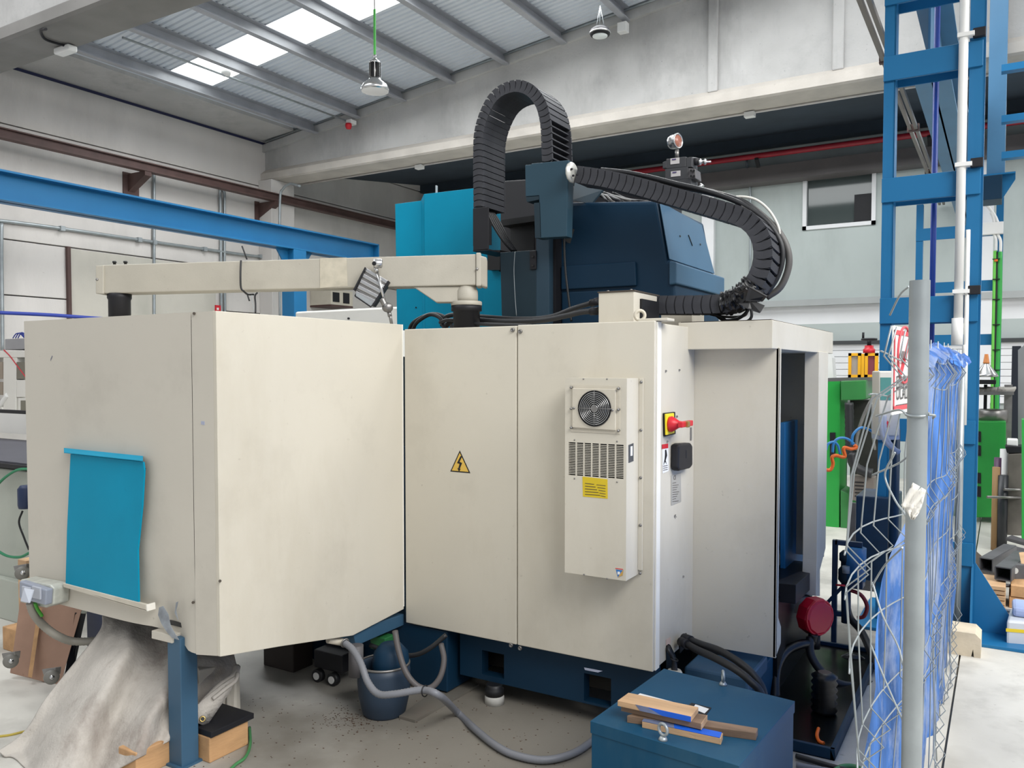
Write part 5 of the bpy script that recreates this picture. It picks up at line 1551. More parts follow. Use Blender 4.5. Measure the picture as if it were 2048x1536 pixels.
obj('blue_top', MB().prism([tp4[0].lerp(tp4[3], .42) + up, tp4[1].lerp(tp4[2], .38) + up, tp4[2] + up - (tp4[2] - tp4[1]).normalized() * .004, tp4[3] + up - (tp4[3] - tp4[0]).normalized() * .004], (0, 0, 0.0012)), bluepaint, t4)
obj('faded_top', MB().prism([tp4[0] + up, tp4[1] + up, tp4[1].lerp(tp4[2], .38) + up, tp4[0].lerp(tp4[3], .42) + up], (0, 0, 0.001)), mat('faded_blue_wood', (130, 135, 150), 0.6), t4)

# ================================================================ TARPAULIN PILE
G = [[(205, 1232, 4.00), (255, 1232, 3.98), (310, 1240, 3.96), (380, 1262, 3.95), (462, 1290, 3.98)],
     [(200, 1262, 3.95), (240, 1262, 3.84), (300, 1280, 3.84), (375, 1300, 3.80), (474, 1338, 3.86)],
     [(150, 1325, 3.86), (225, 1305, 3.72), (290, 1320, 3.74), (360, 1345, 3.70), (462, 1356, 3.82)],
     [(90, 1400, 3.78), (180, 1380, 3.60), (262, 1385, 3.62), (345, 1390, 3.60), (420, 1392, 3.74)],
     [(60, 1450, 3.72), (130, 1450, 3.52), (235, 1450, 3.52), (315, 1430, 3.52), (385, 1420, 3.66)],
     [(30, 1480, 3.70), (100, 1500, 3.48), (215, 1500, 3.46), (300, 1470, 3.48), (372, 1450, 3.58)],
     [(-4, 1502, 3.64), (70, 1552, 3.42), (195, 1552, 3.40), (285, 1512, 3.44), (350, 1474, 3.54)]]
ctrl = [[W(x, y, 'D', d) for x, y, d in r] for r in G]
NI, NJ = 70, 90


def cr(p, t):
    n = len(p) - 1
    s = min(t * n, n - 1e-6)
    i = int(s)
    f = s - i
    g = lambda k: p[max(0, min(n, k))]
    p0, p1, p2, p3 = g(i - 1), g(i), g(i + 1), g(i + 2)
    return 0.5 * ((2 * p1) + (p2 - p0) * f + (2 * p0 - 5 * p1 + 4 * p2 - p3) * f * f + (3 * p1 - p0 - 3 * p2 + p3) * f ** 3)


from mathutils import noise
rows = []
for i in range(NI + 1):
    v = i / NI
    col_ = [cr([ctrl[r][c] for r in range(len(ctrl))], v) for c in range(5)]
    row = []
    for j in range(NJ + 1):
        u = j / NJ
        p = cr(col_, u)
        # radiating folds from the top
        w1 = math.sin(u * 17 + 1.6 * math.sin(v * 2.2) + 0.8) * (0.020 + 0.048 * v) * (1 if u < 0.62 else max(0.25, 1 - (u - 0.62) * 3))
        w2 = math.sin(u * 37 - 2.5 * v + 2) * 0.011 * (0.3 + v)
        nn = noise.noise(p * 9) * 0.012 + noise.noise(p * 26) * 0.004
        d = w1 + w2 + nn
        out = (O - p).normalized()
        q = p + out * d * 0.9
        q.z = max(q.z, 0.006)
        row.append(q)
    rows.append(row)
canvas = mat('dirty_canvas', (186, 180, 172), 0.9, var=0.10, vs_=6, dirt=(104, 92, 84), da=0.8, ds=7, bump=0.4, bs=70, stain=(132, 120, 112), sa=0.85, ss=4)
tarp = thing('canvas_tarpaulin', 'dirty white canvas tarpaulin draped over a machine part under the enclosure', 'tarpaulin', W(230, 1500, 'Z', 0))
obj('cloth', MB().grid(rows), canvas, tarp, solid=0.006, recalc=True)
# rolled hem and folded flap with eyelet
q = [W(474, 1334, 'D', 3.80), W(468, 1352, 'D', 3.74), W(440, 1372, 'D', 3.68), (W(410, 1402, 'D', 3.62)), W(385, 1430, 'D', 3.58), W(372, 1440, 'D', 3.56)]
obj('rolled_hem', MB().tube(q, 0.016, n=10), canvas, tarp)
obj('rolled_hem', MB().tube([W(476, 1346, 'D', 3.74), W(470, 1362, 'D', 3.7), W(450, 1378, 'D', 3.66), W(425, 1398, 'D', 3.62)], 0.009, n=8), canvas, tarp)
fl_ = [[W(x, y, 'D', d) for x, y, d in r] for r in ([(470, 1352, 3.70), (440, 1372, 3.66), (405, 1400, 3.60), (376, 1428, 3.56)], [(462, 1380, 3.69), (438, 1398, 3.65), (412, 1418, 3.60), (384, 1436, 3.56)], [(420, 1440, 3.66), (415, 1448, 3.62), (405, 1450, 3.60), (395, 1446, 3.57)])]
obj('hanging_flap', MB().grid(fl_), canvas, tarp, solid=0.006)
c = W(405, 1438, 'D', 3.575)
obj('eyelet', MB().torus(c, (O - c), 0.010, 0.0035), mat('brass', (185, 160, 100), 0.35, metal=0.8), tarp)
obj('eyelet_hole', MB().cyl(c, c + (O - c).normalized() * 0.002, 0.008), vblack, tarp)
# machine part under the tarpaulin
cm = thing('covered_unit', 'cream machine unit half hidden under the canvas tarpaulin', 'machine', W(430, 1450, 'D', 3.8))
cv = [W(398, 1460, 'D', 3.70), W(452, 1434, 'D', 3.86), W(452, 1330, 'D', 3.86), W(398, 1340, 'D', 3.70)]
obj('side_plate', MB().prism(cv, (-0.25, 0.12, 0)), greyp, cm, bev=0.004)
cv = [W(452, 1434, 'D', 3.84), W(468, 1438, 'D', 3.84), W(474, 1426, 'D', 3.86), W(472, 1350, 'D', 3.86), W(452, 1350, 'D', 3.86)]
obj('end_lug', MB().prism(cv, (-0.02, 0.04, 0)), greyp, cm, bev=0.006)
obj('black_base_plate', MB().box(-3.12, -2.895, 2.312, W(500, 1470, 'X', -2.9).y + 0.02, 0.113, 0.138), blackm, cm, bev=0.002)
obj('black_cable', MB().tube([W(376, 1430, 'D', 3.56), W(392, 1440, 'D', 3.6), W(400, 1450, 'D', 3.62), W(385, 1462, 'D', 3.6), W(372, 1466, 'D', 3.58)], 0.008), rubber, cm)
# timbers
wb1 = thing('timber_beam', 'right orange brown timber beam carrying the covered unit', 'timber', (-2.97, 2.5, 0))
obj('beam', MB().box(-3.04, -2.905, 2.31, W(497, 1480, 'X', -2.905).y, 0, 0.112), wood_o, wb1, bev=0.005)
wb2 = thing('timber_beam', 'left orange brown timber beam running forward under the tarpaulin', 'timber', (-3.2, 2.3, 0))
obj('beam', MB().box(-3.17, -3.05, 2.06, 2.55, 0, 0.112), wood_o, wb2, bev=0.005)
# green hose near the timber, yellow tape at the left
obj('green_hose', MB().tube([W(499, 1455, 'Z', .01), W(500, 1490, 'Z', .01), W(490, 1515, 'Z', .01), W(470, 1530, 'Z', .01), W(440, 1560, 'Z', .01)], 0.007), mat('green_hose', (70, 130, 80), 0.5), None, 'green hose curling round the right timber beam', 'hose')
obj('floor_tape', MB().tube([W(-10, 1474, 'Z', .004), W(20, 1470, 'Z', .004), W(45, 1464, 'Z', .004), W(75, 1458, 'Z', .004)], 0.006), mat('yellow_brown_cord', (170, 150, 60), 0.6), None, 'yellowish cord lying on the floor left of the tarpaulin', 'cord')

# ================================================================ LEFT BACKGROUND
db = thing('castor_board', 'worn plywood dolly board on edge with castors below the socket box', 'dolly', W(80, 1370, 'Z', 0))
n0 = (O - W(80, 1290, 'D', 4.5)).normalized()
bp4 = [W(42, 1190, 'D', 4.62), W(165, 1215, 'D', 4.62), W(120, 1372, 'D', 4.42), W(20, 1346, 'D', 4.5)]
obj('plywood', MB().prism(bp4, -n0 * 0.02), mat('stained_plywood', (166, 132, 112), 0.75, var=0.15, vs_=3, dirt=(100, 76, 62), da=0.6, ds=3, bump=0.15, bs=30), db, bev=0.003)
obj('rail_strip', MB().prism([W(76, 1215, 'D', 4.58), W(84, 1217, 'D', 4.58), W(64, 1355, 'D', 4.43), W(56, 1353, 'D', 4.43)], n0 * 0.012), wood_o, db)
obj('rubber_edge', MB().prism([W(150, 1225, 'D', 4.6), W(172, 1228, 'D', 4.62), W(150, 1330, 'D', 4.55), W(128, 1360, 'D', 4.45)], -n0 * 0.03), rubber, db)
for px, py, d in ((45, 1147, 4.4), (22, 1322, 4.3), (103, 1354, 4.25)):
    c = W(px, py, 'D', d) + n0 * 0.03
    cst = obj('castor', MB().prism([c - n0 * .045 + Vector((-0.03, 0, 0.04)), c - n0 * .045 + Vector((0.06, 0.02, 0.06)), c - n0 * .045 + Vector((0.05, 0.02, 0.02)), c - n0 * .045 + Vector((0.0, 0, -0.02))], n0.cross(Vector((0, 0, 1))) * 0.03 + n0 * .01), steel, db, bev=0.003)
    obj('wheel', MB().lathe(c, [(0.015, -0.02), (0.036, -0.018), (0.036, 0.012), (0.015, 0.016)], n0 + Vector((0.3, 0, 0)), 20), mat('grey_wheel_rubber', (120, 118, 112), 0.5), cst)
    obj('hub', MB().lathe(c, [(0.012, 0.012), (0.012, 0.022), (0, 0.022)], n0 + Vector((0.3, 0, 0)), 12), chrome, cst)
c = W(15, 1312, 'Z', 0)
obj('wood_block', MB().box(c.x - 0.15, c.x + 0.06, c.y + 0.05, c.y + 0.2, 0, 0.14), wood_o, None, 'short orange timber block on the floor at the left edge', 'timber', bev=0.005)
c = W(45, 1160, 'D', 4.9)
obj('wood_post', MB().box(c.x - 0.05, c.x + 0.04, c.y, c.y + 0.09, 0, c.z + 0.12), wood, None, 'upright pine post standing behind the upper castor', 'timber', bev=0.004)
c = W(120, 1290, 'D', 4.7)
obj('navy_box', MB().box(c.x + 0.1, c.x + 0.5, c.y + 0.1, c.y + 0.3, 0, 0.5), mat('navy_box', (24, 42, 78), 0.5), None, 'dark navy crate behind the plywood dolly board', 'crate', bev=0.004)
# grey machine base with black table, white guards above
lm = thing('grinding_machine', 'pale machine with black table and white perforated guard at the left edge', 'machine', (-6.2, 3.4, 0))
X0 = W(60, 1000, 'D', 5.6)
lx1 = X0.x + 0.25
obj('base', MB().box(-8.2, lx1, 3.0, 4.0, 0.0, 1.02), mat('pale_grey_green', (176, 180, 170), 0.5, dirt=(110, 110, 100), da=0.4), lm, bev=0.01)
obj('base_step', MB().box(-8.2, lx1, 2.95, 3.0, 0.0, 0.28), mat('pale_grey_green', (176, 180, 170)), lm, bev=0.008)
obj('table', MB().box(-8.2, lx1, 2.93, 4.0, 1.04, 1.07), blackm, lm, bev=0.004)
obj('table_mat', MB().box(-8.2, lx1, 2.96, 3.9, 1.07, 1.08), mat('dark_grey_mat', (74, 74, 82), 0.6), lm)
pm = obj('perforated_panel', MB().box(-8.2, lx1 + 0.1, 4.0, 4.03, 1.12, 1.30), white, lm)
for k in range(16):
    for j in range(3):
        c = Vector((lx1 - 0.05 - k * 0.06, 3.998, 1.16 + j * 0.05))
        obj('hole', MB().cyl(c, c + Vector((0, -0.002, 0)), 0.008, n=8), blackm, pm)
obj('dark_rail', MB().box(-8.2, lx1 + 0.3, 4.0, 4.05, 1.30, 1.33), blackm, lm)
wmx = thing('white_guard_machine', 'white machine guard with dark mesh windows at the far left', 'machine', (-8.2, 5.4, 0))


def fw(px, py):
    return W(px, py, 'Y', 5.2)


obj('top_beam', MB().prism([fw(-40, 702), fw(60, 702), fw(60, 715), fw(-40, 715)], (0, 0.3, 0)), white, wmx, bev=0.006)
obj('column', MB().prism([fw(6, 715), fw(33, 715), fw(30, 862), fw(6, 862)], (0, 0.25, 0)), white, wmx, bev=0.01)
obj('panel', MB().prism([fw(33, 760), fw(62, 760), fw(62, 794), fw(33, 794)], (0, 0.1, 0)), white, wmx, bev=0.004)
obj('panel', MB().prism([fw(36, 796), fw(62, 796), fw(62, 862), fw(36, 862)], (0, 0.1, 0)), white, wmx, bev=0.004)
obj('mesh_window', MB().prism([fw(33, 724), fw(62, 724), fw(62, 758), fw(33, 758)], (0, 0.12, 0)), mat('mesh_olive', (120, 116, 104), 0.6), wmx)
obj('mesh_window', MB().prism([fw(43, 801), fw(56, 801), fw(56, 850), fw(43, 850)], (0, -0.01, 0)), mat('mesh_olive', (120, 116, 104)), wmx)
for (a, b, c_, d_) in ((-10, 724, 5, 758), (-10, 764, 5, 790)):
    obj('mesh_window', MB().prism([fw(a, b), fw(c_, b), fw(c_, d_), fw(a, d_)], (0, 0.1, 0)), mat('mesh_brown', (150, 138, 124), 0.6), wmx)
obj('cable_tray', MB().prism([fw(9, 678), fw(60, 676), fw(60, 698), fw(9, 700)], (0, 0.3, 0)), mat('grey_tray', (150, 150, 154), 0.5), wmx, bev=0.01)
for k in range(3):
    q = [fw(26 + 5 * k, 676), fw(32 + 5 * k, 668 - k), fw(40 + 4 * k, 667), fw(48 + 3 * k, 675)]
    obj('blue_cable', MB().tube(q, 0.007, n=6), mat('blue_cable', (60, 100, 170), 0.5), wmx)
obj('red_cable', MB().tube([fw(8, 700), fw(20, 712), fw(32, 728), fw(50, 752), fw(60, 765)], 0.008, n=6), mat('red_cable', (200, 60, 70), 0.5), wmx)
obj('white_spout', MB().tube([fw(-20, 800), fw(-5, 815), fw(8, 800), fw(15, 790)], 0.03), whitep, wmx)
obj('frame_leg', MB().bar(fw(4, 815), fw(16, 850), 0.03, 0.03), white, wmx)
for lab, pts in (('upper green cable arching over the pale machine base', [(-10, 975), (10, 955), (35, 940), (62, 938)]), ('lower green cable sagging across the pale machine base', [(-8, 1100), (15, 1112), (40, 1114), (60, 1105)])):
    obj('green_cable', MB().tube([W(x, y, 'Y', 2.92) for x, y in pts], 0.009), mat('green_cable', (40, 130, 90), 0.5), None, lab, 'cable')
obj('black_bottle', MB().lathe(W(52, 1010, 'D', 5.0), [(0.04, -0.02), (0.045, 0.0), (0.045, 0.10), (0.03, 0.12)], n=16), mat('navy_box', (24, 42, 78)), None, 'dark blue canister on a bracket beside the pale machine base', 'canister')
obj('thin_cable', MB().tube([W(45, 1022, 'D', 5.0), W(38, 1045, 'D', 5.0), W(48, 1075, 'D', 5.0), W(58, 1100, 'D', 5.0)], 0.006), rubber, None, 'thin black cable hanging below the dark blue canister', 'cable')

# ================================================================ RIGHT: crane tower
TY = 5.95


def tw(px, py, y=TY):
    return W(px, py, 'Y', y)


tower = thing('crane_tower', 'blue steel lattice crane tower with flat cross battens behind the fence', 'tower', (-0.4, 6.1, 0))
xl0, xl1 = tw(1762, 500).x, tw(1785, 500).x
xr0, xr1 = tw(1933, 400).x, tw(1965, 400).x
HT = 4.9
for nm, a, b in (('upright', xl0, xl1), ('upright', xr0, xr1)):
    m = MB()
    m.box(a, b, TY, TY + 0.012, 0.02, HT)
    m.box(a, b, TY + 0.14, TY + 0.152, 0.02, HT)
    m.box(b - 0.012, b, TY, TY + 0.15, 0.02, HT)
    m.box(a, a + 0.012, TY, TY + 0.15, 0.02, HT)
    obj(nm, m, blue, tower, bev=0.002, seg=1)
for yt, yb in ((-35, 16), (117, 166), (359, 407), (597, 648)):
    z1_, z0_ = tw(1762, yt).z, tw(1762, yb).z
    obj('batten', MB().box(xl0, xr1 - 0.012, TY - 0.02, TY - 0.0, z0_, z1_), blue, tower, bev=0.002, seg=1)
    obj('rear_batten', MB().box(xl0, xr1 - 0.015, TY + 0.155, TY + 0.17, z0_, z1_), blue, tower, bev=0.002, seg=1)
for yt, yb in ((841, 888), (1086, 1132)):
    z1_, z0_ = tw(1940, yt).z, tw(1940, yb).z
    obj('batten', MB().box(xl0, xr1 - 0.012, TY - 0.02, TY - 0.0, z0_, z1_), blue, tower, bev=0.002, seg=1)
obj('rod', MB().cyl((tw(1868, 400, TY + .2).x, TY + 0.2, 0), (tw(1868, 400, TY + .2).x, TY + 0.2, HT), 0.018, n=8), mat('royal_blue', (20, 60, 150), 0.4), tower)
g0_, g1_ = tw(1948, 1128), tw(2002, 1272)
obj('gusset', MB().prism([(xr1, TY + 0.05, g0_.z), (xr1 + 0.27, TY + 0.05, 0.02), (xr1, TY + 0.05, 0.02)], (0, 0.012, 0)), blue, tower)
obj('gusset', MB().prism([(xr1 - 0.02, TY - 0.0, g0_.z), (xr1 - 0.02, TY - 0.2, 0.02), (xr1 - 0.02, TY, 0.02)], (0.012, 0, 0)), blue, tower)
obj('base_plate', MB().box(xl0 - 0.1, xr1 + 0.32, TY - 0.22, TY + 0.55, 0.0, 0.02), blue, tower, bev=0.003)
# white conduit pipes on the tower
pc = thing('white_conduit', 'thick white plastic conduit climbing the right upright of the blue tower', 'conduit', tw(1918, 700, TY - .06))
q = [tw(1929, -20, TY - .06), tw(1928, 100, TY - .06), tw(1925, 330, TY - .06)]
xq = tw(1921, 400, TY - .06).x
zq = lambda y: tw(1921, y, TY - .06).z
obj('pipe', MB().cyl((xq, TY - .05, zq(640)), (xq, TY - .05, 4.8), 0.027, n=14), whitep, pc)
obj('pipe', MB().cyl((xq - 0.004, TY - .05, zq(690)), (xq - 0.004, TY - .05, zq(636)), 0.034, n=14), whitep, pc)
obj('thin_pipe', MB().cyl((xq + 0.045, TY - .045, zq(850)), (xq + 0.045, TY - .045, zq(460)), 0.013, n=10), whitep, pc)
obj('thin_pipe', MB().tube([(xq + 0.04, TY - .06, zq(690)), (xq + 0.035, TY - .06, zq(760)), (xq + 0.02, TY - .06, zq(830)), (xq + 0.015, TY - .06, zq(880))], 0.014), whitep, pc)
for py in (72, 330, 583):
    cl = obj('clamp', MB().box(xq - 0.034, xq + 0.06, TY - .085, TY - .02, zq(py) - 0.012, zq(py) + 0.012), whitep, pc)
    obj('clamp_block', MB().box(xq + 0.05, xq + 0.12, TY - .06, TY - .02, zq(py) - 0.02, zq(py) + 0.035), blackm, pc, bev=0.004)

# runway beams receding to the far wall
def along(px, py, y0_, ):
    return W(px, py, 'Y', y0_)


b0 = along(1831, 175, 6.9)
rb = thing('runway_beam', 'blue grey crane runway beam running away high behind the tower', 'beam', (b0.x, 10, b0.z))
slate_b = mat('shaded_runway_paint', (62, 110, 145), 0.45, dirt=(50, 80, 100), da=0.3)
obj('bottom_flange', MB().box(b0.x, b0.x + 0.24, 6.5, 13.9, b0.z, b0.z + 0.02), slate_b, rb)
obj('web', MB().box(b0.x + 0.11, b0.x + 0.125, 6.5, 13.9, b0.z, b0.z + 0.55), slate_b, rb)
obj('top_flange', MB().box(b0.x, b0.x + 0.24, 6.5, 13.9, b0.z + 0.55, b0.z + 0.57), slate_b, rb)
b1 = along(1765, 105, 7.0)
rr2 = thing('conductor_rail', 'thin twin grey brown conductor rail slanting high left of the tower', 'rail', (b1.x, 9, b1.z))
for dx in (-0.035, 0.02):
    obj('rail', MB().box(b1.x + dx, b1.x + dx + 0.03, 5.0, 13.9, b1.z, b1.z + 0.04), mat('conductor_taupe', (120, 112, 104), 0.5), rr2)
for y in (7.2, 9.4, 11.6):
    obj('clip', MB().box(b1.x - 0.05, b1.x + 0.065, y, y + 0.05, b1.z - 0.01, b1.z + 0.06), rust, rr2)
# second column fixed to the concrete beam, and the post far behind it
T2 = 9.2
tower2 = thing('far_crane_column', 'shaded blue crane column with corbel fixed to the concrete beam at the right edge', 'column', (0.05, 9.3, 3.9))
x0_, x1_ = W(1976, 200, 'Y', T2).x, W(2013, 200, 'Y', T2).x
zc = W(1990, 352, 'Y', T2).z
zc2 = W(1990, 400, 'Y', T2).z
obj('upper_column', MB().box(x0_, x1_, T2, T2 + 0.30, zc, 6.4), slate_b, tower2, bev=0.004)
obj('corbel_box', MB().box(x0_ - 0.03, x1_ - 0.02, T2 - 0.05, T2 + 0.3, zc2, zc), nblue, tower2, bev=0.004)
xe = W(2031, 350, 'Y', T2).x
obj('corbel_plate', MB().box(x0_ - 0.03, xe, T2 - 0.05, T2 + 0.3, zc, zc + 0.015), blue, tower2)
obj('corbel_gusset', MB().prism([(x1_ - 0.02, T2, zc), (xe, T2, zc), (xe, T2, zc - 0.05), (x1_ - 0.02, T2, zc2)], (0, 0.02, 0)), blue, tower2)
T2 = 11.3
far_post = thing('far_blue_post', 'slim blue double post with short battens behind the green cables', 'post', (0.0, 11.3, 0))
xp0, xp1 = W(1991, 500, 'Y', T2).x, W(2006, 500, 'Y', T2).x
zpt = W(1990, 395, 'Y', T2).z
obj('post', MB().box(xp0, xp1, T2, T2 + 0.1, 0, zpt), blue, far_post, bev=0.003)
obj('post', MB().box(xp0 - 0.85, xp1 - 0.85, T2, T2 + 0.1, 0, zpt), blue, far_post, bev=0.003)
for yt, yb in ((447, 472), (560, 582), (668, 690), (880, 905)):
    obj('batten', MB().box(xp0 - 0.85, xp0, T2 - 0.01, T2, W(1980, yb, 'Y', T2).z, W(1980, yt, 'Y', T2).z), blue, far_post)
for k, yy in enumerate((134, 236, 309)):
    p = W(2016, yy, 'Y', 8.6)
    obj('side_beam', MB().box(p.x - 0.05, p.x + 2.2, 8.6, 8.7, p.z - 0.03, p.z + 0.03), blue, tower2)
jb = W(1987, 457, 'Y', T2 - .05)
j = thing('junction_box', 'white plastic junction box on the slim far blue post with conduits', 'box', jb)
obj('casing', MB().box(jb.x - 0.12, jb.x + 0.10, T2 - 0.09, T2 - 0.01, jb.z - 0.07, jb.z + 0.07), whitep, j, bev=0.006)
for k, pts in enumerate(([(1968, 403), (1980, 418), (1990, 432), (1996, 446)], [(1982, 425), (1986, 434), (1989, 446)], [(1988, 468), (1992, 480), (1992, 502)], [(1995, 468), (2001, 482), (2001, 504)])):
    obj('conduit', MB().tube([W(x, y, 'Y', T2 - .05) for x, y in pts], 0.016), whitep, j)
gb = thing('green_cables', 'two vertical bright green cables below the white junction box', 'cables', W(1993, 800, 'Y', T2 - .05))
lg_ = mat('light_green_cable', (110, 200, 80), 0.5)
for k, (pts, mm, r) in enumerate((([(1990, 502), (1988, 600), (1986, 700), (1985, 760), (1984, 830)], lg_, 0.018), ([(2000, 504), (1999, 600), (1996, 700), (1994, 760), (1993, 830)], mat('mid_green_cable', (50, 160, 70), 0.5), 0.026), ([(1995, 504), (1993, 600), (1991, 700), (1990, 760), (1989, 830)], rubber, 0.016))):
    obj('cable', MB().tube([W(x, y, 'Y', T2 - .06) for x, y in pts], r), mm, gb)
for py in (520, 560, 600, 650, 700, 740):
    obj('tie', MB().box(W(1985, py, 'Y', T2).x, W(2000, py, 'Y', T2).x, T2 - .10, T2 - .08, W(1990, py, 'Y', T2).z - 0.005, W(1990, py, 'Y', T2).z + 0.005), blackm, gb)
obj('indicator', MB().cyl(W(1992, 519, 'Y', T2 - .1), W(1992, 523, 'Y', T2 - .1), 0.018), orange, gb)

# ================================================================ FENCE
PX, PY = W(1832, 1000, 'D', 1.81).x, W(1832, 1000, 'D', 1.81).y
zt_ = W(1838, 563, 'D', 1.81).z
fence = thing('mesh_fence', 'galvanised site fence panel with bent wire mesh, near and far tube posts', 'fence', (PX, 3.8, 0))
post = MB()
n = 20
prof = [(0.021, 0.05), (0.021, zt_ - 0.02)]
post.lathe((PX, PY, 0), [(0.021, 0.0), (0.021, zt_)], n=24, cap=False)
post.lathe((PX, PY, 0), [(0.0185, 0.0), (0.0185, zt_)], n=24, cap=False)
obj('post', post, galv, fence, recalc=False)
FX, FYp = W(1916, 1100, 'D', 5.13).x, W(1916, 1100, 'D', 5.13).y
zf_ = W(1910, 709, 'D', 5.13).z
obj('post', MB().cyl((FX, FYp, 0.02), (FX, FYp, zf_), 0.021), galv, fence)


def mx(Y, z):
    """x of the bent mesh"""
    base = PX - 0.03 + (FX - PX + 0.03) * (Y - PY) / (FYp - PY)
    b = 0.105 * math.exp(-((Y - 2.25) / 0.62) ** 2) * (1.0 if z < 1.45 else max(0.35, 1 - (z - 1.45) * 1.6))
    b += 0.014 * math.sin(Y * 5 + z * 3) + 0.012 * math.sin(z * 5.5 + 1) * math.exp(-((Y - 2.2) / 0.5) ** 2)
    v = 0.0
    for zc_ in (1.68, 1.22, 0.72, 0.22):
        v = max(v, 1 - abs(z - zc_) / 0.05) if abs(z - zc_) < 0.05 else v
    return base - b + (0.032 if Y > 2.8 else 0.05) * v


ZS = [0.12, 0.17, 0.22, 0.27, 0.45, 0.67, 0.72, 0.77, 1.0, 1.17, 1.22, 1.27, 1.45, 1.63, 1.68, 1.73, 1.80]
ys = [2.07, 2.13, 2.30, 2.42, 2.55, 2.70] + [2.86 + 0.16 * k for k in range(18)]
for Y in ys:
    if Y > FYp - 0.05:
        break
    pts = [(mx(Y, z) + R.uniform(-.002, .002), Y + 0.012 * math.sin(z * 4 + Y * 9), z) for z in ZS]
    obj('wire', MB().tube(pts, 0.0022, n=5, smooth=False), galv, fence)
for z in (0.17, 0.27, 0.67, 0.77, 1.17, 1.27, 1.63, 1.73, 1.0):
    pts = [(mx(Y, z) - 0.003, Y, z + 0.012 * math.sin(Y * 6 + z * 5)) for Y in [2.03 + 0.1 * k for k in range(35)] if Y < FYp]
    obj('wire', MB().tube(pts, 0.0022, n=5, smooth=False), galv, fence)
# loose bent wires near the post
for pts in ([(1790, 905, 1.95), (1770, 950, 2.0), (1790, 1000, 1.95), (1815, 1040, 1.9), (1810, 1085, 1.88)],
            [(1745, 950, 2.1), (1800, 925, 2.0), (1828, 900, 1.84)], [(1742, 1175, 2.1), (1770, 1130, 2.0), (1805, 1095, 1.88)],
            [(1745, 1165, 2.08), (1765, 1230, 2.0), (1795, 1290, 1.9), (1806, 1330, 1.85)], [(1742, 1290, 2.05), (1770, 1360, 1.95), (1805, 1440, 1.85)],
            [(1780, 630, 2.0), (1800, 590, 1.9), (1818, 573, 1.84)], [(1752, 832, 2.1), (1795, 820, 1.9), (1812, 827, 1.84)]):
    obj('loose_wire', MB().tube([W(x, y, 'D', d) for x, y, d in pts], 0.0024, n=6), galv, fence)
c = Vector((PX, PY, W(1832, 828, 'D', 1.81).z))
obj('post_clamp', MB().tube([c + Vector((math.cos(a) * 0.0235, math.sin(a) * 0.0235, 0.004 * math.sin(a))) for a in [k * 0.5 for k in range(12)]], 0.003, n=6), galv, fence)
obj('clamp_hook', MB().tube([c + Vector((0.022, -0.01, 0)), c + Vector((0.034, -0.005, -0.002)), c + Vector((0.030, 0.01, -0.008))], 0.003, n=6), galv, fence)
# concrete foot
fc_ = thing('fence_foot', 'pale concrete fence foot block at the base of the far post', 'block', (FX, FYp, 0))
w2 = 0.115
mbf = MB().prism([(FX - w2, FYp - 0.28, 0.0), (FX - w2, FYp + 0.28, 0.0), (FX - w2, FYp + 0.28, 0.09), (FX - w2, FYp + 0.22, 0.13), (FX - w2, FYp - 0.22, 0.13), (FX - w2, FYp - 0.28, 0.09)], (2 * w2, 0, 0))
xa, xb = W(1893, 1290, 'Y', 5.52).x, W(1962, 1290, 'Y', 5.52).x
mbf = MB().prism([(xa, 5.5, 0), (xa + 0.035, 5.5, 0), (xa + 0.04, 5.5, 0.0), (xa + 0.13, 5.5, 0.0), (xa + 0.14, 5.5, 0.05), (xb - 0.04, 5.5, 0.05), (xb - 0.035, 5.5, 0), (xb, 5.5, 0), (xb, 5.5, 0.11), (xb - 0.03, 5.5, 0.14), (xa, 5.5, 0.14)], (0, 0.22, 0))
obj('block', mbf, mat('beige_concrete', (205, 192, 170), 0.85, var=0.1, vs_=6, bump=0.3, bs=30), fc_, bev=0.01)
# blue cloth hung on the mesh
NZ, NY = 40, 60
rows = []
for i in range(NZ + 1):
    w_ = i / NZ
    z = 1.76 - w_ * 1.60
    y0_ = 2.95 - 0.62 * min(1, max(0, (1.5 - z) / 1.2)) ** 0.8
    row = []
    for j in range(NY + 1):
        Y = y0_ + (5.45 - y0_) * (j / NY) ** 1.4
        zz = z - 0.02 * math.sin(Y * 3) + (0.16 if w_ > 0.9 else 0) * 0 
        x = mx(Y, 1.0) - 0.03 - 0.014 * math.sin(Y * 14 + 2 * z) - 0.012 * math.sin(Y * 31) + noise.noise((Y * 3, z * 3, 0)) * 0.02
        row.append((x, Y, zz * (1 - 0.0) if z > 0.2 else zz))
    rows.append(row)
clothm = mat('blue_sheet_cloth', (92, 142, 220), 0.65, var=0.35, vs_=5, stretch=(3, 3, 0.5), dirt=(50, 96, 190), da=0.7, ds=4, stain=(222, 230, 242), sa=0.9, ss=6, bump=0.25, bs=40)
_nt = clothm.node_tree
_b = _nt.nodes['Principled BSDF']
_tr = _nt.nodes.new('ShaderNodeBsdfTranslucent')
_ms = _nt.nodes.new('ShaderNodeMixShader')
_ms.inputs[0].default_value = 0.6
_nt.links.new(_b.inputs['Base Color'].links[0].from_socket, _tr.inputs['Color'])
_nt.links.new(_b.outputs[0], _ms.inputs[1])
_nt.links.new(_tr.outputs[0], _ms.inputs[2])
_nt.links.new(_ms.outputs[0], _nt.nodes['Material Output'].inputs['Surface'])
cl_ = thing('blue_cloth', 'light blue plastic sheet hung along the inside of the mesh fence', 'sheet', (PX - .1, 4, 0.15))
obj('sheet', MB().grid(rows), clothm, cl_, recalc=False)
rows = []
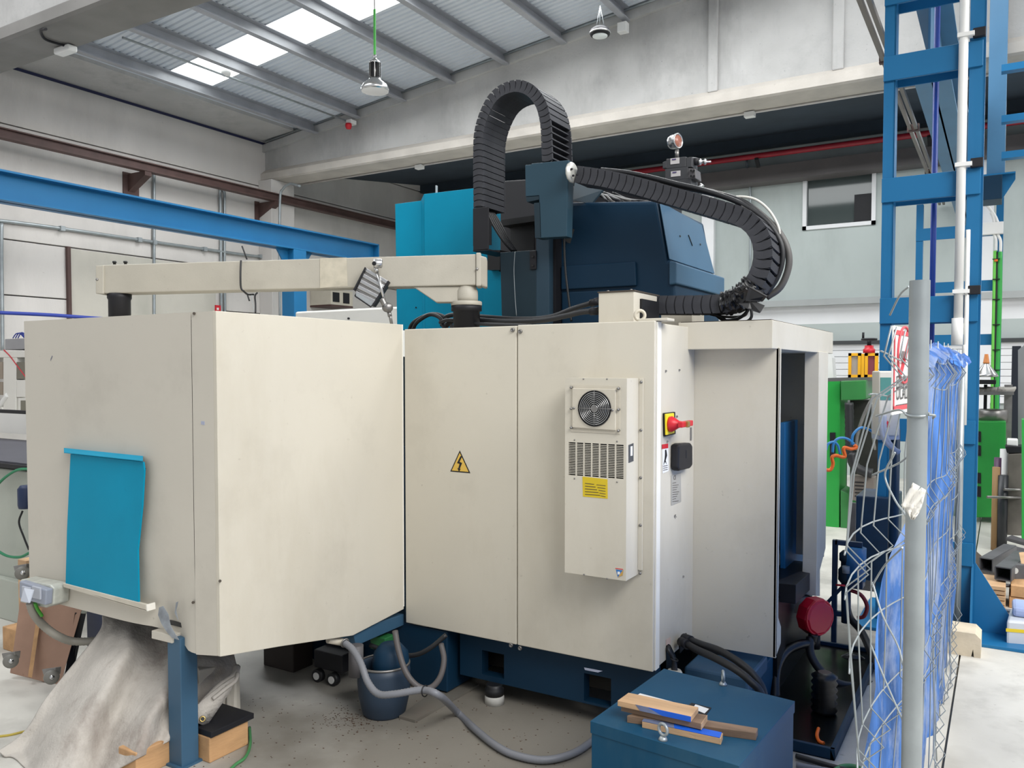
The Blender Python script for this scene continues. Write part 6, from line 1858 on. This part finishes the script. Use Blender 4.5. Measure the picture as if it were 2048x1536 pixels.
for i in range(9):
    w_ = i / 8
    row = []
    for j in range(50):
        Y = 2.7 + (5.5 - 2.7) * (j / 49)
        a = w_ * 2.6
        x = mx(Y, 1.0) - 0.04 + 0.045 * (1 - math.cos(min(a, math.pi))) + 0.006 * math.sin(Y * 40 + i)
        z = 1.755 + 0.025 * math.sin(min(a, math.pi)) - (0.055 + 0.02 * math.sin(Y * 23)) * max(0, w_ - .35) - 0.02 * math.sin(Y * 3) + noise.noise((Y * 8, w_ * 4, 1)) * 0.02
        row.append((x, Y, z))
    rows.append(row)
obj('folded_top', MB().grid(rows), clothm, cl_, recalc=False)
# sign on the mesh
sgn = thing('warning_sign', 'white sign with red border hung on the mesh beside the near post', 'sign', (mx(2.6, 1.6), 2.6, 1.5))
SY0, SY1 = 2.30, 2.62
sx_ = lambda Y: W(1776 + (Y - SY0) / (SY1 - SY0) * 50, 700, 'Y', Y).x
sz1, sz0 = W(1800, 655, 'Y', 2.42).z, W(1800, 826, 'Y', 2.42).z
PA, PB_ = Vector((sx_(SY0), SY0, 0)), Vector((sx_(SY1), SY1, 0))
print('SIGN', PA, PB_, sz0, sz1)
su = (PB_ - PA)


def sp(u, z, o=0.0):
    o += 0.012
    nn_ = Vector((su.y, -su.x, 0)).normalized()
    p = PA + su * u + nn_ * o
    return Vector((p.x, p.y, z))


obj('board', MB().prism([sp(0, sz0), sp(1, sz0), sp(1, sz1), sp(0, sz1)], Vector((-0.003, 0, 0))), whitep, sgn)
bw = 0.012
for a in ((0.02, 0.98, sz0 + 0.01, sz0 + 0.01 + bw), (0.02, 0.98, sz1 - 0.01 - bw, sz1 - 0.01), (0.90, 0.95, sz0 + 0.01, sz1 - 0.01), (0.02, 0.06, sz0 + .01, sz1 - .01)):
    obj('red_border', MB().prism([sp(a[0], a[2], .001), sp(a[1], a[2], .001), sp(a[1], a[3], .001), sp(a[0], a[3], .001)], Vector((0.0008, 0, 0))), mat('sign_red', (200, 70, 80), 0.5), sgn)
cu_ = 0.25
hh = sz1 - sz0
ring = []
cz = sz0 + hh * 0.68
L_ = su.length
for k in range(33):
    a = k * 2 * math.pi / 32
    ring.append(sp(0.42 + 0.075 / L_ * 1.15 * math.cos(a), cz + 0.075 * math.sin(a), 0.002))
obj('red_ring', MB().tube(ring, 0.0035, n=5, smooth=False), mat('sign_red', (200, 70, 80)), sgn)
obj('ring_bar', MB().bar(ring[4] , ring[20], 0.002, 0.012, up=(1, -.3, 0)), mat('sign_red', (200, 70, 80)), sgn)
obj('pictogram', MB().prism([sp(.3, cz - .01, .001), sp(.52, cz - .01, .001), sp(.52, cz + .01, .001), sp(.3, cz + .01, .001)], Vector((0.0008, 0, 0))), mat('picto_grey', (120, 118, 118), 0.5), sgn)
xd = su.normalized()
tcol = mat('sign_text_grey', (70, 70, 72), 0.6)
text('sign_text', 'EBUMAR', 0.05, sp(.12, sz0 + hh * 0.29, .002), xd, (0, 0, 1), tcol, sgn)
text('sign_text', 'OCALLER', 0.05, sp(.12, sz0 + hh * 0.165, .002), xd, (0, 0, 1), tcol, sgn)
for k in (0, 1):
    obj('small_print', MB().prism([sp(.12, sz0 + hh * (.10 - .025 * k), .001), sp(.85, sz0 + hh * (.10 - .025 * k), .001), sp(.85, sz0 + hh * (.107 - .025 * k), .001), sp(.12, sz0 + hh * (.107 - .025 * k), .001)], Vector((0.0006, 0, 0))), tcol, sgn)
# crumpled plastic tag taped to the post
rows = []
P4 = [[(1826, 965, 1.77), (1852, 980, 1.77)], [(1802, 1010, 1.765), (1845, 1008, 1.77)], [(1812, 1020, 1.765), (1838, 1026, 1.77)], [(1822, 1038, 1.77), (1828, 1040, 1.77)]]
for i in range(13):
    v = i / 12 * 3
    k = min(2, int(v))
    f = v - k
    l_ = [a + (b - a) * f for a, b in zip(P4[k][0], P4[k + 1][0])]
    r_ = [a + (b - a) * f for a, b in zip(P4[k][1], P4[k + 1][1])]
    rows.append([W(l_[0] + (r_[0] - l_[0]) * j / 8, l_[1] + (r_[1] - l_[1]) * j / 8, 'D', 1.782 + 0.006 * math.sin(j * 1.7 + i) + 0.004 * R.random()) for j in range(9)])
obj('plastic_tag', MB().grid(rows), mat('white_film', (225, 222, 214), 0.35, var=0.08, vs_=30), None, 'crumpled white plastic tag taped to the near fence post', 'tag', solid=0.001)

# ================================================================ RIGHT BACKGROUND
# drip tray with dark fluid
ty0, ty1 = 3.72, 5.2
tx0, tx1 = -1.14, -0.60
tr_ = thing('drip_tray', 'blue rimmed drip tray full of black oily fluid right of the blue box', 'tray', ((tx0 + tx1) / 2, 4.4, 0))
mb = MB().box(tx0, tx1, ty0, ty1, 0, 0.006)
for a in ((tx0, tx1, ty0, ty0 + 0.02), (tx0, tx1, ty1 - 0.02, ty1), (tx0, tx0 + 0.02, ty0, ty1), (tx1 - 0.02, tx1, ty0, ty1)):
    mb.box(a[0], a[1], a[2], a[3], 0, 0.05)
obj('tray', mb, nblue, tr_, bev=0.002)
obj('fluid', MB().box(tx0 + 0.02, tx1 - 0.02, ty0 + 0.02, ty1 - 0.02, 0.008, 0.03), mat('black_oily_fluid', (12, 13, 11), 0.25, spec=0.2, var=0.3, vs_=5), tr_)
obj('orange_hose_end', MB().tube([W(1637, 1457, 'Z', .035), W(1634, 1470, 'Z', .035), W(1638, 1482, 'Z', .035), W(1648, 1487, 'Z', .035)], 0.008), orange, tr_)
# concertina bottle
c = W(1648, 1425, 'Z', 0.03)
bt = thing('black_bellows', 'black ribbed bellows standing in the oily drip tray', 'bellows', c)
obj('bellows', MB().lathe(c, [(0.05, 0)] + [(0.05 if k % 2 else 0.062, 0.02 + 0.016 * k) for k in range(11)] + [(0.03, 0.2)], n=20), vblack, bt)
# dark hydraulic unit
hu = thing('hydraulic_unit', 'dark blue hydraulic pump frame in the shade behind the red cap', 'pump', (-0.75, 5.2, 0))


def hv(px, py, y=5.3):
    return W(px, py, 'Y', y)


dnav = mat('oily_navy_paint', (22, 50, 78), 0.4, var=0.2, vs_=8, dirt=(12, 20, 28), da=0.6, ds=5)
zt1 = hv(1668, 1080).z
xa = hv(1668, 1200).x
obj('frame_post', MB().box(xa - 0.015, xa + 0.015, 5.3, 5.33, 0, zt1), dnav, hu, bev=0.002)
xb = hv(1724, 1100).x
obj('frame_top', MB().box(xa, xb, 5.3, 5.33, zt1 - 0.03, zt1), dnav, hu, bev=0.002)
obj('motor', MB().cyl(hv(1712, 1095), hv(1710, 1160), 0.06), mat('pump_blue', (36, 100, 150), 0.4, var=0.2, vs_=10, dirt=(15, 40, 60), da=0.6, ds=6), hu)
obj('filter_bowl', MB().lathe(hv(1692, 1140), [(0.03, -0.08), (0.045, -0.06), (0.045, 0.0), (0.03, 0.02), (0.03, 0.05), (0.04, 0.06), (0.04, 0.10), (0.02, 0.12)], n=16), dslate, hu)
obj('clear_bowl', MB().cyl(hv(1692, 1132, 5.24), hv(1692, 1146, 5.24), 0.022), mat('grey_bowl', (130, 138, 142), 0.3), hu)
obj('valve_block', MB().box(hv(1696, 1170).x, hv(1728, 1170).x, 5.25, 5.35, hv(1700, 1172).z, hv(1700, 1156).z), dnav, hu, bev=0.004)
obj('pump_column', MB().cyl(hv(1692, 1160), hv(1692, 1245), 0.028), dnav, hu)
obj('cross_bar', MB().bar(hv(1650, 1225), hv(1696, 1228), 0.03, 0.03), dnav, hu)
obj('cross_bar', MB().bar(hv(1652, 1208), hv(1690, 1168), 0.02, 0.02), dnav, hu)
obj('red_lever', MB().cyl(hv(1672, 1170, 5.25), hv(1690, 1171, 5.25), 0.006), red, hu)
obj('red_hose', MB().tube([hv(1700, 1180), hv(1722, 1190), hv(1734, 1212), hv(1728, 1232), hv(1715, 1236)], 0.012), mat('dark_red_hose', (120, 24, 34), 0.5), hu)
obj('back_tank', MB().box(xa + 0.03, xb + 0.12, 5.9, 6.3, 0.28, 0.85), dnav, hu, bev=0.01)
obj('wheel', MB().lathe(W(1706, 1345, 'D', 4.75), [(0.03, -.04), (0.10, -.035), (0.11, -.01), (0.11, 0.01), (0.10, .035), (0.03, .04)], (0.3, -1, 0.2), 24), vblack, hu)
for lab, pts, r in (('black hose looping from the red cap down across the tray', [(1620, 1275, 4.5), (1622, 1310, 4.45), (1645, 1345, 4.4), (1680, 1368, 4.35), (1720, 1372, 4.4), (1750, 1368, 4.5)], 0.022),
                    ('black hose hanging from the pump frame towards the fence', [(1692, 1205, 5.1), (1700, 1235, 5.0), (1722, 1262, 4.9), (1740, 1300, 4.7), (1752, 1335, 4.6)], 0.022),
                    ('thick black pipe bend joining the red cap to the machine bed', [(1627, 1268, 4.5), (1622, 1285, 4.5), (1598, 1290, 4.45), (1570, 1305, 4.4), (1552, 1340, 4.3), (1550, 1400, 4.2)], 0.026)):
    obj('black_hose', MB().tube([W(x, y, 'D', d) for x, y, d in pts], r, n=10), vblack if r > .025 else rubber, None, lab, 'hose')
obj('black_undercarriage', MB().box(-1.14, -0.98, 4.3, 5.2, 0.03, 0.52), vblack, bed)
# leaning plate, its shade put into the dark steel colour
lp = [W(1697, 1005, 'D', 6.6), W(1756, 1012, 'D', 6.6), W(1752, 1240, 'D', 6.2), W(1684, 1190, 'D', 6.2)]
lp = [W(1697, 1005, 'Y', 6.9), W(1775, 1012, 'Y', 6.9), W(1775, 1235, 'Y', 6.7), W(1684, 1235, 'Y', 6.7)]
obj('steel_plate', MB().prism(lp, (0, 0.03, 0)), mat('shaded_plate_steel', (70, 70, 74), 0.5, var=0.2, vs_=5, dirt=(45, 42, 42), da=0.5, ds=4), None, 'large dark steel plate leaning behind the pump frame', 'plate', bev=0.003)

# green machine with yellow guards
GY = 9.3


def gv(px, py, y=GY):
    return W(px, py, 'Y', y)


gm = thing('green_machine', 'bright green milling machine beyond the cream guard housing', 'machine', (-1.2, 9.8, 0))
obj('column', MB().prism([gv(1640, 762), gv(1681, 760), gv(1678, 1056), gv(1640, 1056)], (0, 0.5, 0)), green, gm, bev=0.01)
obj('head', MB().prism([gv(1681, 762, GY - .1), gv(1732, 760, GY - .1), gv(1732, 798, GY - .1), gv(1726, 800, GY - .1), gv(1682, 801, GY - .1)], (0, 0.5, 0)), mat('green_machine_mid', (50, 122, 62), 0.42, var=0.08, dirt=(30, 70, 40), da=0.4), gm, bev=0.01)
obj('top_plate', MB().prism([gv(1655, 756), gv(1755, 754), gv(1755, 761), gv(1655, 763)], (0, 0.5, 0)), steel, gm)
obj('knee', MB().prism([gv(1681, 980), gv(1740, 1012), gv(1740, 1056), gv(1681, 1056)], (0, 0.4, 0)), mat('green_machine_mid', (50, 122, 62)), gm, bev=0.006)
obj('rear_body', MB().prism([gv(1700, 800, GY + .4), gv(1760, 800, GY + .4), gv(1760, 1050, GY + .4), gv(1700, 1050, GY + .4)], (0, 0.3, 0)), mat('oily_dark_iron', (44, 42, 40), 0.5, var=0.3, vs_=6), gm)
mb = gv(1700, 952)
lv_ = obj('louvre_box', MB().prism([gv(1701, 952, GY - .15), gv(1748, 955, GY - .15), gv(1748, 1008, GY - .15), gv(1701, 1000, GY - .15)], (0, 0.2, 0)), mat('taupe_box_paint', (112, 104, 98), 0.5), gm, bev=0.006)
for k in range(5):
    z0 = 963 + 7 * k
    obj('louvre', MB().prism([gv(1710, z0, GY - .152), gv(1728, z0 + 1, GY - .152), gv(1728, z0 + 3, GY - .152), gv(1710, z0 + 2, GY - .152)], (0, -0.01, 0)), blackm, lv_)
for pts, r, mm in (([(1698, 805), (1699, 860), (1700, 920)], 0.045, rubber), ([(1748, 790), (1728, 830), (1715, 870), (1712, 900)], 0.02, steel), ([(1745, 805), (1745, 860), (1750, 900)], 0.015, steel), ([(1702, 905), (1708, 930), (1725, 942), (1748, 948)], 0.05, rubber)):
    obj('oil_pipe', MB().tube([gv(x, y, GY - .2) for x, y in pts], r, rib=0.03 if r > .04 else 0, ramp=0.05), mm, gm)
obj('dark_recess', MB().prism([gv(1660, 865), gv(1671, 865), gv(1671, 915), gv(1660, 915)], (0, -0.01, 0)), blackm, gm)
# yellow framed guards
for k, (a, b, nm, mm) in enumerate(((1696, 1722, 'left amber framed clear guard on top of the green machine', mat('guard_pane_grey', (170, 164, 156), 0.3)), (1729, 1756, 'right amber framed red tinted guard on top of the green machine', mat('guard_pane_red', (140, 74, 84), 0.3)))):
    t = thing('machine_guard', nm, 'guard', gv((a + b) / 2, 755, GY + .1))
    fr_2 = MB()
    p0, p1 = gv(a, 755, GY + .1), gv(b, 706, GY + .1)
    for q in ((p0.x, p0.x + .03, p0.z, p1.z), (p1.x - .03, p1.x, p0.z, p1.z), (p0.x, p1.x, p0.z, p0.z + .03), (p0.x, p1.x, p1.z - .03, p1.z)):
        fr_2.box(q[0], q[1], p0.y, p0.y + .05, q[2], q[3])
    obj('frame', fr_2, amber, t)
    obj('pane', MB().box(p0.x + .03, p1.x - .03, p0.y + .02, p0.y + .03, p0.z + .03, p1.z - .03), mm, t)
obj('amber_post', MB().box(gv(1722, 755, GY + .1).x, gv(1728, 755, GY + .1).x, GY + .1, GY + .2, gv(1725, 757).z, gv(1725, 707).z), amber, gm)
c = gv(1738, 706, GY + .15)
hw = thing('hand_wheel', 'black handwheel on a red collar above the amber guards', 'handwheel', c)
obj('collar', MB().lathe(c, [(0.06, 0), (0.06, 0.04), (0.045, 0.05), (0.045, 0.08)], n=16), red, hw)
obj('spindle', MB().cyl(c + Vector((0, 0, .08)), c + Vector((0, 0, .14)), 0.022), blackm, hw)
obj('wheel', MB().torus(c + Vector((0, 0, .145)), (0, 0, 1), 0.07, 0.012), blackm, hw)
obj('handle', MB().cyl(c + Vector((-0.06, 0, .15)), c + Vector((-0.06, 0, .22)), 0.012), blackm, hw)
obj('white_cover', MB().prism([gv(1655, 700, 9.9), gv(1664, 716, 9.9), gv(1667, 757, 9.9), gv(1655, 757, 9.9)], (0, 0.2, 0)), whitep, None, 'white sloped plastic cover beside the amber guards', 'cover')
# coiled air hoses
def hc(pts, m, lab, r=0.009, d=5.6):
    obj('air_hose', MB().tube([W(x, y, 'D', d) for x, y in pts], r), m, None, lab, 'hose')


bh = mat('sky_blue_hose', (50, 130, 190), 0.4)
hc([(1652, 900), (1656, 888), (1668, 884), (1676, 892), (1680, 908)], bh, 'left small blue air hose loop beside the housing')
hc([(1665, 905), (1668, 885), (1680, 876), (1695, 878), (1708, 888)], bh, 'middle blue air hose loop in front of the green machine')
hc([(1704, 890), (1706, 870), (1720, 856), (1735, 858), (1752, 868)], bh, 'right large blue air hose arching to the tower')
hc([(1645, 938), (1660, 940), (1666, 928), (1664, 915), (1672, 911), (1684, 914), (1690, 912), (1687, 900), (1690, 895), (1702, 898), (1713, 895), (1709, 890)], orange, 'orange air hose zigzagging in front of the green machine', 0.012)
# control pendant behind the fence
cp = thing('control_pendant', 'cream control pendant with green screen behind the wire mesh', 'control panel', W(1772, 800, 'D', 4.9))


def pv(px, py, o=0.0):
    return W(px, py, 'D', 4.9 - o)


obj('casing', MB().prism([pv(1758, 742), pv(1800, 742), pv(1800, 872), pv(1758, 872)], fwdv * 0.1), cream, cp, bev=0.008)
obj('screen', MB().prism([pv(1761, 755, .003), pv(1790, 755, .003), pv(1790, 800, .003), pv(1761, 800, .003)], fwdv * 0.004), mat('green_screen', (80, 130, 118), 0.25), cp)
obj('lower_casing', MB().prism([pv(1757, 812, -.01), pv(1800, 812, -.01), pv(1800, 880, -.01), pv(1757, 880, -.01)], fwdv * 0.1), mat('light_grey_plastic', (170, 174, 184)), cp, bev=0.006)
obj('red_badge', MB().lathe(pv(1768, 850, .012), [(0.03, 0), (0.03, 0.01), (0, 0.01)], -fwdv, 18), red, cp)
for k in range(2):
    obj('ribbed_conduit', MB().tube([pv(1762 + 6 * k, 830, .03), pv(1764 + 6 * k, 865, .04), pv(1775 + 5 * k, 888, .05), pv(1800, 905 + 4 * k, .05)], 0.014, rib=0.012, ramp=0.08), mat('light_grey_plastic', (170, 174, 184)), cp)
obj('support_post', MB().cyl(Vector((pv(1790, 860, -.08).x, pv(1790, 860, -.08).y, 0)), Vector((pv(1790, 860, -.08).x, pv(1790, 860, -.08).y, pv(1790, 860).z)), 0.03), nblue, cp)

# green press and bench at the right edge
PYY = 10.4


def qv(px, py, y=PYY):
    return W(px, py, 'Y', y)


gp = thing('green_press', 'green press base with louvre slots beyond the right tower upright', 'machine', qv(1985, 1035))
obj('base', MB().prism([qv(1945, 843), qv(2012, 843), qv(2012, 1035), qv(1945, 1035)], (0, 0.6, 0)), green, gp, bev=0.01)
for k, py in enumerate((862, 890, 945, 972)):
    obj('slot', MB().prism([qv(1954, py), qv(1962, py + 1), qv(1962, py + 22), qv(1954, py + 21)], (0, -0.01, 0)), blackm, gp)
obj('pedestal', MB().lathe(qv(1985, 843, PYY + .3), [(0.15, 0), (0.15, 0.12), (0.13, 0.14)], n=24), steel, gp)
obj('press_column', MB().box(qv(1966, 800).x, qv(1973, 800).x, PYY + .3, PYY + .4, qv(1970, 843).z, qv(1970, 770).z), blackm, gp)
obj('press_column', MB().box(qv(2008, 800).x, qv(2025, 800).x, PYY + .3, PYY + .4, 0, qv(1970, 770).z), steel, gp)
obj('press_table', MB().prism([qv(1948, 783, PYY), qv(2028, 783, PYY), qv(2028, 790, PYY), qv(1948, 790, PYY)], (0, 0.5, 0)), steel, gp)
for k in range(9):
    R.seed(k + 20)
    c = qv(1960 + k * 7.5, 780, PYY + .1)
    obj('rag', MB().obox(c, (0.05, 0.01, 0.01 * (k % 3 - 1)), (0, 0.06, 0.01), (0.01, 0, 0.022)), mat('rag_grey', (170, 166, 160), 0.8), gp, bev=0.01)
fn_ = thing('metal_funnel', 'metal funnel with orange spout standing upside down on the press shelf', 'funnel', qv(1971, 760, PYY))
obj('shelf', MB().box(qv(1945, 760).x, qv(1992, 760).x, PYY - .1, PYY + .3, qv(1970, 768).z, qv(1970, 760).z), blackm, fn_)
obj('cone', MB().lathe(qv(1972, 752, PYY), [(0.11, -0.01), (0.12, 0.0), (0.11, 0.02), (0.03, 0.13), (0.028, 0.14)], n=24), chrome, fn_)
obj('spout', MB().lathe(qv(1972, 752, PYY), [(0.035, 0.14), (0.03, 0.15), (0.018, 0.24), (0, 0.24)], n=16), mat('orange_brown_plastic', (200, 124, 60), 0.45), fn_)
# dark frame and rolls
obj('dark_cabinet', MB().box(qv(2022, 800, 11.5).x, qv(2040, 800, 11.5).x, 11.5, 11.7, 0, qv(2030, 692, 11.5).z), mat('very_dark_navy', (24, 30, 44), 0.5), None, 'tall dark navy post beside the shutter at the right edge', 'post')
obj('slat_partition', MB().prism([qv(2036, 700, 10.2), qv(2100, 650, 9.0), qv(2100, 1000, 9.0), qv(2036, 960, 10.2)], (0.05, 0.02, 0)), mat('grey_panel', (140, 142, 144), 0.5), None, 'grey sloping partition panel at the right edge', 'panel')
RY = 8.9
rolls = [(1990, 934, 1060, 7, mat('cardboard_tube', (150, 118, 80), 0.7), 'brown cardboard tube leaning upright beside the dark roll'),
         (2003, 950, 1062, 10, mat('dark_roll_film', (36, 38, 44), 0.4), 'dark film roll standing between the brown tube and the stained one'),
         (2007, 898, 1000, 8, whitep, 'white roll standing behind the dark film roll'),
         (1996, 915, 975, 8, mat('purple_can_film', (84, 50, 84), 0.4), 'purple printed roll standing behind the brown cardboard tube')]
for k, (px, y0_, y1_, rp__, mm, lab) in enumerate(rolls):
    yy = RY + (0.3 if k > 1 else 0)
    c = qv(px, y1_, yy)
    d_ = (c - O).dot(fwdv)
    c0_ = Vector((c.x, c.y, 0))
    obj('tube_roll', MB().lathe(c0_, [(rp__ * d_ / F * .6, 0), (rp__ * d_ / F, 0), (rp__ * d_ / F, qv(px, y0_, yy).z), (rp__ * d_ / F * .6, qv(px, y0_, yy).z)], n=20), mm, None, lab, 'roll')
obj('stained_board', MB().prism([qv(2016, 908, RY), qv(2046, 906, RY), qv(2046, 1072, RY), qv(2012, 1070, RY)], (0, 0.25, 0)), mat('stained_grey_board', (104, 98, 92), 0.7, var=0.25, vs_=4), None, 'tall stained grey board block at the right edge', 'board', bev=0.01)
obj('black_tray', MB().prism([qv(2010, 893, RY), qv(2046, 893, RY), qv(2046, 906, RY), qv(2014, 906, RY)], (0, 0.25, 0)), blackm, None, 'black tray lying on the stained board block', 'tray', bev=0.004)
obj('white_tub', MB().prism([qv(2014, 878, RY + .05), qv(2036, 879, RY + .05), qv(2036, 893, RY + .05), qv(2014, 891, RY + .05)], (0, 0.15, 0)), whitep, None, 'small white tub on the black tray', 'tub', bev=0.01)
obj('navy_cover', MB().prism([W(1955, 1005, 'D', 9.5), W(1955, 1038, 'D', 9.5), W(1900, 1038, 'D', 9.5), W(1900, 1005, 'D', 9.5)], (0, 0.2, 0)), green_d, gp)
obj('green_machine', MB().prism([qv(2044, 840, 8.3), qv(2090, 840, 8.3), qv(2090, 1090, 8.3), qv(2044, 1085, 8.3)], (0, 0.3, 0)), green, None, 'edge of another green machine at the right border', 'machine')
for lab, (x0, y0, x1, y1), d in (('upper steel bar sticking out at the right edge', (2008, 979, 2070, 980), 7.6), ('lower longer steel bar sticking out at the right edge', (1974, 994, 2070, 996), 7.6)):
    obj('steel_bar', MB().cyl(W(x0, y0, 'D', d), W(x1, y1, 'D', d), 0.012), steel, None, lab, 'bar')

# scrap steel and pallet timber at the right edge
SD = mat('scrap_dark_steel', (88, 88, 92), 0.5, metal=0.3, var=0.15, vs_=6, dirt=(90, 60, 45), da=0.4)


def zf(px, py, z=0.0):
    return W(px, py, 'Z', z)


def scrap(name, lab, pts, z, th, m, cat_='scrap', bev=0.003):
    q = [W(x, y, 'Z', z) for x, y in pts]
    return obj(name, MB().prism([p - Vector((0, 0, th)) for p in q], (0, 0, th)), m, None, lab, cat_, bev=bev)


tbm = MB()


def tube_box(lab, p0, p1, w_, h_, m=SD):
    a, b = p0, p1
    t = thing('steel_section', lab, 'scrap', a)
    m_ = MB()
    d = (b - a).normalized()
    s_ = d.cross(Vector((0, 0, 1))).normalized()
    u = s_.cross(d)
    th = 0.008
    for o_, ww, hh_ in ((u * (h_ / 2), w_, th), (-u * (h_ / 2), w_, th), (s_ * (w_ / 2), th, h_), (-s_ * (w_ / 2), th, h_)):
        m_.bar(a + o_, b + o_, ww, hh_)
    obj('section', m_, m, t)
    return t


tube_box('square hollow steel section with its open end towards the camera', W(2006, 1148, 'D', 5.9), W(2045, 1115, 'D', 6.5), 0.10, 0.09)
tube_box('long flat grey steel box section slanting up to the right', W(1972, 1130, 'D', 6.4), W(2020, 1102, 'D', 6.8), 0.09, 0.10)
_q = [W(x, y, 'Z', 0.06) for x, y in ((1950, 1100), (1990, 1135), (1978, 1145), (1945, 1120))]
obj('rusty_angle', MB().prism([p - Vector((0, 0, 0.06)) for p in _q], (0, 0, 0.06)), mat('dark_rusty_steel', (74, 60, 52), 0.6, var=0.2), None, 'dark rusty steel angle lying behind the tower gusset', 'scrap')
t = thing('steel_clevis', 'grey steel lug plate with a round hole in the scrap pile', 'scrap', W(2030, 1145, 'D', 6.0))
obj('plate', MB().prism([W(2018, 1128, 'D', 6), W(2050, 1130, 'D', 6), W(2050, 1160, 'D', 6), W(2022, 1158, 'D', 6)], (0.02, 0.05, 0)), SD, t, bev=0.004)
c = W(2029, 1141, 'D', 5.98)
obj('hole_ring', MB().cyl(c, c - fwdv * 0.012, 0.022), chrome, t)
for k, (lab, p) in enumerate((('dark flat bar lying topmost at the right border', [(2012, 1075), (2048, 1085), (2060, 1082), (2024, 1070)]), ('long dark flat bar under the topmost one at the right border', [(2000, 1095), (2050, 1105), (2060, 1100), (2015, 1088)]),)):
    obj('flat_bar', MB().prism([W(x, y, 'D', 6.9) for x, y in p], (0, 0.02, -0.03)), SD, None, lab, 'scrap')
for k, (lab, x0, y0, x1, y1, d) in enumerate((('upper round bar across the pallet timbers', 1965, 1168, 2060, 1174, 5.9), ('lower round bar across the pallet timbers', 1985, 1218, 2060, 1226, 5.5))):
    obj('round_bar', MB().cyl(W(x0, y0, 'D', d), W(x1, y1, 'D', d), 0.012), SD, None, lab, 'bar')
for k, (lab, x, y, w_, n_) in enumerate((('layered pale timber block stack left in the scrap pile', 1978, 1216, 0.10, 5), ('orange timber block right in the scrap pile', 2038, 1218, 0.10, 2))):
    c = zf(x, y)
    t = thing('pallet_block', lab, 'timber', c)
    hh_ = 0.17 / n_
    for j in range(n_):
        obj('layer', MB().box(c.x - 0.06 + 0.008 * (j % 2), c.x + w_, c.y - 0.008 * (j % 3), c.y + 0.35, j * hh_, (j + 1) * hh_ - 0.006), wood if k == 0 else wood_o, t, bev=0.003)
obj('pale_plank', MB().prism([W(2038, 1105, 'D', 6.1), W(2048, 1105, 'D', 6.1), W(2060, 1160, 'D', 6.0), W(2050, 1165, 'D', 6.0)], (0.02, 0.03, 0)), wood, None, 'pale plank standing on edge at the right border', 'plank')
for k in range(3):
    p0, p1 = zf(1990 + k * 14, 1240 - 2 * k), zf(2050, 1228 + 6 * k)
    obj('floor_bar', MB().bar(p0 + Vector((0, 0, .02)), p1 + Vector((0, 0, .02)), 0.03, 0.03), SD, None, ['steel bar on the floor nearest the tower base', 'steel bar on the floor in the middle of three', 'shortest steel bar on the floor at the right border'][k], 'bar')
c = zf(2012, 1292)
t = thing('clear_plastic_bin', 'clear plastic tub with yellow stripe at the lower right border', 'tub', c)
obj('tub', MB().prism([(c.x, c.y, 0), (c.x + .4, c.y + .1, 0), (c.x + .4, c.y + .4, 0), (c.x + .02, c.y + .3, 0)], (0, 0, 0.16)), mat('milky_plastic', (196, 200, 206), 0.3), t, bev=0.015)
obj('stripe', MB().prism([(c.x - .002, c.y - .002, 0.09), (c.x + .4, c.y + .098, 0.09), (c.x + .4, c.y + .1, 0.11), (c.x - .002, c.y, 0.11)], (0, -0.002, 0)), ylabel, t)
obj('blue_lid', MB().box(c.x + .03, c.x + .4, c.y + .1, c.y + .35, 0.16, 0.22), mat('pale_blue_plastic', (150, 166, 205), 0.4), t, bev=0.02)
# cables on the floor right of the blue box
for k, (lab, pts, m_) in enumerate((('dark cable on the floor right of the blue box, rear one', [(1592, 1512), (1640, 1526), (1690, 1540), (1730, 1550)], rubber), ('grey ribbed conduit on the floor right of the blue box', [(1592, 1530), (1650, 1540), (1720, 1552)], greyhose), ('green hose end on the floor at the bottom border', [(1665, 1545), (1685, 1534), (1710, 1534), (1730, 1545)], mat('green_hose', (70, 130, 80))))):
    obj('floor_cable', MB().tube([W(x, y, 'Z', .016) for x, y in pts], 0.012), m_, None, lab, 'cable')
